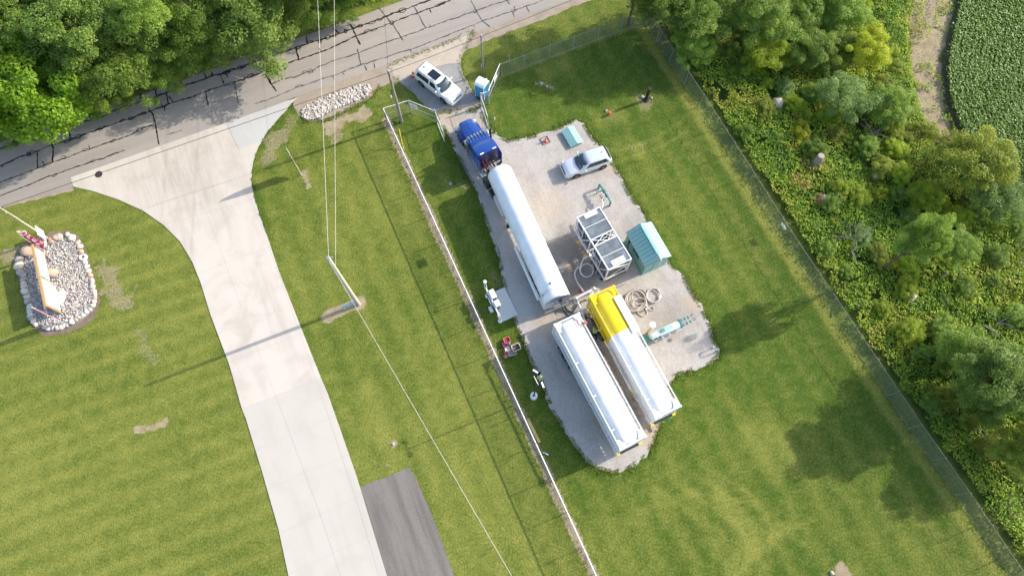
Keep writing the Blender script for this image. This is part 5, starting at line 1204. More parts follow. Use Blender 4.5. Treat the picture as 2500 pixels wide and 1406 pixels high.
gb = thing('grey_dome', 'rounded dark grey bag leaning between the red tub and the pink tub', 'bag', at(1242, 841.5)); MB().ball((0, 0, .2), .23, 14, 0, (1, 1, .9)).build('body', pm('slate_cover', (.07, .09, .12), .6), gb); MB().ball((.07, .07, .38), .04).build('knob', OFFW, gb)
tub('storage_tub', 'open cream box with dark and pale contents, rightmost of the cluster by the fence', (1260, 850), (1.15, .95, .5), CREAM, pm('dark_contents', (.07, .04, .05), .7), 25)
tub('paper_box', 'pale pinkish square box in the middle of the cluster by the fence', (1238.5, 854.5), (.6, .55, .4), pm('pale_pink', (.66, .5, .48), .6), OFFW, 20)
tub('wooden_crate', 'tan wooden crate holding a grey box in the cluster by the fence', (1250, 862), (1.1, .95, .4), PLANK, GREYM, 15)
sp_ = thing('wire_spool', 'small round red reel with grey hub, lowest of the cluster by the fence', 'reel', at(1235, 869)); MB().lathe([(.22, .0), (.23, .06), (.22, .14), (.17, .15)], 20).build('rim', SALMON, sp_); MB().lathe([(.11, .15), (.11, .24)], 14).build('hub', GREYM, sp_); 
rb = thing('red_bag', 'dark red bag slumped beside the round reel on the grass', 'bag', at(1231.5, 862)); MB().ball((0, 0, .15), .24, 12, 0, (.8, 1.1, .7)).build('body', pm('dark_red_bag', (.20, .02, .04), .7), rb); MB().tube([(-.10, 0, .27), (-.03, 0, .38), (.10, 0, .27)], .025, 6).build('strap', DARK, rb)
fx = thing('fire_extinguisher', 'red fire extinguisher standing on the gravel next to the white manifold', 'extinguisher', at(1416, 712)); MB().lathe([(.11, 0), (.12, .02), (.12, .42), (.07, .5), (.03, .52)], 14).build('cylinder', RED, fx); MB().bar((-.08, 0, .56), (.1, 0, .58), .04).build('handle', DARK, fx)
# timber, blocks and posts
def board(label, a, b, wd, hh_, mat, cat='board', name='timber_board', group=None):
    a, b = at(*a), at(*b); d = b - a; o = thing(name, label, cat, (a + b) / 2, math.atan2(d.y, d.x), group); L = d.length
    MB().box(-L / 2, L / 2, -wd / 2, wd / 2, 0, hh_).build('board_face', mat, o, 0, .015); MB().box(-L / 2 + .1, -L / 2 + .2, -wd / 2, wd / 2, hh_, hh_ + .006).build('end_mark', WOODB, o, 0); return o
board('long yellow board lying on the shaded grass inside the long fence', (1288, 1022), (1317, 1080), .26, .08, YPLANK)
board('short white post lying on the shaded grass by the long fence', (1326, 1104), (1339, 1110), .12, .12, WHITE, 'post', 'white_post')
gq = 'pale blocks laid between the two tank trailers'
for a, b, wd, l in (((1474, 871), (1484, 885), .62, 'pale flat block nearest the yellow end between the tank trailers'), ((1486, 889), (1493, 901), .5, 'short pale block just below the topmost one between the tank trailers'), ((1495, 904), (1500, 910), .5, 'smallest square block between the tank trailers'), ((1500, 914), (1512, 937), .42, 'long pink tinted plank beside the left tank trailer'), ((1512, 938), (1524, 958), .40, 'second long pinkish plank end to end with the first'), ((1546, 976), (1558, 995), .62, 'upper of two tan pads under the right tank trailer'), ((1557, 998), (1570, 1018), .60, 'lower of two tan pads under the right tank trailer')):
    board(l, a, b, wd, .10, BLOCK, 'block', 'timber_block', gq)
board('yellow painted timber wedge sticking out beneath the right tank trailer', (1536, 967), (1553, 958), .5, .16, YPLANK, 'block', 'timber_wedge')
board('small reddish wooden block beside the left tank trailer landing leg', (1458, 1034), (1464, 1028), .4, .3, WOODB, 'block', 'timber_block')
board('pale stone block at the lower corner of the right tank trailer', (1589, 1048), (1600, 1042), .45, .2, BLOCK, 'block', 'stone_block')
board('flat tan board on the gravel beside the vaporizer trailer', (1424, 623), (1430, 619), .7, .06, PLANK); board('flat tan board under the upper end of the vaporizer trailer', (1412, 586), (1420, 603), .6, .06, PLANK); board('small tan mat on the wet gravel right of the long tanker', (1383, 657), (1396, 653), .8, .03, PLANK, 'mat', 'gravel_mat')

# ------------------------------------------------------------------ people
def skin_mesh(name, verts, edges, mat, parent, root=0, sub=1):
    bm = bmesh.new(); lay = bm.verts.layers.skin.verify(); vs = []
    for (p_, r) in verts:
        v = bm.verts.new(p_); v[lay].radius = (r, r); vs.append(v)
    for a, b in edges: bm.edges.new((vs[a], vs[b]))
    vs[root][lay].use_root = True
    me = bpy.data.meshes.new(name + '_skel'); bm.to_mesh(me); bm.free()
    o = bpy.data.objects.new(name + '_skel', me); col.objects.link(o)
    sk = o.modifiers.new('skin', 'SKIN'); sk.use_smooth_shade = True; ss = o.modifiers.new('sub', 'SUBSURF'); ss.levels = sub; ss.render_levels = sub
    dg = bpy.context.evaluated_depsgraph_get(); dg.update()
    nm = bpy.data.meshes.new_from_object(o.evaluated_get(dg)); nm.name = name
    bpy.data.objects.remove(o); bpy.data.meshes.remove(me)
    nm.materials.clear(); nm.materials.append(mat)
    if len(nm.polygons): nm.polygons.foreach_set('use_smooth', [True] * len(nm.polygons))
    r = bpy.data.objects.new(name, nm); col.objects.link(r); r.parent = parent; return r
def person(label, loc, rz, J, shirt, pants, helmet, vest=None, hand_dir=(1, 0, -.3)):
    """J: joints in metres, person faces +X.  keys pel chest neck head, sh/el/wr/hip/kn/an with l or r"""
    o = thing('person', label, 'person', loc, rz, 'workers on the gravel yard')
    V = lambda k: Vector(J[k])
    verts = []; edges = []
    def add(p_, r, par=None):
        verts.append((Vector(p_), r)); i = len(verts) - 1
        if par is not None: edges.append((par, i))
        return i
    pel = add(V('pel'), .13); ch = add(V('chest'), .15, pel); nk = add(V('neck'), .058, ch)
    hv = (V('head') - V('neck')); hd_ = add(V('head'), .088, nk); add(V('head') + hv.normalized() * .09, .078, hd_)
    for s in 'lr':
        sh = add(V('sh' + s), .062, ch); el = add(V('el' + s), .044, sh); wr = add(V('wr' + s), .028, el)
        hdv = (V('wr' + s) - V('el' + s)).normalized(); side_ = hdv.cross(Vector((0, 0, 1))); side_ = side_.normalized() if side_.length > .1 else Vector((0, 1, 0))
        palm = add(V('wr' + s) + hdv * .07, .030, wr)
        up_ = side_.cross(hdv)
        for k, (off, ln) in enumerate(((-.033, .060), (-.011, .075), (.011, .080), (.033, .072))):     # four fingers, curled
            kn = add(V('wr' + s) + hdv * .105 + side_ * off, .0095, palm); mid_ = add(V('wr' + s) + hdv * (.105 + ln * .55) + side_ * off * 1.1 - up_ * .012, .0088, kn); add(V('wr' + s) + hdv * (.105 + ln * .85) + side_ * off * 1.1 - up_ * .04, .008, mid_)
        th = add(V('wr' + s) + hdv * .05 + side_ * (.045 if s == 'l' else -.045), .0105, palm); add(V('wr' + s) + hdv * .095 + side_ * (.06 if s == 'l' else -.06) - up_ * .02, .009, th)
        hp = add(V('hip' + s), .085, pel); kn_ = add(V('kn' + s), .058, hp); an = add(V('an' + s), .040, kn_)
    skin_mesh('body', verts, edges, SKIN, o)
    # clothing
    v = [(V('pel') + Vector((0, 0, .02)), .165), (V('chest'), .185), (V('neck') * .75 + V('chest') * .25, .10)]; e = [(0, 1), (1, 2)]
    for s in 'lr':
        i = len(v); v += [(V('sh' + s), .085), (V('el' + s), .066), (V('wr' + s) * .92 + V('el' + s) * .08, .048)]; e += [(1, i), (i, i + 1), (i + 1, i + 2)]
    skin_mesh('shirt', v, e, shirt, o)
    v = [(V('pel'), .17)]; e = []
    for s in 'lr':
        i = len(v); v += [(V('hip' + s), .115), (V('kn' + s), .082), (V('an' + s) * .95 + V('kn' + s) * .05, .066)]; e += [(0, i), (i, i + 1), (i + 1, i + 2)]
    skin_mesh('trousers', v, e, pants, o)
    if vest:
        up_ = (V('neck') - V('pel')).normalized()
        v = [(V('pel') + up_ * .10, .185), (V('chest') - up_ * .02, .21), (V('neck') * .55 + V('chest') * .45, .13), (V('shl'), .10), (V('shr'), .10)]
        vo = skin_mesh('vest', v, [(0, 1), (1, 2), (1, 3), (1, 4)], vest, o)
        lat = (V('shl') - V('shr')).normalized(); fw = lat.cross(up_)
        for sgn in (1, -1):
            B = MB()
            for s in (.5, -.5):
                B.tube([V('chest') + lat * .13 * s * 2 * .8 + up_ * (-.25) + fw * .2 * sgn, V('chest') + lat * .13 * s * 2 + fw * .215 * sgn, V('chest') + lat * .13 * s * 2 + up_ * .14 + fw * .14 * sgn], .022, 6)
            tag(B.build('reflective_stripe', REFL, vo))
        M = Matrix.Translation(V('chest') - up_ * .12) @ up_.to_track_quat('Z', 'Y').to_matrix().to_4x4()
        MB().lathe([(.205, -.025), (.21, .025)], 18, M, cap=False).build('waist_stripe', REFL, vo)
    for s in 'lr':
        a = V('an' + s); B = MB(); fx_ = J.get('foot' + s, (1, 0, 0)); f = Vector(fx_).normalized()
        B.tube([a + Vector((0, 0, .06)), a - Vector((0, 0, .02)), a + f * .06 - Vector((0, 0, .04)), a + f * .17 - Vector((0, 0, .05))], [.055, .058, .052, .040], 10); B.build('boot', BLACK, o)
    # face and helmet
    hvn = hv.normalized(); H = V('head') + hvn * .05; fw = Vector(J.get('look', (1, 0, 0))).normalized(); lat = hvn.cross(fw).normalized(); fw = lat.cross(hvn)
    fc = MB()
    fc.ball(H + fw * .098 - hvn * .02, .016, 8, 0, (1, 1, 1.5)); fc.build('nose', SKIN, o)
    for sgn in (1, -1):
        MB().ball(H + fw * .082 + lat * .033 * sgn + hvn * .012, .012, 8).build('eye', EYE, o); MB().ball(H + lat * .092 * sgn - fw * .005, .024, 8, 0, (.6, .5, 1)).build('ear', SKIN, o)
    MB().ball(H + fw * .084 - hvn * .058, .02, 8, 0, (.5, 1.2, .4)).build('mouth', pm('lips', (.36, .13, .12), .6), o)
    q = hvn.to_track_quat('Z', 'Y').to_matrix().to_4x4(); M = Matrix.Translation(H + hvn * .015) @ q
    MB().lathe([(.100, -.045), (.101, .0)], 16, M, cap=False).build('hair', HAIR, o)
    B = MB(); B.lathe([(.142, .0), (.132, .012), (.128, .05), (.11, .095), (.07, .125), (.02, .135)], 18, M); B.ball(H + fw * .13 + hvn * .02, .06, 10, 0, (1, 1, .2)); B.build('helmet', helmet, o)
    return o
STAND = dict(pel=(0, 0, .95), chest=(.05, 0, 1.28), neck=(.08, 0, 1.48), head=(.10, 0, 1.60), shl=(.04, .20, 1.40), shr=(.04, -.20, 1.40), ell=(.14, .27, 1.13), elr=(.16, -.24, 1.14), wrl=(.38, .16, 1.08), wrr=(.40, -.12, 1.10), hipl=(0, .10, .90), hipr=(0, -.10, .90), knl=(.06, .12, .50), knr=(.0, -.12, .50), anl=(.0, .13, .09), anr=(-.10, -.13, .09), look=(1, 0, -.5))
CROUCH = dict(pel=(-.12, 0, .42), chest=(.15, 0, .72), neck=(.32, 0, .86), head=(.42, 0, .94), shl=(.20, .19, .80), shr=(.20, -.19, .80), ell=(.42, .22, .62), elr=(.42, -.2, .62), wrl=(.66, .13, .66), wrr=(.68, -.1, .68), hipl=(-.10, .11, .42), hipr=(-.10, -.11, .42), knl=(.30, .18, .46), knr=(-.05, -.30, .12), anl=(.16, .17, .09), anr=(-.42, -.42, .10), look=(1, 0, -.2), footr=(.8, .3, -.3))
BEND = dict(pel=(-.15, 0, .62), chest=(.20, 0, .86), neck=(.42, 0, .92), head=(.54, 0, .95), shl=(.30, .20, .90), shr=(.30, -.20, .90), ell=(.48, .24, .68), elr=(.46, -.26, .66), wrl=(.72, .16, .60), wrr=(.70, -.14, .62), hipl=(-.14, .11, .60), hipr=(-.14, -.11, .60), knl=(.16, .18, .42), knr=(.10, -.18, .40), anl=(-.12, .18, .09), anr=(-.22, -.18, .09), look=(1, 0, -.3))
person('standing worker in yellow hi-vis vest and white helmet at the shaded gravel edge', at(1319, 932), R(100), STAND, HIVIS, NAVY, HELMW, HIVIS)
person('crouching worker in hi-vis vest, dark trousers and dark helmet beside the yellow trailer', at(1449, 815), R(66), CROUCH, HIVIS, NAVY, HELMK, HIVIS)
person('bent over worker in maroon top and blue jeans near the yellow trailer corner', at(1427, 779), R(8), BEND, MAROON, JEANS, pm('tan_helmet', (.70, .64, .50), .4))
o = thing('tool_bag', 'small black case held out by the standing worker', 'case', at(1315, 920, 0)); q = Matrix.Rotation(R(100), 3, 'Z') @ Vector((.50, .02, 1.02)) + at(1319, 932); o.location = q
MB().box(-.14, .14, -.17, .17, -.12, .08).build('case_body', BLACK, o, 0, .03); MB().tube([(-.02, -.12, .08), (-.02, -.08, .13), (-.02, .08, .13), (-.02, .12, .08)], .015, 6).build('handle', BLACK, o)

# ------------------------------------------------------------------ stones
def rock_mesh(seed, n=2, flatz=.7, rough=.28):
    bm = bmesh.new(); bmesh.ops.create_icosphere(bm, subdivisions=n, radius=1)
    r = random.Random(seed); off = Vector((r.uniform(-9, 9), r.uniform(-9, 9), r.uniform(-9, 9)))
    for v in bm.verts:
        k = 1 + rough * mnoise.noise(v.co * 1.1 + off) * 1.6 + rough * .4 * mnoise.noise(v.co * 3 + off)
        v.co = Vector((v.co.x * k, v.co.y * k * .88, v.co.z * k * flatz))
    me = bpy.data.meshes.new('stone_shape'); bm.to_mesh(me); bm.free()
    me.polygons.foreach_set('use_smooth', [True] * len(me.polygons)); return me
RM = [rock_mesh(k) for k in range(7)]
def rock(name, label, cat, loc, s, mat, group=None, seed=0, sz=None):
    me = RM[seed % 7]; key = (seed % 7, mat.name)
    if key not in _mc: c = me.copy(); c.materials.append(mat); _mc[key] = c
    o = bpy.data.objects.new(name, _mc[key]); col.objects.link(o); o.location = (loc.x, loc.y, s * .3 * (sz or 1)); o.scale = (s, s, s * (sz or 1)); o.rotation_euler = (0, 0, seed * 2.4)
    return tag(o, label, cat, group)
def scatter_rocks(name, label, poly, n, s0, s1, mats, seed, dome=0.0, parent=None):
    """many loose stones as one uncountable mass: low-poly lumps, several tones"""
    rr = np.random.default_rng(seed); P_ = np.array([(p_[0], p_[1]) for p_ in poly]); lo, hi = P_.min(0), P_.max(0); pts = []
    while len(pts) < n:
        q = rr.uniform(lo, hi, (n * 3, 2)); k = inside(q[:, 0], q[:, 1], [tuple(a) for a in P_]); pts += list(q[k])
    pts = np.array(pts[:n]); bm = bmesh.new(); bmesh.ops.create_icosphere(bm, subdivisions=1, radius=1)
    base = np.array([v.co[:] for v in bm.verts]); tri = np.array([[v.index for v in f.verts] for f in bm.faces]); bm.free(); nv = len(base)
    S = rr.uniform(s0, s1, n) * (.7 + .6 * rr.random(n) ** 3); jit = 1 + rr.uniform(-.25, .25, (n, nv, 1)); A = rr.uniform(0, 6.28, n); asp = rr.uniform(.6, 1.0, (n, 1, 3)); asp[:, :, 2] *= .75
    B = base[None] * jit * asp * S[:, None, None]; ca, sa = np.cos(A)[:, None], np.sin(A)[:, None]
    x = B[:, :, 0] * ca - B[:, :, 1] * sa; y = B[:, :, 0] * sa + B[:, :, 1] * ca
    d = np.min([dseg(pts[:, 0], pts[:, 1], P_[i], P_[(i + 1) % len(P_)]) for i in range(len(P_))], axis=0)
    zz = S * .30 + dome * np.minimum(d, 1.2) * rr.uniform(.2, 1, n) + rr.uniform(0, .06, n)
    V = np.stack([x + pts[:, 0:1], y + pts[:, 1:2], B[:, :, 2] + zz[:, None]], -1).reshape(-1, 3)
    T = (tri[None] + (np.arange(n) * nv)[:, None, None]).reshape(-1, 3)
    o = bigmesh(name, V, T, mats, None, np.repeat(rr.random(n), len(tri)), k=3)
    return tag(o, label, 'stones', kind='stuff')
def tintmat(name, stops):
    m, t, p = nodes(name); a = t.nodes.new('ShaderNodeAttribute'); a.attribute_name = 'tint'; r = t.nodes.new('ShaderNodeValToRGB'); r.color_ramp.interpolation = 'LINEAR'
    while len(r.color_ramp.elements) < len(stops): r.color_ramp.elements.new(.5)
    for e, (x, c) in zip(r.color_ramp.elements, stops): e.position = x; e.color = (*c, 1)
    t.links.new(a.outputs['Fac'], r.inputs[0]); n_ = noise(t, 9, 4, .6, gpos(t))
    t.links.new(mixc(t, mth(t, 'MULTIPLY', n_, .4), r.outputs[0], (.30, .26, .22)), p.inputs['Base Color']); p.inputs['Roughness'].default_value = .9; return m
ROCKT = tintmat('mixed_landscape_stone', [(0, (.24, .23, .23)), (.25, (.44, .42, .40)), (.6, (.58, .55, .52)), (.85, (.50, .42, .34)), (1, (.68, .66, .64))])
RIPT = tintmat('quarry_riprap', [(0, (.28, .24, .21)), (.3, (.48, .43, .38)), (.7, (.62, .57, .51)), (1, (.52, .44, .36))])
SOIL = pm('mulch_soil', (.16, .12, .09), .95, var=.2, scale=3, bmp=.4, c2=(.24, .18, .13))
BED = [(104, 584), (140, 578), (172, 580), (192, 592), (205, 625), (215, 660), (228, 700), (233, 735), (222, 765), (195, 786), (160, 800), (125, 806), (95, 796), (78, 770), (68, 735), (60, 700), (54, 665), (48, 640), (60, 612)]
bedw = W(BED); bc = sum(bedw, Vector()) / len(bedw)
flat('planting_bed_soil', ragged([bc + (p_ - bc) * 1.13 for p_ in bedw], .16, .3, 21), .012, SOIL)
flat('bed_gravel_base', ragged([bc + (p_ - bc) * .99 for p_ in bedw], .05, .3, 22), .03, pm('grey_gravel_base', (.30, .28, .27), .95, var=.25, scale=9, bmp=.5))
scatter_rocks('landscape_gravel', 'loose white and grey stones filling the sign bed', [bc + (p_ - bc) * .97 for p_ in bedw], 4200, .075, .135, ROCKT, 5, .02)
RIP = [(737, 275), (745, 262), (775, 245), (815, 230), (850, 218), (880, 209), (900, 209), (908, 220), (890, 240), (862, 250), (830, 262), (800, 277), (775, 290), (752, 294), (738, 287)]
rw = W(RIP); flat('riprap_base_soil', ragged([p_ for p_ in rw], .2, .3, 31), .024, SOIL)
scatter_rocks('riprap_stones', 'heap of white broken quarry stones along the road shoulder', rw, 2000, .10, .20, RIPT, 8, .08)
# edging stones round the bed, one by one
random.seed(5)
edge = [(141, 582, .50, STONET), (166, 574, .34, STONEP), (178, 582, .46, STONEP), (191, 593, .36, STONE), (197, 603, .34, STONEP), (199, 615, .32, STONET), (209, 642, .30, STONEW), (213, 653, .32, STONEW), (217, 663, .32, STONEP), (221, 673, .32, STONET), (226, 684, .28, STONEW), (226, 691, .30, STONE), (228, 700, .32, STONEP), (231, 711, .28, STONEW), (232, 718, .28, STONEW), (233, 728, .28, STONET), (231, 737, .30, STONEW), (228, 747, .32, STONEW), (221, 756, .30, STONE), (213, 762, .32, STONEW), (204, 769, .32, STONEW), (195, 775, .30, STONE), (187, 780, .30, STONE), (177, 786, .36, STONEW), (165, 793, .28, STONE), (158, 796, .26, STONEW), (150, 799, .30, STONEP), (142, 801, .32, STONEW), (131, 801, .30, STONE), (120, 803, .32, STONEW), (109, 800, .30, STONE), (88, 792, .30, STONEP), (83, 785, .34, STONEW), (78, 777, .30, STONE), (76, 770, .36, STONEW), (73, 762, .34, STONEW), (75, 750, .42, STONEW), (69, 735, .40, STONE), (68, 726, .38, STONEW), (62, 712, .42, STONEW), (59, 701, .34, STONEP), (58, 692, .34, STONEW), (58, 683, .34, STONE), (57, 673, .38, STONE), (51, 666, .42, STONE)]
def where(u, v):
    a = math.degrees(math.atan2(v - 690, u - 145)) % 360
    return ['at the right edge', 'at the lower right edge', 'at the bottom edge', 'at the lower left edge', 'at the left edge', 'at the upper left edge', 'at the top edge', 'at the upper right edge'][int((a + 22.5) // 45) % 8]
tone = {'field_stone': 'grey brown', 'white_stone': 'pale white', 'tan_boulder': 'tan', 'pale_boulder': 'cream'}
cnt = {}
for i, (u, v, s, mt) in enumerate(edge):
    rock('edging_stone', f'{tone[mt.name]} rounded edging stone {where(u, v)} of the sign bed', 'stone', at(u, v), s * .86, mt, 'rounded stones edging the sign bed', i)
rr_ = thing('stone_ring', 'white ring shaped stone with a dark hole at the right edge of the sign bed', 'stone', at(205, 630)); MB().lathe([(.14, .06), (.16, .26), (.28, .30), (.38, .2), (.38, .02)], 18).build('ring_body', STONEW, rr_, 60); MB().lathe([(.15, 0), (.15, .08)], 12).build('hole_soil', SOIL, rr_)
for l, u, v, s, mt, sd_, sz in (('large grey boulder at the foot of the white sign by the rock bed', 107, 597, .85, STONE, 1, 1.0), ('large rugged brown boulder beneath the red feather flag', 70, 615, .95, STONET, 2, 1.0), ('grey pink boulder at the upper left corner of the sign bed', 50, 634, .72, STONE, 3, .9), ('smooth cream boulder at the left edge below the grey pink one', 48, 651, .68, STONEP, 4, .9), ('small brown boulder between the white sign and the edging stones', 127, 588, .55, STONET, 5, .9), ('big round tan boulder behind the wooden sign', 130, 668, .92, STONET, 0, 1.1), ('big flat cream boulder at the lower end of the wooden sign', 144, 728, 1.25, STONEP, 3, .6), ('brown boulder at the top end of the wooden sign', 95, 606, .6, STONET, 6, .8), ('large pale boulder in the top row of edging stones', 147, 580, .62, STONE, 2, .9)):
    rock('boulder', l, 'boulder', at(u, v), s * .68, mt, 'boulders of the sign bed', sd_, sz)
random.seed(9)
for k, (u, v, s) in enumerate(((1322, 205, .22), (1335, 213, .16), (1100, 450, .18), (960, 1083, .16), (1568, 238, .2), (1590, 240, .16), (2030, 1398, .2), (1480, 272, .16))):
    rock('loose_stone', ['pale loose stone in the shaded grass right of the toilet', 'small loose stone next to the pale one in the shaded grass', 'loose stone in the grass between truck and long fence', 'white stone in the small round hole of the middle lawn', 'loose stone left of the rusty vent pipe', 'loose stone right of the rusty vent pipe', 'loose stone on the bare spot at the bottom edge of the yard', 'loose stone behind the orange capped pipe head'][k], 'stone', at(u, v), s, STONE, None, k)

# ------------------------------------------------------------------ signs and flags by the bed
b0 = at(79, 603, 2.4); b1 = at(110, 745, 2.4); b0.z = b1.z = 0; d = b1 - b0; u = d.normalized(); Ls = d.length; hd = math.atan2(u.y, u.x)
sg = thing('entrance_sign', 'large wooden framed sign with two white panels standing in the stone bed', 'sign', b0, hd)   # x runs along the sign, +y is its lit east face
hs = 2.3
for nm, x in (('post', .0), ('post', Ls * .52), ('post', Ls)): MB().box(x - .07, x + .07, -.09, .07, 0, hs).build(nm, WOODB, sg, 0, .012)
MB().box(-.25, Ls + .15, -.12, .12, hs, hs + .13).build('top_beam', WOODB, sg, 0, .015)
def pan(x0, x1, z0, z1, y=.10, mat=WHITE, nm='panel'): return MB().box(x0, x1, y, y + .03, z0, z1).build(nm, mat, sg, 0, .006)
p1_ = pan(.08, Ls * .50, .98, hs - .05); p2_ = pan(Ls * .54, Ls - .08, .92, hs - .05); p3_ = pan(Ls * .56, Ls - .1, .3, .84, .10, OFFW)
def strokes(par, rows, x0, x1, y=.132, mat=MUTEDB, sd=1):
    r = random.Random(sd); B = MB()
    for z, hgt_, fill in rows:
        x = x0
        while x < x1:
            wd = r.uniform(.05, .13)
            if r.random() < fill: B.box(x, min(x + wd, x1), y, y + .004, z, z + hgt_)
            x += wd + r.uniform(.03, .06)
    tag(B.build('faint_lettering', mat, par, 0), kind='stuff')
strokes(p1_, ((1.85, .09, .5), (1.4, .05, .15)), .5, Ls * .33, sd=2)
strokes(p2_, ((2.05, .11, .8), (1.82, .09, .8), (1.6, .07, .6), (1.38, .06, .6)), Ls * .57, Ls - .25, sd=3)
strokes(p3_, ((.66, .08, .7), (.44, .07, .7)), Ls * .60, Ls - .25, sd=4)
MB().box(Ls * .88, Ls - .1, .131, .136, .95, 1.22).build('pink_patch', pm('faded_pink', (.70, .42, .40), .6), p2_, 0)
MB().box(.02, Ls, -.12, -.09, .95, hs - .05).build('back_board', OFFW, sg, 0)
# white yard sign with two stakes, beside the pole
q = at(118, 581); ws = thing('yard_sign', 'small white sign board on thin stakes beside the pale pole at the rock bed', 'sign', q, R(-62))
MB().box(-.55, .55, -.02, .02, .55, 1.75).build('panel', WHITE, ws, 0)
for x in (-.45, .45): MB().bar((x, -.03, 0), (x, -.03, 1.7), .03).build('stake', DARK, ws, 0)
B = MB()
for z, a, b in ((1.35, -.35, .25), (1.1, -.3, .3), (.9, -.2, .1)): B.box(a, b, .021, .026, z, z + .06)
B.build('faint_lettering', pm('faded_ink', (.5, .52, .55), .8), ws, 0)
def text_mesh(s, size, mat, parent, M, name='lettering', extr=.004):
    cu = bpy.data.curves.new('t', 'FONT'); cu.body = s; cu.size = size; cu.align_x = 'CENTER'; cu.align_y = 'CENTER'; cu.extrude = extr
    o = bpy.data.objects.new('t', cu); col.objects.link(o); dg = bpy.context.evaluated_depsgraph_get(); dg.update()
    me = bpy.data.meshes.new_from_object(o.evaluated_get(dg)); bpy.data.objects.remove(o); bpy.data.curves.remove(cu)
    me.name = name; me.materials.clear(); me.materials.append(mat); me.transform(M)
    r = bpy.data.objects.new(name, me); col.objects.link(r); r.parent = parent; return r
# 'For your' sign at the tall pole: faces the camera side (south-south-east)
s0 = at(841, 752, .0); q0, q1 = at(841.5, 757), at(872, 744); d = q1 - q0; hd = math.atan2(d.y, d.x); wdt = d.length * 1.0
ls = thing('yard_sign', 'pale blue white sign with dark lettering on legs at the foot of the tall pole', 'sign', (q0 + q1) / 2, hd)
M_ = Matrix.Rotation(R(0), 4, 'X'); MB().box(-wdt / 2, wdt / 2, -.02, .02, .35, 1.25).build('panel', SIGNBL, ls, 0)
for x in (-wdt / 2 + .1, wdt / 2 - .1): MB().bar((x, .03, 0), (x, .03, 1.2), .05).build('leg', OFFW, ls, 0)
TM = lambda x, z, y=-.024: Matrix.Translation((x, y, z)) @ Matrix.Rotation(R(90), 4, 'X')
text_mesh('For your', .34, MUTEDB, ls, TM(0, .80))
B = MB(); r = random.Random(2); x = -wdt * .38
while x < wdt * .38:
    ww = r.uniform(.04, .09); B.box(x, x + ww, -.026, -.021, .47, .57); 
    if r.random() < .6: B.box(x, x + ww, -.026, -.021, 1.06, 1.13)
    x += ww + .04
tag(B.build('faint_lettering', MUTEDB, ls, 0), kind='stuff')
def feather(label, base, h, dirv, wmax, lay, text=None, tmat=WHITE, lean=0.15, skip=.95):
    """blade flag: curved pole, fabric from z=skip to the tip; lay = list of (z fraction, material)"""
    o = thing('feather_flag', label, 'flag', base, math.atan2(dirv[1], dirv[0])); n = 18
    pole_ = [(lean * h * max(0, k / n - .6) ** 2 * 4 * .5, 0, h * k / n) for k in range(n + 1)]
    MB().tube(pole_, [.028 * (1 - .5 * k / n) for k in range(n + 1)], 8).build('pole', OFFW, o)
    rows = []
    for k in range(25):
        f = k / 24; z = skip + (h * .995 - skip) * f; px_ = lean * h * max(0, z / h - .6) ** 2 * 2; wd = wmax * (min(1, (f + .0) * 5 + .35 if f < .15 else 1)) * (1 - f ** 3.2) ** .8
        rows.append((z, px_, wd, f))
    for i in range(len(lay)):
        f0 = lay[i][0]; f1 = lay[i + 1][0] if i + 1 < len(lay) else 1.001
        sel = [r_ for r_ in rows if f0 - 1e-6 <= r_[3] <= f1 + .0418]
        V = []; Fc = []
        for (z, px_, wd, f) in sel:
            for j in range(5): V.append((px_ + .03 + wd * j / 4, .03 * math.sin(j * 1.3 + z * 2.2), z))
        for a in range(len(sel) - 1):
            for j in range(4): Fc.append((a * 5 + j, a * 5 + j + 1, (a + 1) * 5 + j + 1, (a + 1) * 5 + j))
        ob = MB().add(V, Fc).build('fabric', lay[i][1], o, 60); sd__ = ob.modifiers.new('solid', 'SOLIDIFY'); sd__.thickness = .006
    if text:
        for k, ch in enumerate(text):
            z = skip + (h - skip) * (.80 - k * .195)
            for y, rot in ((-.055, 0), (.055, 180)):
                text_mesh(ch, .72, tmat, o, Matrix.Translation((wmax * .5 + .05, y, z)) @ Matrix.Rotation(R(rot), 4, 'Z') @ Matrix.Rotation(R(90), 4, 'X'), 'letter')
    return o
feather('red feather flag reading OPEN in white letters above the brown boulder', at(118, 618), 4.75, (.75, .66), .62, [(0, FLAGR), (.86, FLAGT)], 'OPEN', SIGNBL, .12, 1.0)
feather('magenta feather flag seen edge on at the lower end of the sign bed', at(158, 789), 4.5, (-.83, .56), .6, [(0, FLAGM), (.55, FLAGM), (.8, FLAGT)], None, WHITE, .1, .6)
feather('white and orange feather flag seen edge on in the lawn right of the driveway', at(737, 428), 4.8, (-.50, .86), .78, [(0, FLAGO), (.38, FLAGR), (.70, SIGNBL)], None, WHITE, .12, .75)

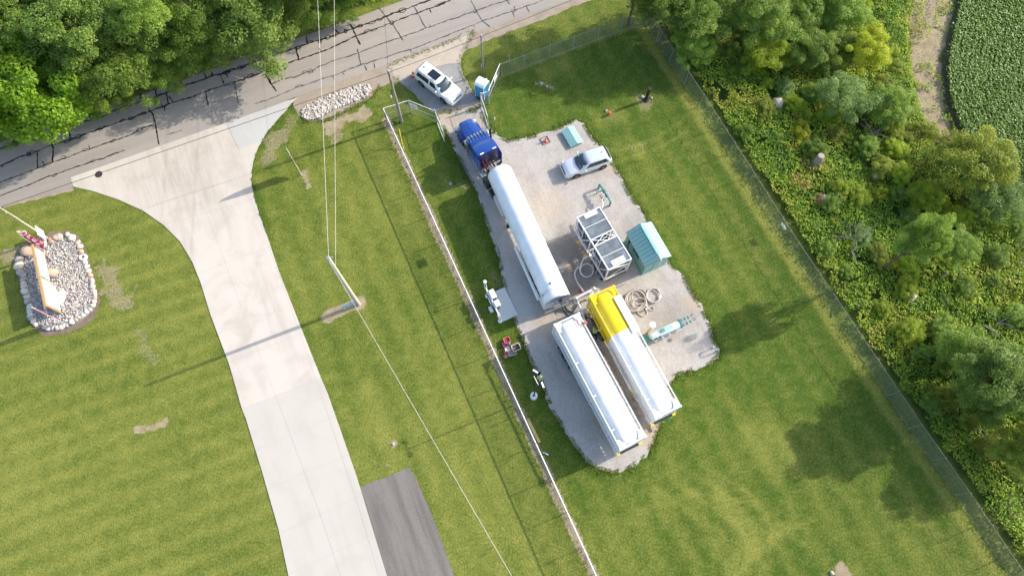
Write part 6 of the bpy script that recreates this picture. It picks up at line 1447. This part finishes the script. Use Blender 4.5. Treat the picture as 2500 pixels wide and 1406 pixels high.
# ------------------------------------------------------------------ vegetation
def leaf_quads(C, Nrm, size, rr, asp=.62):
    """one leaf (quad) per row of C, facing Nrm, random spin"""
    n = len(C); Nrm = Nrm / np.maximum(1e-6, np.linalg.norm(Nrm, axis=1, keepdims=True))
    T = rr.normal(size=(n, 3)); T -= Nrm * np.sum(T * Nrm, 1, keepdims=True); T /= np.maximum(1e-6, np.linalg.norm(T, axis=1, keepdims=True))
    Bt = np.cross(Nrm, T); s = (size * rr.uniform(.6, 1.3, n))[:, None]; a = s * .5; b = s * .5 * asp
    q = np.stack([C - T * a, C - Bt * b + Nrm * s * .08, C + T * a, C + Bt * b + Nrm * s * .08], 1)
    return q.reshape(-1, 3), np.arange(n * 4).reshape(n, 4)
def crown_points(rr, nclump, nleaf, flat_=.8, clump=.34, low=-.35):
    """leaf positions and normals for a crown of unit radius made of separate clumps with gaps between"""
    cs = []
    while len(cs) < nclump:
        v = rr.normal(size=3); v /= np.linalg.norm(v)
        if v[2] < low: continue
        r = rr.uniform(.45, .95) ** .7
        c = v * r * np.array([1, 1, flat_]) * (1 + .18 * rr.normal())
        if all(np.linalg.norm(c - o) > clump * .55 for o in cs) or rr.random() < .15: cs.append(c)
    cs = np.array(cs); sz = clump * rr.uniform(.6, 1.25, nclump)
    k = rr.integers(0, nclump, nleaf); v = rr.normal(size=(nleaf, 3)); v[:, 2] = v[:, 2] * .8 + .35; v /= np.linalg.norm(v, axis=1, keepdims=True)
    rad = sz[k] * rr.uniform(.35, 1.08, nleaf) ** .6
    P = cs[k] + v * rad[:, None] * np.array([1, 1, .75])
    Nn = v * .7 + rr.normal(size=(nleaf, 3)) * .55 + np.array([0, 0, .55])
    return P, Nn, cs, sz, k
LEAF = {
 'maple': leafm('maple_leaf', (.13, .25, .018), (.30, .45, .035), .35),
 'oak': leafm('oak_leaf', (.115, .20, .030), (.29, .40, .080), .3),
 'ash': leafm('ash_leaf', (.125, .22, .030), (.32, .44, .075), .3),
 'dark': leafm('dark_leaf', (.10, .18, .025), (.24, .34, .052), .3),
 'lime': leafm('lime_leaf', (.20, .32, .022), (.44, .52, .045), .35),
 'yellow': leafm('yellow_leaf', (.30, .38, .025), (.55, .58, .045), .35),
 'olive': leafm('olive_leaf', (.17, .23, .03), (.36, .40, .055), .3),
 'silver': leafm('silvery_leaf', (.14, .24, .05), (.33, .45, .14), .25),
 'brown': leafm('dead_leaf', (.38, .19, .07), (.58, .33, .15), .2),
}
def crown_mesh(seed, nclump, nleaf, size, mat, flat_=.8, clump=.34, low=-.35):
    rr = np.random.default_rng(seed); P, Nn, cs, sz, k = crown_points(rr, nclump, nleaf, flat_, clump, low)
    V, Fc = leaf_quads(P, Nn, np.full(len(P), size), rr)
    tint = np.clip(rr.random(nclump)[k] * .65 + rr.random(len(P)) * .45 - .05, 0, 1)
    o = bigmesh('crown', V, Fc, mat, None, tint); me = o.data; bpy.data.objects.remove(o); return me, cs
def limbs(cs, rr, h, r0):
    mb = MB(); mb.tube([(0, 0, 0), (.03, .02, h * .35), (.0, -.02, h * .75), (0, 0, h)], [r0, r0 * .85, r0 * .65, r0 * .4], 8)
    for c in cs[:min(len(cs), 14)]:
        z0 = h * rr.uniform(.35, .85); e = Vector(c) * .92 + Vector((0, 0, h)); m_ = Vector((0, 0, z0)).lerp(e, .5) + Vector((0, 0, .08))
        mb.tube([(0, 0, z0), m_, e], [r0 * .4, r0 * .25, r0 * .08], 5)
    return mb
TREES = {}
def tree_proto(kind, seed, nclump, nleaf, size, flat_=.8, clump=.34, trunk_h=1.1, low=-.35):
    me, cs = crown_mesh(seed, nclump, nleaf, size, LEAF[kind], flat_, clump, low)
    rr = np.random.default_rng(seed + 99); tb = limbs(cs, rr, trunk_h, .055).build('trunk', BARK, None, 60); tm = tb.data; bpy.data.objects.remove(tb)
    TREES.setdefault(kind, []).append((me, tm, trunk_h))
random.seed(21)
for k in range(3):
    tree_proto('maple', 100 + k, 70, 30000, .070, .85, .26); tree_proto('oak', 110 + k, 80, 34000, .050, .85, .24); tree_proto('ash', 120 + k, 75, 32000, .045, .85, .23)
for k in range(2):
    tree_proto('dark', 130 + k, 60, 24000, .050, .9, .27); tree_proto('yellow', 140 + k, 50, 17000, .054, .85, .26); tree_proto('olive', 150 + k, 70, 23000, .050, .8, .23); tree_proto('silver', 160 + k, 55, 17000, .050, .8, .26)
    tree_proto('lime', 170 + k, 55, 18000, .054, .8, .26); tree_proto('brown', 180 + k, 30, 2500, .09, .7, .26)
def tree(kind, label, u, v, zc, rpx, group, sq=1.0, idx=None, cat='tree', name=None, n=[0]):
    """crown centre seen at pixel (u, v) at height zc, radius given in photo pixels"""
    c = at(u, v, zc); r = rpx * depth(c) / F; n[0] += 1
    me, tm, th = TREES[kind][(idx if idx is not None else n[0]) % len(TREES[kind])]
    o = thing(name or 'deciduous_tree', label, cat, (c.x, c.y, 0), n[0] * 1.7, group)
    cr = bpy.data.objects.new('crown', me); col.objects.link(cr); cr.parent = o; cr.location = (0, 0, zc); q_ = random.Random(n[0]); ux = q_.uniform(.82, 1.25) if cat == 'bush' else q_.uniform(.94, 1.08); cr.scale = (r * ux, r / ux * q_.uniform(.95, 1.15), r * sq)
    tk_ = bpy.data.objects.new('trunk', tm); col.objects.link(tk_); tk_.parent = o; tk_.scale = (r, r, zc / th)
    return o
GW = 'roadside wood across the road'; GE = 'trees and tall bushes in the thicket behind the yard'
for a in [
 ('maple', 'broad bright green maple leaning over the road at the far left', 95, 235, 4.6, 118), ('maple', 'bright leafy maple in front of the dark trees, lowest of the roadside wood', 195, 240, 2.6, 62),
 ('maple', 'large maple at the left border of the picture', 10, 150, 6.5, 105), ('ash', 'dark green ash crown in the upper left corner', 60, 30, 8.5, 110), ('oak', 'full oak crown second from the left at the top border', 185, 55, 9.0, 105),
 ('dark', 'dark shaded tree filling the gap behind the maples', 240, 165, 6.0, 95), ('oak', 'pale green oak crown bulging towards the road in the middle of the wood', 335, 120, 4.5, 94), ('ash', 'ash crown at the top border left of the dark gap', 345, 25, 9.0, 85),
 ('dark', 'dark narrow tree inside the gap between the two oaks', 455, 95, 4.5, 80), ('oak', 'wide spreading oak, rightmost big crown over the road', 610, 70, 4.2, 122), ('ash', 'leafy ash crown left half of the rightmost big tree group', 505, 45, 6.0, 85),
 ('oak', 'small oak crown at the right tip of the roadside wood', 675, 45, 3.0, 62), ('dark', 'low dark bush under the roadside oaks', 400, 170, 2.5, 60), ('dark', 'shaded bush behind the road at the top border', 795, 10, 2.0, 70), ('dark', 'dark undergrowth bush between maple and oak by the road verge', 290, 215, 2.0, 55),
 ('dark', 'low bush at the foot of the rightmost oak', 520, 125, 2.0, 50), ('dark', 'dark bush at the left border below the maples', 20, 290, 2.0, 50),
]: tree(a[0], a[1], *a[2:6], GW)
for k, (kd, u, v, zc, r) in enumerate((('oak', 120, -110, 9, 130), ('ash', 320, -110, 9, 130), ('oak', 520, -100, 9, 120), ('maple', 720, -90, 8, 100), ('dark', -120, 120, 8, 130), ('maple', -150, 270, 7, 110), ('dark', 880, -90, 4, 90))):
    tree(kd, 'tree of the roadside wood standing beyond the picture border', u, v, zc, r, GW)
for a in [
 ('dark', 'dark leafy tree at the fence corner, shading the upper lawn', 1640, 12, 5.5, 72), ('ash', 'grey green ash at the top border just inside the thicket corner', 1705, 40, 5.0, 75), ('ash', 'pale green bushy tree beside the bare grey branches near the fence corner', 1690, 112, 2.6, 46), ('dark', 'dark tree at the top border between the two ashes', 1775, 20, 4.5, 60),
 ('ash', 'bright ash crown at the top border above the lime bush', 1850, 36, 4.5, 78), ('lime', 'tall lime green bush with pointed sprays, upper thicket', 1870, 135, 2.2, 55), ('dark', 'dark green round tree below the top border, mid thicket', 1955, 35, 2.6, 62), ('ash', 'soft green tree in the shade at the top border near the bare track', 2050, 30, 2.4, 66),
 ('ash', 'soft green tree left of the yellow tree', 1985, 125, 2.2, 54), ('yellow', 'bright yellow leaved tree near the bare track', 2118, 118, 2.8, 50), ('dark', 'dark bush left of the yellow tree', 2060, 118, 1.8, 40), ('silver', 'blue grey willow bush in the middle of the thicket', 2062, 240, 2.4, 56),
 ('ash', 'light green feathery bush between willow and bare track', 2170, 262, 1.8, 56), ('olive', 'large olive green tree overlapping the crop field', 2395, 395, 4.0, 80), ('olive', 'olive tree bough hanging left of the large olive tree', 2322, 372, 2.4, 45),
 ('silver', 'pale silvery bush at the right border below the olive tree', 2440, 475, 2.4, 65), ('lime', 'lime bush below the large olive tree', 2260, 480, 1.6, 42), ('ash', 'slender ash bough below the leaning ash', 2330, 600, 3.0, 50),
 ('dark', 'dark green tree at the lower right of the thicket', 2400, 890, 4.0, 78), ('ash', 'leafy bush in front of the dark lower right tree', 2330, 850, 2.0, 50), ('dark', 'dark shaded tree at the right border, lower thicket', 2480, 930, 5.0, 85), ('dark', 'dark bush below the lower right trees', 2400, 990, 2.2, 55), ('olive', 'brownish tree at the lower right border', 2490, 1100, 3.0, 60),
]: tree(a[0], a[1], *a[2:6], GE, cat='tree')
for kd, u, v, zc, r in (('ash', 1560, -60, 7, 75), ('oak', 1660, -80, 7, 90), ('ash', 1800, -80, 6, 90), ('dark', 1950, -70, 4, 80)):
    tree(kd, 'tree of the thicket standing beyond the picture border', u, v, zc, r, GE)
def shade_tree(kd, label, tip, h_, r, sq):
    q = at(*tip) + Vector((sd.x, sd.y, 0)).normalized() * (h_ / math.tan(SUN_EL)); zc = h_ - r * sq; c = Vector((q.x, q.y, zc)); u, v = px_at(c)
    tree(kd, label, u, v, zc, r * F / depth(c), GE, sq)
shade_tree('ash', 'tall slim ash with top leaning out of the right border', (1700, 848), 11.0, 2.0, 1.8)
shade_tree('oak', 'tall oak at the right border, shading the lower lawn', (1935, 1135), 9.0, 2.7, 1.0)
shade_tree('dark', 'dark tree at the right border near the lower corner', (2170, 1235), 7.5, 2.6, 1.0)
# bushes: individually placed through the thicket, named by look and neighbourhood
def zone(u, v):
    fx_ = np.interp(v, [0, 153, 614, 1045, 1364], [1577, 1650, 1945, 2240, 2460]); e = u - fx_
    n_ = 'along the fence' if e < 110 else ('in the middle of the thicket' if e < 300 else 'on the far side of the thicket')
    r_ = 'opposite the rear lawn' if v < 260 else ('opposite the silver car' if v < 430 else ('opposite the teal hut' if v < 640 else ('opposite the tank trailers' if v < 900 else 'towards the lower right corner')))
    return n_ + ' ' + r_
LOOK = {'dark': 'dark green', 'ash': 'soft green', 'lime': 'lime green', 'olive': 'olive green', 'silver': 'silvery green', 'yellow': 'yellow', 'brown': 'rusty dead'}
random.seed(33); bush = []
tries = 0
while len(bush) < 125 and tries < 9000:
    tries += 1
    u, v = random.uniform(1600, 2530), random.uniform(-10, 1330); q = at(u, v)
    X1, Y1 = np.array([q.x]), np.array([q.y]); df_ = dline(X1, Y1, [(p_.x, p_.y) for p_ in FENCE_R])[0]
    if not inside(X1, Y1, [(p_.x, p_.y) for p_ in FENCE_R] + [(200, -20), (200, 100), (20, 100)])[0] or df_ < 2.3: continue
    if u > 2180 and v < 300 or u > 2260 and v < 350 or (u > 2230 and v < 420 and u + v > 2600): continue
    if inside(X1, Y1, mgp)[0] or dline(X1, Y1, mgp + mgp[:1])[0] < 1.0: continue
    if any((q - b[0]).length < 1.55 for b in bush): continue
    kd = random.choices(['dark', 'ash', 'lime', 'olive', 'silver'], [.12, .34, .36, .12, .06])[0]
    if v > 960: kd = random.choices(['dark', 'ash', 'olive'], [.5, .3, .2])[0]
    bush.append((q, kd, u, v, random.uniform(.55, 1.2) * (.8 if df_ < 4 else 1.05)))
for u, v, kd, r in ((1945, 452, 'brown', .85), (2000, 495, 'brown', .7), (2015, 512, 'brown', .5), (1945, 335, 'yellow', 1.1), (1925, 365, 'brown', .6), (2140, 480, 'yellow', .8), (2345, 738, 'yellow', .7), (2065, 605, 'yellow', .6), (2185, 655, 'yellow', .7), (1850, 180, 'yellow', .7)):
    bush.append((at(u, v), kd, u, v, r))
for q, kd, u, v, r in bush:
    sz = 'small' if r < .9 else ('medium' if r < 1.25 else 'broad')
    zc = r * .75; c = Vector((q.x, q.y, zc)); uu, vv2 = px_at(c)
    tree(kd, f'{sz} {LOOK[kd]} bush {zone(u, v)}', uu, vv2, zc, r * F / depth(c), 'bushes scattered through the thicket', .85, None, 'bush', 'bush')
# weeds: one carpet of tall herbs and saplings
rr = np.random.default_rng(77)
n = 360000; U = rr.uniform(15, 66, n); Vv = rr.uniform(-4, 66, n)
dfw = dline(U, Vv, fr); ok = inside(U, Vv, [(p_.x, p_.y) for p_ in FENCE_R] + [(200, -20), (200, 100), (20, 100)]) & (dfw + (fbm(U, Vv, 1.0, 4) - .5) * 1.2 > 1.45)
FIELD = [(2345, -60), (2330, 20), (2312, 90), (2298, 170), (2304, 255), (2330, 318), (2375, 340), (2430, 372), (2470, 440), (2500, 560), (2560, 700), (3000, 700), (3000, -60)]
fw = [(p_.x, p_.y) for p_ in W(FIELD)]
ok &= ~inside(U, Vv, fw); ing = inside(U, Vv, mgp) | (dline(U, Vv, mgp + mgp[:1]) < .5)
ok &= ~(ing & ((rr.random(n) > .45) | (fbm(U, Vv, .8, 61) < .56))); ok &= fbm(U, Vv, .55, 15) > .27
U, Vv = U[ok], Vv[ok]; n = len(U)
hgt = .25 + 1.0 * fbm(U, Vv, .35, 12) ** 1.3 + .35 * fbm(U, Vv, 1.6, 13); hgt *= np.where(dline(U, Vv, mgp + mgp[:1]) < 1.0, .35, 1)
P = np.stack([U, Vv, hgt * rr.uniform(.55, 1.0, n) ** .5], 1); Nn = rr.normal(size=(n, 3)) * .55 + np.array([.25, .1, .8])
V_, F_ = leaf_quads(P, Nn, np.full(n, .24), rr, .5)
tint = np.clip(fbm(U, Vv, .28, 19) * .9 + fbm(U, Vv, 1.3, 23) * .5 - .12 + rr.normal(size=n) * .14, 0, 1)
m, t, p = nodes('weed_leaf'); a = t.nodes.new('ShaderNodeAttribute'); a.attribute_name = 'tint'; r_ = t.nodes.new('ShaderNodeValToRGB')
while len(r_.color_ramp.elements) < 5: r_.color_ramp.elements.new(.5)
for e, (x, c) in zip(r_.color_ramp.elements, ((0, (.085, .18, .030)), (.25, (.17, .31, .04)), (.5, (.30, .45, .045)), (.8, (.45, .52, .06)), (1, (.46, .40, .11)))): e.position = x; e.color = (*c, 1)
t.links.new(a.outputs['Fac'], r_.inputs[0]); t.links.new(r_.outputs[0], p.inputs['Base Color']); p.inputs['Roughness'].default_value = .55; p.inputs['Specular IOR Level'].default_value = .3
tr_ = t.nodes.new('ShaderNodeBsdfTranslucent'); t.links.new(r_.outputs[0], tr_.inputs[0]); mx = t.nodes.new('ShaderNodeMixShader'); mx.inputs[0].default_value = .4
t.links.new(p.outputs[0], mx.inputs[1]); t.links.new(tr_.outputs[0], mx.inputs[2]); t.links.new(mx.outputs[0], t.nodes['Material Output'].inputs[0]); WEED = m
tag(bigmesh('weeds', V_, F_, WEED, None, tint), 'dense tall weeds and brambles covering the ground between the bushes', 'weeds', kind='stuff')
# forest floor under the roadside wood
n = 60000; U = rr.uniform(-64, -8, n); Vv = rr.uniform(38, 66, n); np_ = [(p_.x, p_.y) for p_ in nroad]
ok = inside(U, Vv, np_ + [(-10, 200), (-200, 200), (-200, 40)]); dn = dline(U, Vv, np_); ok &= (dn + (fbm(U, Vv, .8, 31) - .5) * 1.4 > 1.1); U, Vv, dn = U[ok], Vv[ok], dn[ok]; n = len(U)
P = np.stack([U, Vv, (.1 + .8 * fbm(U, Vv, .5, 33) * np.clip(dn / 3, .15, 1)) * rr.uniform(.2, 1, n)], 1)
V_, F_ = leaf_quads(P, rr.normal(size=(n, 3)) * .7 + np.array([0, 0, .8]), np.full(n, .26), rr, .5)
tag(bigmesh('undergrowth', V_, F_, WEED, None, np.clip(fbm(U, Vv, .6, 36) * .6 + rr.normal(size=n) * .1, 0, .6)), 'low shaded undergrowth along the wood edge', 'undergrowth', kind='stuff')
# crop rows curving with the field edge
edgep = np.array([(p_.x, p_.y) for p_ in W([(2350, -60), (2335, 20), (2318, 90), (2304, 170), (2312, 250), (2345, 330), (2400, 430), (2450, 530), (2500, 640)])])
seg_ = np.hypot(*np.diff(edgep, axis=0).T); cum = np.concatenate([[0], np.cumsum(seg_)])
xs_, ys_, ts_ = [], [], []
s_ = np.arange(0, cum[-1], .10); ex = np.interp(s_, cum, edgep[:, 0]); ey = np.interp(s_, cum, edgep[:, 1])
kx = np.ones(25) / 25; pad = 12
ex = np.convolve(np.pad(ex, pad, 'edge'), kx, 'valid'); ey = np.convolve(np.pad(ey, pad, 'edge'), kx, 'valid')
tx = np.gradient(ex); ty = np.gradient(ey); tl = np.hypot(tx, ty); nx_, ny_ = -ty / tl, tx / tl
if np.mean(nx_) < 0: nx_, ny_ = -nx_, -ny_
for k in range(37):
    off = .3 + .5 * k
    for rep_ in range(9):
        keep = rr.random(len(ex)) < (.97 if k > 2 else .75)
        xs_.append((ex + nx_ * off + rr.normal(size=len(ex)) * .15)[keep]); ys_.append((ey + ny_ * off + rr.normal(size=len(ex)) * .15)[keep])
U = np.concatenate(xs_); Vv = np.concatenate(ys_); n = len(U)
thin = np.interp(Vv, [26, 36], [.45, 1.0]) ; ok = (rr.random(n) < thin) & (U < 66) & (U > 20) & (fbm(U, Vv, .7, 41) > .12); U, Vv = U[ok], Vv[ok]; n = len(U)
P = np.stack([U, Vv, np.interp(Vv, [28, 40], [.35, .70]) * rr.uniform(.62, 1, n)], 1)
V_, F_ = leaf_quads(P, rr.normal(size=(n, 3)) * .36 + np.array([.40, .16, 1.0]), np.full(n, .24), rr, .7)
CROP = leafm('crop_leaf', (.17, .31, .06), (.36, .50, .14), .3)
tag(bigmesh('crop_field', V_, F_, CROP, None, np.clip(rr.random(n) * .8 + fbm(U, Vv, .3, 44) * .3, 0, 1)), 'green crop field in curving rows beyond the bare track', 'crop', kind='stuff')
flat('field_soil', [tuple(q) for q in fw], .010, pm('field_soil', (.11, .10, .055), .95, var=.3, scale=2, bmp=.5))
# grass tufts: overgrown edges of gravel, fences and slabs
def along(pts, n, spread, seed_):
    pts = np.array([(p_.x, p_.y) for p_ in pts]); sg_ = np.hypot(*np.diff(pts, axis=0).T); c_ = np.concatenate([[0], np.cumsum(sg_)]); s_ = rr.uniform(0, c_[-1], n)
    return np.interp(s_, c_, pts[:, 0]) + rr.normal(size=n) * spread, np.interp(s_, c_, pts[:, 1]) + rr.normal(size=n) * spread
Us, Vs = [], []
for pts, n, sp__ in ((PAD + PAD[:1], 15000, .26), (ENTRY, 1500, .22), (DRIVE_R[:9], 1500, .10), ([(728, 296), (800, 296), (905, 240), (928, 212)], 900, .2), (BED + BED[:1], 700, .9)):
    a, b = along(W(pts), n, sp__, 3); Us.append(a); Vs.append(b)
a, b = along([FENCE_L[0], FENCE_L[2]], 2500, .45, 3); Us.append(a); Vs.append(b)
a, b = along(FENCE_R, 4500, .35, 3); Us.append(a); Vs.append(b)
U = np.concatenate(Us); Vv = np.concatenate(Vs)
pw = [(p_.x, p_.y) for p_ in W(PAD)]; k = fbm(U, Vv, 1.1, 52) + .25 * fbm(U, Vv, 3.5, 53)
inp = inside(U, Vv, pw) & (dline(U, Vv, pw + pw[:1]) > .30)
ok = (k > .52) & ~inp & ~inside(U, Vv, [(p_.x, p_.y) for p_ in W(up_poly)]) & ~inside(U, Vv, [(p_.x, p_.y) for p_ in bedw]); U, Vv = U[ok], Vv[ok]; n = len(U)
P = np.stack([U, Vv, rr.uniform(.02, .08, n)], 1); Nn = rr.normal(size=(n, 3)) * .7 + np.array([0, 0, .9]); V_, F_ = leaf_quads(P, Nn, np.full(n, .15), rr, .45)
GT = leafm('grass_tuft', (.09, .16, .014), (.24, .28, .04), .25)
tag(bigmesh('grass_tufts', V_, F_, GT, None, np.clip(fbm(U, Vv, .5, 55) + rr.normal(size=n) * .2, 0, 1)), 'ragged grass tufts fringing the gravel, fences and slabs', 'grass', kind='stuff')
# dead wood in the thicket
def brush(label, uv, r, n, seed_, h=.6, group='dead brush lying in the thicket'):
    o = thing('dead_branches', label, 'dead wood', at(*uv), 0, group); q = random.Random(seed_); mb = MB()
    for k in range(n):
        a = q.uniform(0, 6.28) if k % 3 else .6; l = r * q.uniform(.5, 1.1); z = h * q.uniform(.4, 1.3); st_ = Vector((q.uniform(-.2, .2), q.uniform(-.2, .2), z * .6))
        e = st_ + Vector((math.cos(a) * l, math.sin(a) * l, q.uniform(-.1, .6))); md = st_.lerp(e, .5) + Vector((q.uniform(-.1, .1), q.uniform(-.1, .1), .12)) * r
        mb.tube([st_, md, e], [.045, .03, .01], 5)
        for j in range(2): f = md.lerp(e, .3 + .3 * j); mb.tube([f, f + Vector((q.uniform(-.4, .4), q.uniform(-.4, .4), q.uniform(0, .3))) * r * .6], [.018, .006], 4)
    mb.build('twig_mass', DEADW, o)
for l, uv, r, n, s in (('fan of bare grey branches near the fence corner', (1755, 90), 2.2, 18, 1), ('grey dead boughs below the blue grey willow', (2120, 340), 2.0, 14, 2), ('pale dead branches spreading in the middle of the lower thicket', (2075, 600), 2.6, 16, 3), ('small heap of dead sticks at the right border', (2420, 800), 1.6, 12, 4), ('dead twigs behind the lime green bush', (1800, 175), 1.8, 10, 5), ('dark dead sticks in the shade near the lower right corner', (2400, 1075), 1.8, 9, 6), ('bare grey twigs left of the willow', (1975, 245), 1.3, 9, 7)):
    brush(l, uv, r, n, s, 1.2)
st_ = thing('tree_stump', 'tall weathered twin tree stump standing in the thicket opposite the silver car', 'stump', at(1985, 408)); B = MB(); B.tube([(0, 0, 0), (.05, .1, .9), (.15, .25, 1.7)], [.55, .42, .34], 12); B.tube([(.2, -.1, 0), (.25, 0, .8), (.3, .1, 1.3)], [.4, .3, .24], 10); B.build('trunk', DEADW, st_, 50); B = MB(); B.lathe([(.33, 0), (.32, .03), (.15, .035)], 14, Matrix.Translation((.15, .25, 1.69))); B.build('sawn_top', pm('sawn_wood', (.42, .36, .29), .9), st_)
st_ = thing('tree_stump', 'low hollow tree stump just left of the tall twin stump', 'stump', at(1973, 378)); MB().lathe([(.36, 0), (.33, .5), (.30, .55), (.18, .55), (.16, .3)], 14).build('trunk', DEADW, st_, 50); MB().lathe([(.15, .28), (.12, .32)], 12).build('hollow', BLACK, st_)
for l, a, b, r in (('long pale log lying in the lower right thicket', (2400, 795), (2432, 812), .10), ('thin bare pole lying in the shaded lower thicket', (2405, 1071), (2460, 1073), .06), ('thin dead stem in the middle of the lower thicket', (2078, 612), (2093, 645), .06), ('short pale stick right of the lower thicket middle', (2296, 678), (2316, 668), .06), ('grey leaning stem beside the blue grey willow', (2160, 268), (2195, 230), .06)):
    p0, p1 = at(*a, .8), at(*b, 1.1); o = thing('fallen_log', l, 'log', (p0.x, p0.y, 0)); MB().tube([p0 - o.location, (p0 + p1) / 2 - o.location + Vector((0, 0, .05)), p1 - o.location], [r, r * .9, r * .7], 8).build('stem', DEADW, o); MB().tube([(p0 + p1) / 2 - o.location, (p0 + p1) / 2 - o.location + Vector((.3, .2, .25))], [r * .4, r * .15], 5).build('twig', DEADW, o)
random.seed(4)
for k, (u, v, s, l) in enumerate(((1895, 262, .75, 'pale grey boulder lying among lime weeds in the upper thicket'), (1908, 255, .5, 'smaller grey boulder touching the pale one in the upper thicket'), (1975, 248, .45, 'pinkish grey boulder left of the willow'), (2006, 492, .5, 'grey boulder beside the rusty dead bush'), (2135, 432, .6, 'dark boulder right of the tree stumps'), (2216, 730, .6, 'tan boulder in the middle of the lower thicket'))):
    q = at(u, v); o = rock('boulder', l, 'boulder', q, s, STONE, 'boulders lying in the thicket', k + 2, 1.1); o.location.z = .55
